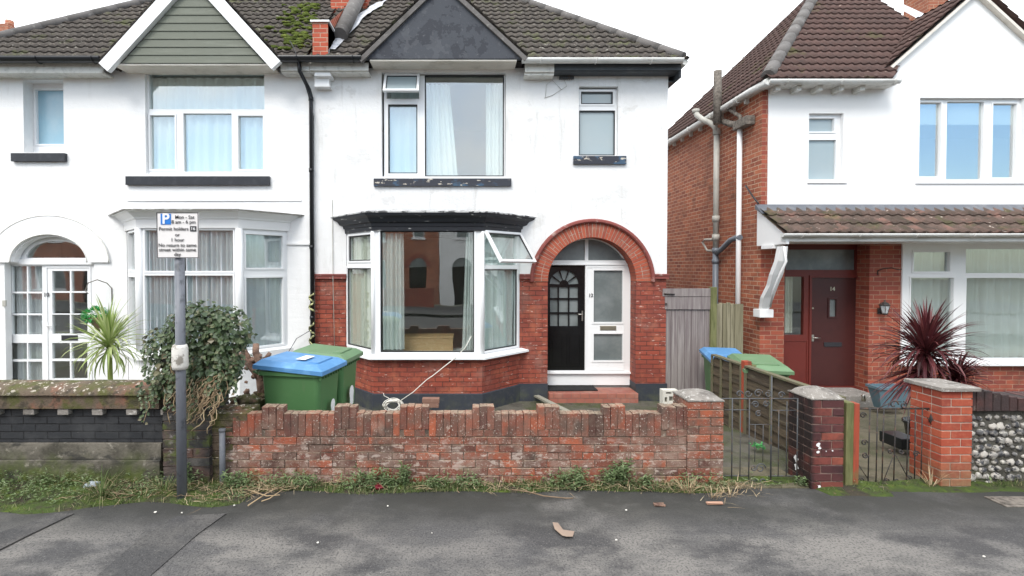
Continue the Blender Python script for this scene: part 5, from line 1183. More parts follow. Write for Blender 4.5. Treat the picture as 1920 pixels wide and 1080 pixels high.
# front wall of number 12
wx0 = P(405, 850, YW).x; px0_, px1_ = P(1288, 850, YW).x, P(1354, 850, YW).x
fw_ = thing('garden_wall', (0, YW+.11, 0), 'long low weathered red brick front wall with crenellated soldier course', 'garden wall')
m = MB(); zb_ = -.06; nC = 7; ch = .0735
bricks(m, wx0+.09, px0_-.005, YW, YW+.115, zb_, nC, ch, mo=.007, j=.003)
zt_ = zb_+nC*ch
x = P(430, 800, YW).x; i = 0; pit = (P(1250, 800, YW).x-P(497, 800, YW).x)/54
# merlon groups start at given pixels
mer = [497, 628, 757, 886, 1009, 1133, 1250]
mx_ = [P(q, 780, YW).x for q in mer]
mc = MB()
mc.box(wx0+.1, px0_-.005, YW+.007, YW+.108, -.1, zt_+.16)
x = P(405, 800, YW).x+.09
k = 0
while x < px0_-.02:
    bw_ = .0665
    raised = any(a-.02 < x+bw_/2 < a+3*.068+.0 for a in mx_)
    if raised:
        m.r = rdist(); m.cbox(x+.001, x+bw_-.0005, YW-.004+random.uniform(-.004, .004), YW+.112, zt_+.070, zt_+.070+.218+random.uniform(-.006, .004), .006, .003)
    else:
        m.r = rdist(); m.cbox(x+.001, x+bw_-.0005, YW-.002+random.uniform(-.004, .004), YW+.112, zt_+.004, zt_+.222+random.uniform(-.006, .004), .006, .003)
    x += .0685
for a in mx_:
    m.r = rdist(); m.cbox(a-.0, a+.10, YW-.0, YW+.11, zt_+.006, zt_+.068, .005, .003); m.r = rdist(); m.cbox(a+.11, a+.2, YW, YW+.11, zt_+.006, zt_+.068, .005, .003)
# stepped brick at the left end
m.build('bricks', M['wall_brick'], fw_)
mc.build('mortar', M['mortar'], fw_)
gpier = thing('gate_pillar', ((px0_+px1_)/2, YW+.15, 0), 'weathered brick gate pillar with domed cap at the right end of the crenellated wall', 'gate pillar', 'brick gate pillars')
pz = P(1320, 752, YW).z
nP = 11; pier(gpier, M['wall_brick'], M['mortar'], px0_, px1_, YW-.02, YW+.32, -.06, nP, (pz+.06)/nP)
def capmesh(parent, x0, x1, y0, y1, z, rise, over, mat, th=.03, dome=True, mb=None):
    m = MB(); n = 8; g = []
    for j_ in range(n+1):
        row = []
        for i_ in range(n+1):
            u = i_/n*2-1; v = j_/n*2-1
            hh = rise*((1-u*u)*(1-v*v))**.55 if dome else rise*(1-max(abs(u), abs(v)))
            row.append(m.v((x0-over+(x1-x0+2*over)*i_/n, y0-over+(y1-y0+2*over)*j_/n, z+th+hh+.004*noise.noise(Vector((u*3, v*3, z*5))))))
        g.append(row)
    for j_ in range(n):
        for i_ in range(n): m.f([g[j_][i_], g[j_][i_+1], g[j_+1][i_+1], g[j_+1][i_]], dome)
    m.box(x0-over, x1+over, y0-over, y1+over, z+.001, z+th-.001)
    edge = [g[0][i_] for i_ in range(n+1)]+[g[j_][n] for j_ in range(1, n+1)]+[g[n][i_] for i_ in range(n-1, -1, -1)]+[g[j_][0] for j_ in range(n-1, 0, -1)]
    return m.build('cap', mat, parent)
capmesh(gpier, px0_, px1_, YW-.02, YW+.32, pz, .06, .006, M['cap'], .012)
# pillar between the gates
p2x0, p2x1 = P(1514, 850, YW-.05).x, P(1574, 850, YW-.05).x; y2 = YW-.1
p2 = thing('gate_pillar', ((p2x0+p2x1)/2, y2+.15, 0), 'dark purple brick pillar between the gates with white paint splashes and pyramid cap', 'gate pillar', 'brick gate pillars')
pz = P(1545, 750, y2).z; pier(p2, material('black_left_dark_brick', (.1, .02, .02), .6, [((.02, .012, .015), 'noise', 2.7, .46, .60, .65), ((.012, .01, .01), 'noise', 2.2, .3, .5, .93, (p2x0+.04, p2x0+.005, 0))], rnd=[(.11, .03, .028), (.19, .05, .038), (.065, .024, .026), (.13, .04, .035), (.26, .07, .045)], bump=(50, .6, .006)), M['dark_mortar'], p2x0, p2x1, y2, y2+.33, -.08, 12, (pz+.08)/12, j=.0015)  # brick colour turns near black towards the left face
capmesh(p2, p2x0, p2x1, y2, y2+.33, pz, .075, .006, M['cap'], .012)
m = MB()
for (px, py, r_) in ((1534, 834, .018), (1537, 840, .013), (1534, 848, .014), (1549, 846, .006), (1536, 912, .013), (1538, 920, .012), (1561, 845, .007)):
    c = P(px, py, y2-.005); q = [c+Vector((r_*(.5+random.random())*math.cos(a), 0, r_*(.5+random.random())*math.sin(a))) for a in [k*PI/5 for k in range(10)]]; m.poly(q); 
for (px, py, r_) in ((1495, 860, .03), (1494, 876, .025)):
    c = Vector((p2x0-.005, y2+.2, P(px, py, y2+.2).z)); m.poly([c+Vector((0, r_*(.5+random.random())*math.cos(a), r_*(.5+random.random())*math.sin(a))) for a in [k*PI/5 for k in range(10)]])
m.build('paint_splash', M['white'], p2)
# posts beside it
m = MB(); a = P(1577, 850, YW).x; b = P(1591, 850, YW).x; m.cbox(a, b, YW-.06, YW+.04, -.1, P(1584, 752, YW).z, .006, .002); tag(m.build('fence_post', M['post_green'], None, ((a+b)/2, YW, 0)), 'green algae-stained timber post beside the dark purple pillar', 'fence post')
m = MB(); a2 = P(1592, 850, YW).x; b2_ = P(1603, 850, YW).x; m.cbox(a2, b2_, YW-.05, YW+.03, -.1, P(1600, 754, YW).z, .006, .002); tag(m.build('gate_post', M['post_red'], None, ((a2+b2_)/2, YW, 0)), 'red stained timber gate post left of the right-hand gate', 'gate post')
# pillar of number 14
p3x0, p3x1 = P(1759, 850, YW-.05).x, P(1816, 850, YW-.05).x; y3 = YW-.08
p3 = thing('gate_pillar', ((p3x0+p3x1)/2, y3+.15, 0), 'clean orange brick gate pillar with flat stone cap beside the flint wall', 'gate pillar', 'brick gate pillars')
pz = P(1790, 733, y3).z; pier(p3, M['new_brick'], M['light_mortar'], p3x0, p3x1, y3, y3+.33, -.06, 13, (pz+.06)/13, j=.0008)
m = MB(); m.cbox(p3x0-.035, p3x1+.045, y3-.035, y3+.37, pz, pz+.035, .006, .002); m.build('cap', M['cap'], p3)
# flint wall
fl = thing('flint_wall', (p3x1+.7, YW+.1, 0), 'knobbly flint wall with dark brick coping at the right edge', 'garden wall')
fx0 = p3x1+.0; fx1 = fx0+2.2; yf = YW-.02
m = MB(); m.box(fx0+.003, fx1, yf+.03, yf+.24, -.1, .74); m.build('mortar', M['flint_mortar'], fl)
m = MB(); x = fx0+.05; n_ = 0
for r_ in range(10):
    for c_ in range(28):
        fx = fx0+.035+c_*.077+(r_ % 2)*.038+random.uniform(-.016, .016); fz = .0+r_*.070+random.uniform(-.014, .014)
        if fx > fx1-.04: continue
        m.r = random.random(); rr = random.uniform(.022, .043); m.blob((fx, yf+.028, fz), rr, 2, .5, (1.1, .55, .9), n_); n_ += 1
m.build('flints', M['flint'], fl)
m = MB()
for k in range(int(2.2/.078)):
    xa = fx0+.0+k*.078; m.r = random.random()
    m.cbox(xa, xa+.07, yf-.02, yf+.26, .71, .83+random.uniform(-.004, .004)+max(0, .1-k*.018), .006, .002)
m.build('coping', material('dark_coping_brick', (.05, .03, .03), .8, [((.02, .018, .018), 'noise', 3, .45, .6, .8), ((.16, .13, .11), 'noise', 20, .6, .7, .6)], rnd=[(.05, .03, .03), (.09, .035, .03), (.035, .025, .025)], bump=(50, .8, .01)), fl)
# wall of number 10
w10 = thing('garden_wall', (-4.5, YW+.1, 0), 'black painted front wall with mossy rounded coping and small brackets', 'garden wall')
ax, bx_ = -9, P(302, 800, YW).x
Z = lambda py: P(150, py, YW).z
m = MB(); m.box(ax, bx_, YW+.02, YW+.24, Z(830), Z(765)); m.build('painted_courses', M['black_brick'], w10)
m = MB(); m.cbox(ax, bx_+.0, YW-.005, YW+.25, Z(861), Z(831), .006); m.cbox(ax, bx_, YW-.03, YW+.26, -.15, Z(861)-.003, .006); m.build('rendered_base', M['grey_render'], w10)
m = MB()
m.box(ax, bx_+.01, YW-.045, YW+.28, Z(764), Z(738))
n = 10; pr = [((YW+.115)-.19*math.cos(PI*k/n), Z(738)+(Z(719)-Z(738))*math.sin(PI*k/n)) for k in range(n+1)]
xs = [ax+(bx_+.02-ax)*k/60 for k in range(61)]
rg = [[m.v((x_, y_, z_+.006*noise.noise(Vector((x_*5, y_*5, 1))))) for (y_, z_) in pr] for x_ in xs]
for i in range(60):
    for k in range(n): m.f([rg[i][k], rg[i][k+1], rg[i+1][k+1], rg[i+1][k]], True)
m.f(rg[0]); m.f(rg[-1])
m.build('coping', M['coping'], w10)
for px in range(-320, 280, 64):
    m = MB(); c = P(259-(259-px)//64*64 if 0 else px, 770, YW).x
    m = MB(); a = P(px+59, 770, YW).x; m.cbox(a-.05, a+.05, YW-.035, YW+.03, Z(776), Z(765)-.002, .005, .002); m.build('coping_bracket', M['cap'], w10)
# ivy-covered pillar
i0, i1 = P(305, 800, YW-.06).x, P(392, 800, YW-.06).x
ip = thing('gate_pillar', ((i0+i1)/2, YW+.15, 0), 'mossy old brick pillar under the ivy behind the parking sign pole', 'gate pillar', 'brick gate pillars')
pier(ip, material('mossy_dark_brick', (.1, .06, .05), .95, [((.03, .03, .03), 'noise', 4, .42, .58, .85), ((.28, .26, .25), 'noise', 9, .6, .68, .6), ((.08, .10, .025), 'noise', 6, .5, .62, .8)], rnd=[(.05, .045, .042), (.09, .05, .04), (.085, .08, .075), (.035, .035, .036)], bump=(50, .9, .01)), M['mortar'], i0, i1, YW-.06, YW+.34, -.06, 15, .085, j=.005)
# boundary wall back to the houses
bwt = thing('boundary_wall', (-2.45, 5.6, 0), 'short crumbling mossy brick wall running back beside the green bins', 'garden wall')
m = MB(); pxr = P(404, 780, YW).x
for k in range(9):
    z = -.05+k*.075; x_ = wx0-.02
    y_ = YW+.0
    while y_ < 6.3:
        if k < 7 or (y_ < 5.2) or random.random() < .7:
            m.r = rdist(); m.cbox(wx0-.06+random.uniform(-.012, .012), wx0+.16+random.uniform(-.012, .012), y_, y_+.21, z, z+.068, .007, .006)
        y_ += .225
for k in range(16):
    m.r = rdist(); c = (wx0+.03+random.uniform(-.1, .14), YW+.5+random.uniform(-.4, 1.2), .62+random.uniform(-.02, .1)); m.blob(c, random.uniform(.04, .09), 2, .8, (1.2, 1, .7), k)
m.build('bricks', M['coping'], bwt)
m = MB(); m.cbox(wx0-.07, wx0+.3, YW-.01, YW+.3, P(420, 782, YW).z-.03, P(420, 774, YW).z-.0, .01, .006); m.build('cap', M['coping'], bwt)

# ------------------------------------------------------------------ parking sign
dpo = 4.42; pb_ = G(341, 922, 0.0); pb_.y = dpo; pb_.x = P(340, 800, dpo).x
ps = thing('parking_sign', (pb_.x, dpo, 0), 'grey pole carrying a white parking permit sign in front of the ivy', 'street sign')
m = MB(); m.tube([(pb_.x, dpo, -.1), (pb_.x, dpo, P(335, 405, dpo).z)], .041, 16); m.build('pole', M['pole'], ps)
m = MB(); za, zb2 = P(340, 692, dpo).z, P(340, 646, dpo).z; m.lathe((pb_.x-.005, dpo, 0), [(.06, za), (.068, za+.03), (.066, zb2-.03), (.055, zb2)], 14); m.build('sleeve', M['pole_white'], ps)
sgp = Plane((0, dpo-.05)); a, b, c, d = sgp.rect(294.5, 398.5, 372.5, 483.5)
m = MB(); m.cbox(a, b, dpo-.052, dpo-.045, c, d, .002); sg = m.build('sign_plate', M['sign_face'], ps)
m = MB(); 
for (x0_, x1_, z0_, z1_) in ((a, b, c, c+.005), (a, b, d-.005, d), (a, a+.005, c+.005, d-.005), (b-.005, b, c+.005, d-.005)): m.box(x0_, x1_, dpo-.0555, dpo-.0525, z0_, z1_)
m.build('sign_border', M['ink'], sg)
m = MB(); q = sgp.rect(302, 401, 321, 421); m.box(q[0], q[1], dpo-.0565, dpo-.0525, q[2], q[3]); m.build('blue_square', M['sign_blue'], sg)
def st_(t, px, py, size, mat='ink', off=.0575, bold=.0002):
    p = sgp.px(px, py); text(t, size, M[mat], (p[0], dpo-off, p[1]), sg, ps['_b'], 'lettering', bold=bold, xs=1.0)
st_('P', 311.5, 411, .125, 'white', .058, .003)
st_('Mon - Sat', 347, 407.5, .043); st_('8 am - 6 pm', 345, 416.5, .043)
st_('Permit holders', 326.5, 429.5, .043); st_('or', 333.5, 440.5, .043); st_('1 hour', 333.5, 450, .043)
st_('No return to same', 333.5, 460, .043); st_('street within same', 333.5, 468.5, .043); st_('day', 333.5, 477, .043)
m = MB(); q = sgp.rect(357, 424, 368.5, 434); m.box(q[0], q[1], dpo-.0565, dpo-.0525, q[2], q[3]); m.build('zone_box', M['ink'], sg)
st_('16', 362.7, 429, .040, 'white', .058, .0)
for z_ in (c+.08, d-.08):
    m = MB(); m.tube([(pb_.x, dpo, z_-.012), (pb_.x, dpo, z_+.012)], .047, 14); m.build('clamp', M['pole'], ps)
# short conduit stub
q = P(417, 860, YW-.06); m = MB(); m.tube([(q.x, YW-.06, -.1), (q.x, YW-.06, P(417, 805, YW-.06).z)], .026, 12); m.tube([(q.x, YW-.06, P(417, 809, YW-.06).z), (q.x, YW-.06, P(417, 804, YW-.06).z)], .03, 12)
tag(m.build('conduit_pipe', M['lead'], None, (q.x, YW-.06, 0)), 'short dark upright pipe against the left end of the crenellated wall', 'pipe')

# ------------------------------------------------------------------ wheelie bins
def make_bin(lidmat, label, W=.60, D=.80, H=1.0):
    t = thing('wheelie_bin', (0, 0, 0), label, 'wheelie bin', 'council wheelie bins'); t['_b'] = (0, 0, 0)
    m = MB()     # local: x right along the width W, y depth D (front at 0)
    prof = [(.0, .78, .84), (.10, .80, .86), (.86, .96, .97), (.90, .97, .98)]
    rg = []; rr = .06
    def ring(z, fw, fd):
        hw = W*fw/2; hd = D*fd/2; pts = []
        for (sx, sy, a0) in ((1, 1, 0), (-1, 1, PI/2), (-1, -1, PI), (1, -1, 3*PI/2)):
            for k in range(5):
                a = a0+PI/2*k/4; pts.append((sx*(hw-rr)+rr*math.cos(a), sy*(hd-rr)+rr*math.sin(a), z))
        return [m.v(p) for p in pts]
    for z, fw, fd_ in prof: rg.append(ring(z*H+.05, fw*.93, fd_*.93))
    rg.append(ring(.905*H+.05, 1.0, 1.0)); rg.append(ring(.945*H+.05, 1.0, 1.0)); rg.append(ring(.95*H+.05, .93, .93))
    L = len(rg[0])
    for a, b in zip(rg[:-1], rg[1:]):
        for k in range(L): m.f([a[k], a[(k+1) % L], b[(k+1) % L], b[k]])
    m.f(rg[0][::-1]); m.f(rg[-1])
    for k in range(9):
        m.box(-W*.46+k*W*.11, -W*.46+k*W*.11+.008, -D*.5+.006, -D*.5+.03, .87*H+.05, .905*H+.049)
    body = m.build('body', M['bin_green'], t)
    m = MB(); z = .955*H+.05
    hw = W/2+.02; hd = D/2+.03
    def lr(z_, ex, f0, f1): return [m.v(p) for p in ((-hw*ex, -hd*ex+f0, z_), (hw*ex, -hd*ex+f0, z_), (hw*ex, hd*ex-f1, z_+.05), (-hw*ex, hd*ex-f1, z_+.05))]
    A = lr(z-.03, 1, 0, 0); B = lr(z+.012, 1, 0, 0); C_ = lr(z+.03, .93, 0, 0); D_ = lr(z+.062, .83, .02, .0)
    for a, b in ((A, B), (B, C_), (C_, D_)):
        for k in range(4): m.f([a[k], a[(k+1) % 4], b[(k+1) % 4], b[k]])
    m.f(A[::-1]); m.f(D_)
    m.cbox(-hw*.55, hw*.55, -hd*.72, -hd*.4, z+.055, z+.082, .008)
    for s_ in (-1, 1): m.cbox(s_*hw*.45-.04, s_*hw*.45+.04, hd-.08, hd+.04, z+.03, z+.07, .01)
    lid = m.build('lid', M[lidmat], t)
    m = MB(); m.tube([(-W*.42, D/2+.06, .98*H), (W*.42, D/2+.06, .98*H)], .014, 8)
    for s_ in (-1, 1): m.tube([(s_*W*.40, D/2-.01, .95*H), (s_*W*.40, D/2+.06, .98*H)], .014, 8)
    m.build('handle', M['bin_green'], t)
    for s_ in (-1, 1):
        m = MB(); m.tube([(s_*W*.40, D*.40, .10), (s_*W*.47, D*.40, .10)], .10, 16, smooth=False); m.build('wheel', M['rubber'], t)
    return t
def emblem(t, x, y, z, W, face='y', n=''):
    """stuck-on council badge: a round-topped white shape over a white panel with a number"""
    m = MB(); pts = arc(0, .06, .06, 0, PI, 10)+[(-.075, 0), (-.05, 0), (-.05, -.07), (.05, -.07), (.05, 0), (.075, 0)]
    if face == 'x': f = lambda a, b: Vector((x, y+a*W, z+b*W))
    else: f = lambda a, b: Vector((x+a*W, y, z+b*W))
    m.poly([f(a, b) for a, b in pts]); return m.build('badge', M['sticker'], t)
B1 = make_bin('bin_blue', 'green wheelie bin with a blue lid nearest the crenellated wall')
def place(t, F0, F1, z, flip=0):
    """near-front corner at F0, direction of its long side towards F1"""
    d = (F1-F0).normalized(); return d
def setbin(t, corner, ang, z):
    # corner = world position of the (+x,-y) corner; ang rotates the bin
    t.rotation_euler = (0, 0, ang); c = Matrix.Rotation(ang, 3, 'Z') @ Vector((.30, -.40, 0)); t.location = (corner[0]-c.x, corner[1]-c.y, z)
def copybin(src, label, lidmat=None):
    r = src.copy(); COL.objects.link(r); r['label'] = label
    for ch_ in list(src.children):
        c = ch_.copy(); c.parent = r; COL.objects.link(c)
        if lidmat and ch_.name.startswith('lid'):
            c.data = ch_.data.copy(); c.data.materials[0] = M[lidmat]
    return r
B2 = copybin(B1, 'all-green wheelie bin standing just behind the blue-lidded one', 'bin_green2')
B3 = copybin(B1, 'blue-lidded bin behind the lap fence, against the orange brick side wall')
B4 = copybin(B1, 'green-lidded bin behind the lap fence, nearer the maroon door', 'bin_green2')
def gl(px, py, zl): return G(px, py, zl)
zl = 1.0
def binat(t, px, py, zlid, ang, gzv, long_first=False):
    p = G(px, py, zlid); t.scale = (1, 1, 1)
    # long side (depth .8) faces the street: rotate so that local -x side ... use +90 degrees
    a = ang+PI/2; c = Matrix.Rotation(a, 3, 'Z') @ Vector((-.32, -.43, 0)); t.rotation_euler = (0, 0, a); t.location = (p.x-c.x, p.y-c.y, gzv); return p
binat(B1, 612, 704, .99, R(-10), .03); binat(B2, 660, 678, .99, R(-8), .0)
def bin2(t, cx_, cy_, ang, z):
    c = Matrix.Rotation(ang, 3, 'Z') @ Vector((.32, -.43, 0)); t.rotation_euler = (0, 0, ang); t.location = (cx_-c.x, cy_-c.y, z)
B1.scale = (.95, .88, .97); B2.scale = (.95, .80, .98); B3.scale = B4.scale = (.9, .9, .97)
bin2(B4, 4.19, 6.25, R(-13), -.25); bin2(B3, 4.32, 7.38, R(-13), -.34)
def badge(t, lx, ly, lz, nx, W=1.0):
    m = MB(); pts = arc(0, .055, .05, 0, PI, 8)+[(-.055, .05), (-.04, -.0), (-.04, -.06), (.04, -.06), (.04, 0), (.055, .05)]
    m.poly([Vector((lx+(a*W if nx == 'y' else 0), ly+(a*W if nx == 'x' else 0), lz+b_*W)) for a, b_ in pts])
    o = m.build('badge', M['sticker'], None); o.parent = t; o.location = (0, 0, 0); return o
badge(B1, .0, -.398, .56, 'y'); badge(B2, -.04, -.398, .52, 'y', 1.4)
m = MB(); zq = .955+.05+.0855; m.poly([(-.14, -.12, 1.0905), (.10, -.12, 1.0905), (.10, .0, 1.096), (-.14, .0, 1.096)]); m.v((0, 0, 0)); o = m.build('lid_sticker', M['sticker'], None); o.parent = B1; o.location = (0, 0, .012)

# ------------------------------------------------------------------ fences and side gate 
fA = Vector((3.69, 4.82)); fB = Vector((3.66, 7.32))
fz0 = P(1590, 750, 4.82).z; fz1 = P(1340, 666, 7.32).z
fence = thing('lap_fence', (fA.x, fA.y, 0), 'low dark overlapping-board fence between the paths with a red-stained post', 'fence')
dF = fB-fA; LF = dF.length; FPl = Plane(fA, (dF.x, dF.y))     # normal points to -x side
sgn = 1 if FPl.n.x < 0 else -1
tm = .67
def ftop(t): return fz0+(fz1-fz0)*t
def fbot(t): return ftop(t)-.90
for (ta, tb) in ((.01, tm-.02), (tm+.02, .99)):
    m = MB(); nb = 7
    for k in range(nb):
        m.r = random.random()
        za, zb3 = k/nb, (k+1)/nb+.03; vs = []
        def fp(t, v_, o): return FPl.pt(t*LF, fbot(t)+(ftop(t)-.02-fbot(t))*min(v_, 1), o*sgn)
        w1 = random.uniform(-.01, .01)
        n = 8
        for i in range(n):
            t0 = ta+(tb-ta)*i/n; t1 = ta+(tb-ta)*(i+1)/n; wob = lambda t: .008*math.sin(t*23+k*2)
            m.hexa([fp(t0, za+wob(t0), .034), fp(t1, za+wob(t1), .034), fp(t1, za+wob(t1), .02), fp(t0, za+wob(t0), .02), fp(t0, zb3+wob(t0), .014), fp(t1, zb3+wob(t1), .014), fp(t1, zb3+wob(t1), 0), fp(t0, zb3+wob(t0), 0)])
    m.build('lap_panel', M['fence_wood'], fence)
    m = MB()
    for t in [ta+(tb-ta)*k/3 for k in range(4)]:
        m.hexa([FPl.pt(t*LF-.018, fbot(t), .05*sgn), FPl.pt(t*LF+.018, fbot(t), .05*sgn), FPl.pt(t*LF+.018, fbot(t), .03*sgn), FPl.pt(t*LF-.018, fbot(t), .03*sgn), FPl.pt(t*LF-.018, ftop(t), .05*sgn), FPl.pt(t*LF+.018, ftop(t), .05*sgn), FPl.pt(t*LF+.018, ftop(t), .03*sgn), FPl.pt(t*LF-.018, ftop(t), .03*sgn)])
    m.hexa([FPl.pt(ta*LF, ftop(ta)-.0, .055*sgn), FPl.pt(tb*LF, ftop(tb)-.0, .055*sgn), FPl.pt(tb*LF, ftop(tb)-.0, -.02*sgn), FPl.pt(ta*LF, ftop(ta)-.0, -.02*sgn), FPl.pt(ta*LF, ftop(ta)+.022, .055*sgn), FPl.pt(tb*LF, ftop(tb)+.022, .055*sgn), FPl.pt(tb*LF, ftop(tb)+.022, -.02*sgn), FPl.pt(ta*LF, ftop(ta)+.022, -.02*sgn)])
    m.build('batten', M['fence_frame'], fence)
c = FPl.pt(tm*LF, 0, 0); m = MB(); m.cbox(c.x-.045, c.x+.045, c.y-.045, c.y+.045, -.4, ftop(tm)+.07, .006, .002); m.build('post', M['post_red'], fence)
m = MB(); m.cbox(c.x+.05, c.x+.11, c.y-.04, c.y+.05, -.4, ftop(tm)+.02, .006, .002); m.build('post', M['post_green'], fence)
# side gate
GP_ = Plane((0, 8.62)); sg_ = thing('side_gate', GP_.pt(GP_.px(1290, 735)[0], -.26), 'silvered vertical-board side gate beside the brick porch pier', 'gate')
a, b, c, d = GP_.rect(1246, 545, 1334, 737)
nb = 7
m = MB()
for k in range(nb):
    m.r = random.random(); x0_ = a+(b-a)*k/nb; x1_ = a+(b-a)*(k+1)/nb-.006
    m.cbox(x0_, x1_, 8.62, 8.642, c-.02, d-.01+random.uniform(-.006, .006), .003, .001)
m.build('boards', M['wood_grey'], sg_)
m = MB(); m.r = .6; q = GP_.rect(1243, 541, 1337, 556, .03); m.cbox(q[0], q[1], 8.59, 8.618, q[2], q[3], .004, .003); q = GP_.rect(1247, 557, 1335, 580, .03); m.r = .2; m.cbox(q[0], q[1], 8.592, 8.617, q[2], q[3], .004, .002); m.build('ledge', M['wood_grey'], sg_)
m = MB(); q = GP_.px(1249, 570, .04); m.tube([(q[0], 8.592, q[1]), (q[0], 8.57, q[1])], .018, 8); m.tube([(a-.03, 8.58, d+.03-.08), (a+.15, 8.575, d-.06)], .012, 6); m.build('latch', M['iron'], sg_)
m = MB(); q = GP_.rect(1330, 536, 1341, 760); m.cbox(q[0], q[1], 8.57, 8.66, -.4, q[3]-.02, .005, .002); m.build('gate_post', M['post_green'], sg_)
bf = thing('board_fence', (P(1368, 650, 9.0).x, 9.0, -.3), 'short tan vertical-board fence between the side gate and the brick wall', 'fence')
m = MB(); n_ = 7
for k in range(n_):
    pxa = 1341+k*7.3 if k < 6 else 1377; wpx = 6.6 if k < 5 else 8
    if k == 5: pxa, wpx = 1368, 9
    if k == 6: pxa, wpx = 1378, 16
    p0_ = P(pxa, 600, 8.9); p1_ = P(pxa+wpx, 600, 8.9); m.r = random.random(); zt_b = P(1368, 568+random.uniform(-2, 3), 8.9).z
    m.cbox(p0_.x, p1_.x, 8.9+random.uniform(0, .02), 8.93, -.4, zt_b, .004, .003)
m.build('boards', M['wood_tan'], bf)
m = MB(); m.box(P(1341, 600, 8.95).x, P(1394, 600, 8.95).x, 8.955, 9.0, 1.2, 1.28); m.build('rail', M['wood_tan'], bf)

# ------------------------------------------------------------------ iron gates
def scroll(m, c, r, t0, turns, th=.006, yd=0, sx=1, inner=.25):
    n = int(18*turns); pts = []
    for i in range(n+1):
        u = i/n; a = t0+turns*2*PI*u; rr = r*(1-(1-inner)*u); pts.append((c[0]+sx*rr*math.cos(a), yd, c[1]+rr*math.sin(a)))
    m.tube(pts, th, 5)
g1 = thing('iron_gate', (P(1430, 912, YW).x, YW+.05, 0), 'narrow grey wrought iron gate with scrolls beside the crenellated wall', 'gate', 'wrought iron garden gates')
yg = YW+.05; GX = lambda px, py=850: P(px, py, yg).x; GZ = lambda py: P(1430, py, yg).z
m = MB()
for (x0_, x1_, py, r_) in ((1352, 1496, 747.5, .009), (1358, 1405, 768.5, .007), (1444, 1494, 769.5, .007), (1354, 1403, 892, .007), (1441, 1495, 892.5, .007), (1370, 1491, 912, .009), (1403, 1444, 796, .005)):
    m.tube([(GX(x0_), yg, GZ(py)), (GX(x1_), yg, GZ(py))], r_*.75, 6)
m.build('rail', M['iron_grey'], g1)
m = MB()
for (px, y0_, y1_, r_) in ((1371, 704 if 0 else 747, 912, .009), (1386.5, 768, 892, .006), (1403, 747, 912, .008), (1414, 796, 912 if 0 else 865, .005), (1429, 796, 865, .005), (1444, 704, 912, .010), (1458, 770, 892, .006), (1473, 752, 892, .006), (1493, 747, 912, .009)):
    m.tube([(GX(px), yg-.012, GZ(y0_)), (GX(px), yg-.012, GZ(y1_))], r_*.75, 6)
m.build('bar', M['iron_grey'], g1)
m = MB()
for (px, py, r_, t0, tu, sx) in ((1384, 738, .032, 0, 1.2, 1), (1400, 737, .036, PI, 1.1, -1), (1419, 737, .042, 0, 1.4, 1), (1437, 738, .034, PI/2, 1.3, -1), (1462, 740, .034, 0, 1.2, 1), (1414, 758, .035, 0, 1.4, -1), (1434, 757, .032, 0, 1.4, 1), (1420, 775, .03, 1, 1.4, 1), (1411, 902, .04, 0, 1.5, 1), (1430, 902, .04, PI, 1.5, -1), (1425, 877, .05, 0, 1.3, 1), (1412, 876, .03, PI, 1.3, -1)):
    scroll(m, (GX(px), GZ(py)), r_, t0, tu, .006, yg-.012, sx)
m.build('scroll', M['iron_grey'], g1)
g2 = thing('iron_gate', (P(1670, 912, YW).x, YW+.05, 0), 'narrow rusty black wrought iron gate before the tan path', 'gate', 'wrought iron garden gates')
m = MB()
for (x0_, x1_, py, r_) in ((1603, 1746, 766, .009), (1601, 1745, 912.5, .009)): m.tube([(GX(x0_), yg, GZ(py)), (GX(x1_), yg, GZ(py))], r_, 6)
m.build('rail', M['iron'], g2)
m = MB()
for (px, px2) in ((1605, 1601), (1629, 1625), (1643, 1640), (1655, 1651), (1677, 1673), (1701, 1697), (1714, 1712), (1727, 1724)):
    m.tube([(GX(px, 766), yg-.014, GZ(766)), (GX(px2, 912), yg-.014, GZ(912))], .0055 if px > 1610 else .009, 6)
m.tube([(GX(1673, 850), yg-.02, GZ(850)), (GX(1651), yg-.02, GZ(908))], .004, 5); m.tube([(GX(1675), yg-.02, GZ(850)), (GX(1697), yg-.02, GZ(890))], .004, 5); m.tube([(GX(1604), yg-.02, GZ(866)), (GX(1624), yg-.02, GZ(895))], .004, 5)
m.build('bar', M['iron'], g2)
m = MB()
for (px, py, r_, t0, tu, sx) in ((1618, 829, .03, 0, 1.3, 1), (1620, 852, .032, PI, 1.3, -1), (1667, 846, .025, 0, 1.4, 1), (1687, 846, .025, PI, 1.4, -1), (1612, 900, .03, 0, 1.3, 1), (1660, 901, .028, 0, 1.4, 1), (1680, 901, .03, PI, 1.4, -1), (1702, 896, .03, 0, 1.3, 1), (1672, 758, .045, 0, .9, 1), (1690, 759, .035, PI/2, 1.3, -1), (1615, 778, .03, 0, 1.3, 1), (1715, 850, .03, 0, 1.2, 1)):
    scroll(m, (GX(px), GZ(py)), r_, t0, tu, .006, yg-.014, sx)
m.tube([(GX(1645), yg-.014, GZ(764)), (GX(1660), yg-.014, GZ(757)), (GX(1675), yg-.014, GZ(751)), (GX(1686), yg-.014, GZ(753))], .0045, 5)
m.build('scroll', M['iron'], g2)
m = MB(); m.cbox(GX(1742), GX(1750), yg-.03, yg+.03, -.02, GZ(768), .004, .004); m.blob((GX(1745), yg-.02, GZ(785)), .035, 2, .5, (1, .8, 1.6), 3); m.build('hinge_post', M['iron'], g2)

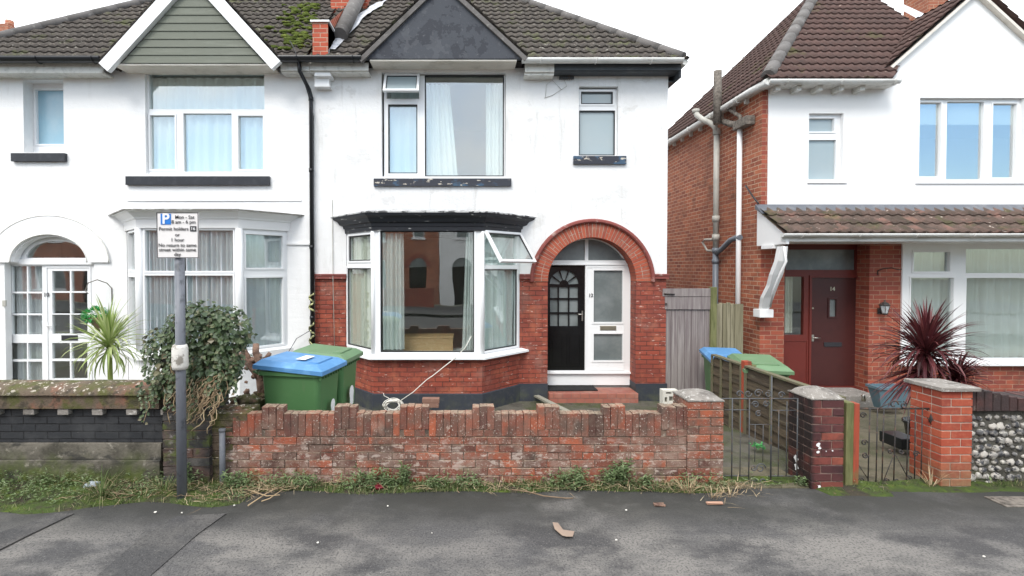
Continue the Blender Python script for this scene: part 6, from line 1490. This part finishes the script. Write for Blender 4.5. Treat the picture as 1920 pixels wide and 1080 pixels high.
# ------------------------------------------------------------------ garden objects of number 12
# pierced concrete block
bkx0, bkx1 = P(1243, 760, 5.9).x, P(1273, 760, 5.9).x; BPn = Plane((0, 5.9)); a, b, c, d = BPn.rect(1243, 732, 1272, 764)
m = MB(); u = lambda s_: a+(b-a)*s_; v_ = lambda t: c+(d-c)*t
m.plate(BPn, rpoly((a, b, c, d)), [rpoly((u(.12), u(.28), v_(.3), v_(.6))), rpoly((u(.4), u(.66), v_(.35), v_(.65))), rpoly((u(.2), u(.55), v_(.78), v_(.9))), rpoly((u(.65), u(.9), v_(.8), v_(.9))), rpoly((u(.1), u(.35), v_(.06), v_(.2))), rpoly((u(.5), u(.9), v_(.06), v_(.2))), rpoly((u(.78), u(.9), v_(.3), v_(.62)))], 0, .1)
m.box(a, b, 5.86, 6.02, -.15, c-.002)
tag(m.build('pierced_block', M['block'], None, ((a+b)/2, 5.9, c)), 'pale pierced concrete screen block behind the domed pillar', 'concrete block')
# coil of cable
cc = P(737, 762, 7.6); cc = Vector((cc.x, 7.6, gz(7.6)-.0))
m = MB()
for k in range(12):
    r_ = random.uniform(.10, .15); ox, oz = random.uniform(-.02, .02), random.uniform(-.01, .02); ph = random.uniform(0, 6); tl = random.uniform(-.2, .2)
    m.tube([(cc.x+ox+r_*math.cos(a_+ph), cc.y+.04*math.sin(a_*2+k)+tl*.1, cc.z+.14+oz+r_*.62*math.sin(a_+ph)) for a_ in [2*PI*i/22 for i in range(23)]], .0065, 5)
pA = P(750, 752, 7.6); m.tube([pA, P(775, 735, 7.62)+Vector((0, 0, .0)), P(800, 712, 7.66), P(812, 704, 7.68), P(832, 688, 7.72), P(851, 673, YB-.12), P(872, 672-20, YB-.10), P(884, 630, YB-.09)], .007, 5)
m.tube([P(734, 753, 7.6), P(728, 746, 7.6), P(720, 742, 7.6), P(719, 737, 7.6)], .006, 5)
tag(m.build('cable_coil', M['cable'], None, cc), 'coil of thin white cable hanging from the bay sill to the ground', 'cable')
m = MB(); a, b, c, d = Plane((0, 7.55)).rect(792, 745, 824, 763); m.cbox(a, b, 7.5, 7.62, c+.07, c+.135, .006); m.cbox(a+.01, b-.01, 7.5, 7.62, c, c+.066, .006)
tag(m.build('stacked_bricks', material('dusty_brown_brick', (.22, .12, .09), .9, [((.32, .22, .17), 'noise', 15, .5, .7, .6)], bump=(50, .6, .006)), None, ((a+b)/2, 7.55, c)), 'two dusty bricks stacked on the ground under the bay', 'bricks')
# tilted plank and low concrete mound
m = MB(); q0, q1 = G(1006, 744, gz(7.7)+.04), G(1070, 777, gz(6.5)+.03); dd_ = (q1-q0).normalized(); sd_ = Vector((-dd_.y, dd_.x, 0))*.045
m.hexa([q0-sd_, q0+sd_, q1+sd_, q1-sd_]+[p+Vector((0, 0, .03)) for p in (q0-sd_, q0+sd_, q1+sd_, q1-sd_)]); tag(m.build('plank', M['plank'], None, q0), 'grey weathered plank lying on the ground before the porch step', 'plank')
m = MB(); c = G(975, 768, -.12); 
g = []
for j in range(13):
    row = []
    for i in range(25):
        x_ = c.x-.75+1.5*i/24; y_ = 6.0+1.3*j/12; e = min(1, 3*min(i/24, 1-i/24))*min(1, 2.5*min(j/12, 1-j/12)); row.append(m.v((x_, y_, gz(y_)-.02+.10*e+.02*noise.noise(Vector((x_*3, y_*3, 4))))))
    g.append(row)
for j in range(12):
    for i in range(24): m.f([g[j][i], g[j][i+1], g[j+1][i+1], g[j+1][i]], True)
tag(m.build('mossy_mound', material('mossy_concrete', (.15, .14, .10), .95, [((.09, .11, .03), 'noise', 3, .42, .62, .85), ((.24, .22, .17), 'noise', 25, .55, .7, .5)], bump=(50, .9, .01))), kind='structure')

# ------------------------------------------------------------------ plants
def leafcloud(m, fn, n, Lr=(.03, .06)):
    for i in range(n):
        p, nrm = fn(); d = Vector((random.gauss(0, 1), random.gauss(0, 1), random.gauss(-.5, 1))).normalized()
        d = (d-nrm*d.dot(nrm)*.6).normalized(); L = random.uniform(*Lr); m.r = random.random()
        m.leaf(p, d, nrm, L, L*.85)
ivy = thing('ivy', (P(370, 800, YW).x, YW+.1, 0), 'dark ivy bush smothering the old pillar behind the parking sign', 'ivy')
m = MB()
lobes = [((372, 625), .30, .30, 1.0), ((318, 645), .22, .18, .8), ((425, 622), .24, .24, .9), ((400, 585+15), .24, .12, .8), ((395, 690), .30, .26, .9), ((430, 670), .15, .24, .8), ((320, 700), .14, .24, .7), ((345, 720), .18, .28, .6), ((412, 725), .12, .14, .5), ((360, 760), .10, .14, .2)]
def ivyp():
    (c_, rx, rz, _) = random.choices(lobes, [l[1]*l[2]*l[3] for l in lobes])[0]
    c3 = P(c_[0], c_[1], YW+.10)
    v = Vector((random.gauss(0, 1), random.gauss(0, 1), random.gauss(0, 1))).normalized()
    if v.y > 0 and random.random() < .65: v.y = -v.y
    k = 1-abs(random.gauss(0, .15))+.3*noise.noise(v*2.3+c3)
    return c3+Vector((v.x*rx*k, v.y*.24*k, v.z*rz*k)), (v+Vector((0, -.2, .5))).normalized()
leafcloud(m, ivyp, 4300, (.03, .072))
def trail():
    pass
for k in range(26):      # hanging trails
    px = random.choice((280, 300, 320, 350, 420, 440, 380, 268, 400)); px += random.uniform(-10, 10); q = P(px, random.uniform(640, 720), YW-.08-random.random()*.1); L = random.uniform(.15, .42)
    for i in range(int(L/.022)):
        q = q+Vector((random.uniform(-.012, .012), random.uniform(-.01, .008), -.022)); m.r = random.random(); m.leaf(q, Vector((random.gauss(0, 1), -.5, random.gauss(-.6, .6))), Vector((0, -1, .4)), random.uniform(.025, .045), .03)
m.build('foliage', M['leaf_ivy'], ivy)
m = MB()
for k in range(26):
    q = P(random.uniform(300, 430), random.uniform(640, 720), YW-.05); pts = [q]
    for i in range(9): q = q+Vector((random.uniform(-.04, .03), random.uniform(-.02, .01), -random.uniform(.02, .06))); pts.append(q)
    m.tube(pts, .004, 4)
for k in range(46):
    q = P(random.uniform(355, 415), random.uniform(700, 750), YW-.12-random.random()*.05); pts = [q]; m.r = random.random()
    for i in range(random.randint(5, 11)): q = q+Vector((random.uniform(-.045, .018), random.uniform(-.01, .008), -random.uniform(.01, .045))); pts.append(q)
    m.tube(pts, random.uniform(.0025, .005), 4)
m.build('stems', M['straw'], ivy)
# cut shrub stumps behind
stp = thing('shrub_stump', (P(487, 760, 5.6).x, 5.6, 0), 'sawn rough-barked shrub stems left of the blue-lidded bin', 'shrub stump')
m = MB()
for pts_, r_ in (([(497, 755), (490, 725), (484, 700), (474, 682), (468, 672)], .05), ([(487, 712), (478, 695), (462, 674), (452, 662)], .042), ([(492, 700), (488, 682), (482, 660), (478, 645)], .045), ([(484, 690), (497, 672), (505, 662)], .03), ([(470, 680), (464, 668), (455, 652)], .03)):
    pp = [P(x_, y_, 5.6)+Vector((random.uniform(-.01, .01), random.uniform(-.03, .03), 0)) for x_, y_ in pts_]; pp[0] = pp[0]
    m.tube(pp, r_, 9, r2=r_*.75)
p0_ = P(497, 755, 5.6); m.tube([Vector((p0_.x, 5.6, -.05)), p0_], .055, 9)
for k in range(18):
    q = P(random.uniform(458, 500), random.uniform(660, 740), 5.58); m.blob(q, random.uniform(.015, .035), 1, .8, seed=k)
m.build('stems', M['stump'], stp)
# cordylines
def cordyline(name, base, hd, n, L, W, mat, label, trunk_r, stemmat, hub=0, seed=1, elr=(-.5, 1.45), squash=1, cat='cordyline'):
    random.seed(seed); t = thing(name, base, label, cat); b_ = Vector(base)
    m = MB(); m.tube([b_, b_+Vector((.01, 0, hd*.5)), b_+Vector((0, 0, hd+.05))], trunk_r, 8, r2=trunk_r*.8); m.build('trunk', stemmat, t)
    m = MB()
    for i in range(n):
        el = elr[0]+(elr[1]-elr[0])*(i/n)**.8; az = i*2.39996+random.uniform(-.3, .3); LL = L*random.uniform(.72, 1.08)*(1 if el > 0 else .85); m.r = random.random()
        m.strap(b_+Vector((0, 0, hd+random.uniform(-.05, .08))), az, el+random.uniform(-.12, .12), LL, W*random.uniform(.7, 1.15), random.uniform(.4, 1.8)*(1.35-el*.6), 6)
    m.build('leaves', mat, t); return t
cb = P(211, 724, 5.6); cbz = Vector((P(206, 724, 5.6).x, 5.6, -.05)); hub = P(200, 652, 5.6).z
cordyline('cordyline', cbz, hub+.05, 125, .56, .027, M['cord_green'], 'spiky yellow-green cordyline rising behind the black painted wall', .03, material('green_trunk', (.2, .25, .06), .8), seed=4, elr=(-.7, 1.5))
# burgundy one in a grey pot
rb = Vector((P(1735, 700, 6.0).x, 6.0, -.1)); hub = P(1735, 668, 6.0).z+.1
rc = cordyline('cordyline', rb, hub+.0, 260, .69, .032, M['cord_red'], 'big spiky burgundy cordyline beside the orange pillar and white window', .035, M['stem'], seed=9, elr=(-.55, 1.5))
m = MB(); random.seed(3)
for i in range(120):
    az = i*2.39996; el = -.5+1.7*(i/120); m.r = random.random(); m.strap(P(1795, 712, 5.9), az, el, .42*random.uniform(.7, 1.1), .028, random.uniform(.4, 1.2), 5)
m.build('side_shoot', M['cord_red'], rc)
m = MB()
for i in range(60):
    az = R(180)+random.uniform(-1.2, 1.2); m.r = random.random(); m.strap(rb+Vector((0, 0, hub-.15)), az, random.uniform(-.9, -.1), random.uniform(.4, .75), .03, .5, 5)
m.build('dead_leaves', M['cord_red'], rc)
m = MB(); m.lathe(rb-Vector((0, 0, .04)), [(.14, 0), (.15, .02), (.19, .30), (.21, .31), (.21, .34), (.185, .34), (.18, .30)], 20)
tag(m.build('plant_pot', M['gutter_black'], None, rb), 'round black pot under the burgundy cordyline', 'plant pot')
# trough planter
TP = Plane((0, 7.6)); a, b, c, d = TP.rect(1648, 726, 1706, 768); m = MB()
y0_, y1_ = 7.6, 7.82
B_ = [(a+.07, y0_+.04), (b-.04, y0_+.04), (b-.04, y1_-.04), (a+.07, y1_-.04)]; T_ = [(a, y0_), (b, y0_), (b, y1_), (a, y1_)]
lo = [m.v((x_, y_, c)) for x_, y_ in B_]; hi = [m.v((x_, y_, d-.04)) for x_, y_ in T_]; hi2 = [m.v((x_+(.02 if x_ > a else -.02), y_+(.02 if y_ > y0_ else -.02), d-.04)) for x_, y_ in T_]; hi3 = [m.v((x_+(.02 if x_ > a else -.02), y_+(.02 if y_ > y0_ else -.02), d)) for x_, y_ in T_]; hi4 = [m.v((x_-(.02 if x_ > a else -.02), y_-(.02 if y_ > y0_ else -.02), d)) for x_, y_ in T_]; ins = [m.v((x_-(.02 if x_ > a else -.02), y_-(.02 if y_ > y0_ else -.02), d-.06)) for x_, y_ in T_]
for A_, B__ in ((lo, hi), (hi, hi2), (hi2, hi3), (hi3, hi4), (hi4, ins)):
    for k in range(4): m.f([A_[k], A_[(k+1) % 4], B__[(k+1) % 4], B__[k]])
m.f(lo[::-1]); m.f(ins)
tag(m.build('planter', M['planter'], None, ((a+b)/2, y0_, c)), 'square slate-blue plastic planter right of the maroon door', 'planter')
m = MB(); q = P(1558, 745, 8.0); q = P(1619, 748, 8.0); m.lathe((q.x, 8.0, P(1619, 752, 8.0).z), [(.03, 0), (.035, .02), (.03, .1), (.025, .11)], 10); tag(m.build('jar', M['metal'], None, (q.x, 8, -.2)), 'small metal jar by the step below the maroon door', 'jar')
# hanging basket on number 10
hb = Vector((P(186, 600, 8.35).x, 8.3, P(186, 597, 8.3).z)); hbk = thing('hanging_basket', (hb.x, hb.y, hb.z), 'wall basket with bright green foliage beside the white glazed door', 'hanging basket')
m = MB(); m.lathe((hb.x+.03, hb.y, hb.z-.22), [(.01, 0), (.06, .07), (.13, .2), (.15, .235), (.14, .235)], 14); m.build('basket', M['stem'], hbk)
m = MB(); random.seed(5)
for i in range(900):
    v = Vector((random.gauss(0, 1), random.gauss(0, 1), random.gauss(0, 1))).normalized(); m.r = random.random(); k = random.uniform(.6, 1)
    m.leaf(hb+Vector((v.x*.2*k-.02, v.y*.15*k, v.z*.12*k+.06)), v+Vector((0, 0, -.3)), Vector((0, 0, 1)), random.uniform(.03, .06), .022)
m.build('foliage', M['basket_green'], hbk)
m = MB(); q = FP.px(212, 560); m.tube([FP.pt(q[0], q[1]-.1, .03), FP.pt(q[0], q[1]+.18, .03), FP.pt(q[0]-.03, q[1]+.27, .1), FP.pt(q[0]-.12, q[1]+.33, .2), FP.pt(q[0]-.22, q[1]+.28, .27), FP.pt(q[0]-.25, q[1]+.15, .3), FP.pt(q[0]-.2, q[1]+.1, .3)], .008, 6); m.build('bracket', M['cast'], hbk)

# ------------------------------------------------------------------ verge, weeds, grass, litter
random.seed(21)
def verge_d(x):      # how far the green strip reaches from the wall
    n_ = noise.noise(Vector((x*1.6, 3.3, 0)))
    if x < -1.9: return .34+.16*n_+.12*min(1, (-1.9-x)/1.5)
    if x < 2.45: return .15+.09*n_
    if x < 5.2: return .05+.05*n_+(.10 if 3.3 < x < 3.9 else 0)
    return .20+.1*n_
m = MB(); xs = [-9+k*.05 for k in range(int(18.5/.05))]; rows = 8; g = []
for x_ in xs:
    row = []
    D = max(.03, verge_d(x_)*1.15)
    for j in range(rows+1):
        t = j/rows; y_ = YW+.12-(D+.12)*t-(.1 if x_ > 3.2 else 0)*min(1, (x_-3.2)/.1 if x_ > 3.2 else 0)
        hgt = (.05 if x_ < -1.9 else .025)*(1-t)**1.2 + .005 + .02*noise.noise(Vector((x_*4, y_*6, 2)))*(1-t)
        row.append(m.v((x_, y_+.02*noise.noise(Vector((x_*5, j, 0))), hgt if t < .99 else -.02)))
    g.append(row)
for i in range(len(g)-1):
    for j in range(rows): m.f([g[i][j], g[i][j+1], g[i+1][j+1], g[i+1][j]], True)
tag(m.build('moss_verge', M['verge']), kind='stuff')
# ground cover of blades
m = MB(); ms = MB()
def blade(mm, p, h_, w_, lean, az):
    mm.r = random.random(); d = Vector((math.cos(az), math.sin(az), 0)); sd_ = Vector((-d.y, d.x, 0))*w_/2
    a = mm.v(p-sd_); b = mm.v(p+sd_); c_ = mm.v(p+d*lean*.4+Vector((0, 0, h_*.65))+sd_*.7); c2 = mm.v(p+d*lean*.4+Vector((0, 0, h_*.65))-sd_*.7); e = mm.v(p+d*lean+Vector((0, 0, h_)))
    mm.f([a, b, c_, c2]); mm.f([c2, c_, e])
for i in range(17000):
    x_ = random.uniform(-5.6, 6.2)
    dens = 1 if x_ < -1.9 else (.9 if x_ < 2.55 else (.12 if x_ < 5.0 else .3))
    dens *= .35+.9*max(0, noise.noise(Vector((x_*2.1, 0, 9)))+.35)
    if random.random() > dens: continue
    D = verge_d(x_)*(1.0 if x_ > -1.9 else 1.0); y_ = YW-.02-D*random.random()**1.6; tall = 1-(YW-y_)/(D+.05)
    blade(m, Vector((x_, y_, .0)), random.uniform(.02, .075)*(.6+tall*(.9 if x_ < -1.9 else .7)), random.uniform(.004, .009), random.uniform(.0, .07), random.uniform(0, 6.28))
for i in range(1000):
    c_ = random.choice((-2.75, -2.3, -2.0, 2.5, 2.2, -3.2, 1.6, -1.8, .3, 1.1)); x_ = random.gauss(c_, .22)
    if x_ > 2.75: continue
    y_ = YW-.03-abs(random.gauss(0, .13 if x_ < -1.7 or x_ > 2 else .08)); blade(ms, Vector((x_, y_, random.uniform(.0, .07))), random.uniform(-.02, .05), .005, random.uniform(.03, .17), random.uniform(0, 6.28))
tag(m.build('grass', M['grass']), kind='stuff'); tag(ms.build('dry_stalks', M['straw']), kind='stuff')
m = MB()
for i in range(10000):
    x_ = random.uniform(-5.6, 6.0); nn_ = noise.noise(Vector((x_*1.5, 2.2, 4)))+.5*noise.noise(Vector((x_*5, 1, 4)))
    if random.random() > max(.02, .22+nn_*2.2)*(1 if x_ < 2.5 else (.12 if x_ < 5.1 else .4)): continue
    D = verge_d(x_)*.75; t = random.random()**1.5; y_ = YW-.02-D*t; m.r = min(.99, max(0, random.random()*.6+.3+nn_*.5))
    hh = random.uniform(.0, .085)*(1-t*.8)*(1.3+nn_)
    m.leaf(Vector((x_, y_, .02+hh)), Vector((random.gauss(0, 1), random.gauss(-.3, .8), random.uniform(-.2, .8))), Vector((0, 0, 1)), random.uniform(.018, .045), random.uniform(.01, .02))
tag(m.build('ground_cover', M['weed']), kind='stuff')
m = MB()
for i in range(150):
    x_ = random.choice((random.gauss(-2.7, .45), random.gauss(-1.95, .2), random.uniform(-1.5, 2.7))); q = Vector((x_, YW-.04-random.random()*verge_d(x_)*.8, .03)); az = random.uniform(0, 6.28); pts = [q]
    for k in range(6): az += random.uniform(-.5, .5); q = q+Vector((math.cos(az)*.035, math.sin(az)*.02, random.uniform(-.012, .016))); q.z = max(.02, q.z); q.y = min(q.y, YW-.02); pts.append(q)
    m.r = random.random(); m.tube(pts, random.uniform(.0015, .0035), 3)
tag(m.build('dead_runners', M['straw']), kind='stuff')
# tufts and weeds one can tell apart
def tuft(name, px, py, n, h_, label, mat='grass', spread=.05, lean=.5, cat='grass tuft', group='tufts and weeds along the walls', leafy=False):
    c_ = G(px, py, .0)
    if c_.y > YW-.03: c_.y = YW-.03
    m = MB()
    for i in range(int(n*1.2)):
        az = random.uniform(0, 6.28); r_ = spread*(1.7 if leafy else 1)*random.random(); p = c_+Vector((r_*math.cos(az), r_*math.sin(az)*.7-.0, .01)); m.r = random.random()
        if leafy:
            hh = h_*random.uniform(.4, .85); q = p; L_ = int(hh/.022)
            dx_, dy_ = random.uniform(-.3, .3), random.uniform(-.3, .1)
            for k in range(L_):
                q = q+Vector((dx_*.02, dy_*.02, .02)); 
                for s_ in range(2): m.r = random.random(); m.leaf(q, Vector((random.gauss(0, 1), random.gauss(0, 1), random.uniform(-.1, .7))), Vector((0, 0, 1)), random.uniform(.03, .058), .016)
        else: m.strap(p, az, random.uniform(.6, 1.4), h_*random.uniform(.6, 1.2), .006, lean*random.uniform(.5, 2), 4)
    return tag(m.build(name, M[mat], None, c_), label, cat, group)
T = [(190, 935, 60, .26, 'bright grass tuft spilling onto the pavement, lower left corner of the verge', 'grass', .07, 1.6, False),
     (110, 915, 40, .22, 'pale spreading grass tuft in front of the black painted wall', 'grass', .07, 1.5, False),
     (30, 890, 50, .22, 'tall grass tuft at the left edge below the black wall', 'grass', .1, .6, False),
     (245, 890, 50, .2, 'grass clump between the litter and the sign pole', 'grass', .1, .7, False),
     (310, 925, 40, .18, 'grass clump at the foot of the sign pole, left side', 'grass', .08, .8, False),
     (405, 880, 16, .34, 'upright green weed growing beside the short dark pipe', 'weed', .06, 0, True),
     (436, 920, 18, .22, 'grey-green leafy weed below the left end of the crenellated wall', 'weed', .07, 0, True),
     (575, 915, 14, .16, 'dark low weed at the crenellated wall, below the blue-lidded bin', 'weed', .08, 0, True),
     (690, 915, 18, .26, 'taller silvery weed against the wall, left of the red wrapper', 'weed', .08, 0, True),
     (735, 915, 14, .16, 'small silvery weed just right of the red wrapper', 'weed', .07, 0, True),
     (758, 912, 12, .30, 'thin upright weed against the crenellated wall below the bay', 'weed', .03, 0, True),
     (815, 915, 12, .14, 'low round weed below the wall, under the right of the bay', 'weed', .07, 0, True),
     (880, 912, 12, .12, 'bright green low weed at the foot of the wall near its middle', 'weed', .06, 0, True),
     (1075, 915, 22, .24, 'bushy grassy weed below the wall under the black door', 'weed', .08, 0, True),
     (1165, 912, 22, .33, 'tallest leafy weed at the wall, under the porch pier', 'weed', .06, 0, True),
     (1140, 915, 12, .24, 'blue-green weed just left of the tallest weed', 'weed', .05, 0, True),
     (1215, 915, 14, .16, 'small weed right of the tallest weed', 'weed', .07, 0, True),
     (1290, 925, 20, .14, 'dry grass tuft at the foot of the domed pillar', 'straw', .09, .9, False),
     (1335, 935, 18, .12, 'dry straw heap at the corner by the grey iron gate', 'straw', .08, 1.1, False),
     (1370, 932, 12, .12, 'dry tuft in front of the left post of the grey iron gate', 'straw', .06, .9, False),
     (1500, 905, 14, .12, 'dark green weed between grey gate and purple pillar', 'weed', .06, 0, True),
     (1745, 915, 18, .2, 'dry twiggy tuft at the base of the rusty gate hinge post', 'straw', .03, .6, False)]
for (px, py, n_, h_, lab, mt, sp__, le, lf_) in T: tuft('weed' if lf_ else 'grass_tuft', px, py, n_, h_, lab, mt, sp__, le, 'weed' if lf_ else 'grass tuft', leafy=lf_)
# litter
c = G(172, 912, .03); m = MB(); m.hexa([c+Vector(p) for p in ((-.06, -.03, 0), (.05, -.02, .01), (.06, .04, 0), (-.04, .04, .01), (-.05, -.02, .03), (.04, -.02, .045), (.06, .035, .03), (-.03, .03, .04))]); tag(m.build('plastic_bottle', M['litter'], None, c), 'crumpled pale blue plastic scrap lying on the moss at left', 'litter')
c = G(711, 911, .03); m = MB(); m.blob((c.x, c.y-.05, .04), .035, 2, .9, (1, .7, .7), 3, False); tag(m.build('wrapper', M['redlitter'], None, c), 'dark red crumpled wrapper in the weeds below the wall', 'litter')
c = G(1055, 992, .012); m = MB(); pts_ = [(1036, 979), (1046, 980), (1056, 993), (1077, 996), (1074, 1006), (1062, 1006), (1054, 1004), (1040, 992)]
cv = m.v(G(1052, 994, .03)); vs = [m.v(G(a, b, .016+.012*random.random())) for a, b in pts_]
for i in range(len(vs)): m.f([cv, vs[i], vs[(i+1) % len(vs)]])
tag(m.build('dead_leaf', M['sand'], None, c), 'curled brown dead leaf lying on the pavement', 'leaf')
c = G(1340, 944, .01); m = MB(); m.cbox(c.x-.07, c.x+.07, c.y-.012, c.y+.012, .004, .02, .004, .004); tag(m.build('wood_splinter', material('pinkish_wood', (.4, .24, .17), .9), None, c), 'pinkish splinter of wood lying before the domed pillar', 'litter')
c = G(1236, 945, .01); m = MB(); m.cbox(c.x-.045, c.x+.045, c.y-.03, c.y+.02, .002, .014, .004, .006); tag(m.build('stone_fragment', M['stump'], None, c), 'flat reddish stone chip on the moss edge below the wall', 'stone')
m = MB(); pts_ = [G(960, 918, .05), G(990, 922, .05), G(1020, 930, .03), G(1060, 934, .02), G(1075, 934, .02)]; m.tube(pts_, .006, 5); tag(m.build('stick', M['stem'], None, pts_[0]), 'thin dark stick lying along the foot of the crenellated wall', 'stick')
m = MB(); pts_ = [G(520, 915, .05), G(500, 925, .04), G(480, 938, .03), G(465, 948, .03)]; m.tube(pts_, .006, 5); m.tube([G(530, 918, .05), G(505, 935, .04), G(490, 940, .03)], .005, 5); m.tube([G(470, 920, .06), G(500, 930, .05), G(525, 928, .05)], .005, 5); tag(m.build('root', M['straw'], None, pts_[0]), 'tangled brown roots on the verge below the left end of the brick wall', 'root')
for i, (px, py, r_) in enumerate(((596, 1018, .010), (727, 949, .008), (291, 961, .012), (1174, 957, .011), (1156, 1013, .010), (810, 1000, .006), (1845, 1044, .01), (439, 948, .01), (341, 962, .009))):
    c = G(px, py, .012); m = MB(); m.blob((c.x, c.y, .015), r_, 1, .6, (1, 1, .6), i, False)
    tag(m.build('pebble', M['pebble'], None, c), 'tiny pale stone chip scattered on the dark pavement', 'pebble', 'stone chips on the pavement')
# cover at the far right
c = G(1895, 938, .02); m = MB(); m.cbox(c.x-.13, c.x+.3, c.y-.09, c.y+.1, .0, .010, .004); m.cbox(c.x-.10, c.x+.27, c.y-.06, c.y+.07, .010, .015, .002); tag(m.build('utility_cover', M['cast'], None, c), 'small grey utility cover in the pavement at the right edge', 'cover')
# tray behind pillar, weeds on the path
m = MB(); a = P(1676, 812, 5.6); b = P(1712, 835, 5.6); m.cbox(a.x, b.x, 5.5, 5.8, P(1690, 838, 5.6).z, P(1690, 818, 5.6).z, .01); tag(m.build('seed_tray', M['gutter_black'], None, (a.x, 5.6, 0)), 'black plastic tray on the tan path behind the orange pillar', 'tray')
c = Vector((P(1421, 825, 5.6).x, 5.6, 0)); m = MB()
for i in range(40): m.r = random.random(); m.leaf(c+Vector((random.gauss(0, .03), random.gauss(0, .03), .02+random.random()*.05)), Vector((random.gauss(0, 1), random.gauss(0, 1), .3)), Vector((0, 0, 1)), .04, .03)
tag(m.build('weed', M['basket_green'], None, c), 'small bright green seedling on the path behind the grey gate', 'weed')
# threshold slabs at the gates
for (a, b, lab) in ((1357, 1508, 'concrete gate threshold slab under the grey iron gate'), (1604, 1755, 'concrete gate threshold slab under the rusty gate')):
    m = MB(); m.cbox(P(a, 900, YW).x, P(b, 900, YW).x, YW-.08, YW+.4, -.1, .012, .01, .003); tag(m.build('threshold_slab', M['concrete2'], None, (P(a, 900, YW).x, YW, 0)), lab, 'paving slab')
# separate pieces of a part become parts of their own
def split(o):
    me = o.data; n = len(me.vertices); par = list(range(n))
    def find(a):
        while par[a] != a: par[a] = par[par[a]]; a = par[a]
        return a
    for e in me.edges:
        a, b = find(e.vertices[0]), find(e.vertices[1])
        if a != b: par[a] = b
    comp = {}
    for v in me.vertices: comp.setdefault(find(v.index), []).append(v.index)
    bb = []
    for k, vs in comp.items():
        c = [me.vertices[i].co for i in vs]; bb.append([[min(p[a] for p in c) for a in range(3)], [max(p[a] for p in c) for a in range(3)], set(vs)])
    tol = .004 if o.name.split('.')[0] in ('bar', 'scroll', 'rail') else .03; ch = True
    if o.name.split('.')[0] not in ('bar', 'scroll', 'rail'):
        while ch:
            ch = False
            for i in range(len(bb)):
                for j in range(i+1, len(bb)):
                    if all(bb[i][0][a]-tol <= bb[j][1][a] and bb[j][0][a]-tol <= bb[i][1][a] for a in range(3)):
                        bb[i] = [[min(bb[i][0][a], bb[j][0][a]) for a in range(3)], [max(bb[i][1][a], bb[j][1][a]) for a in range(3)], bb[i][2] | bb[j][2]]; del bb[j]; ch = True; break
                if ch: break
    if len(bb) < 2: return
    src = me
    for k, b in enumerate(bb):
        bm = bmesh.new(); bm.from_mesh(src); bm.verts.ensure_lookup_table()
        bmesh.ops.delete(bm, geom=[v for v in bm.verts if v.index not in b[2]], context='VERTS')
        if k == 0: m0 = src.copy(); bm.to_mesh(m0); first = m0
        else:
            m1 = src.copy(); bm.to_mesh(m1); c = o.copy(); c.data = m1; COL.objects.link(c); c.parent = o.parent
        bm.free()
    o.data = first
for o in list(bpy.data.objects):
    if o.type == 'MESH' and o.parent and o.name.split('.')[0] in ('fascia', 'plinth', 'corner_post', 'soffit', 'gutter', 'eaves_gutter', 'doorbell', 'bar', 'rail', 'scroll', 'front_brickwork', 'brick_wall', 'loose_wire', 'tape', 'paint_splash', 'handle', 'cable', 'painted_wall', 'vent_stack', 'flashing', 'chimney', 'hinge_post'): split(o)
for o in bpy.data.objects:
    if '_b' in o: del o['_b']
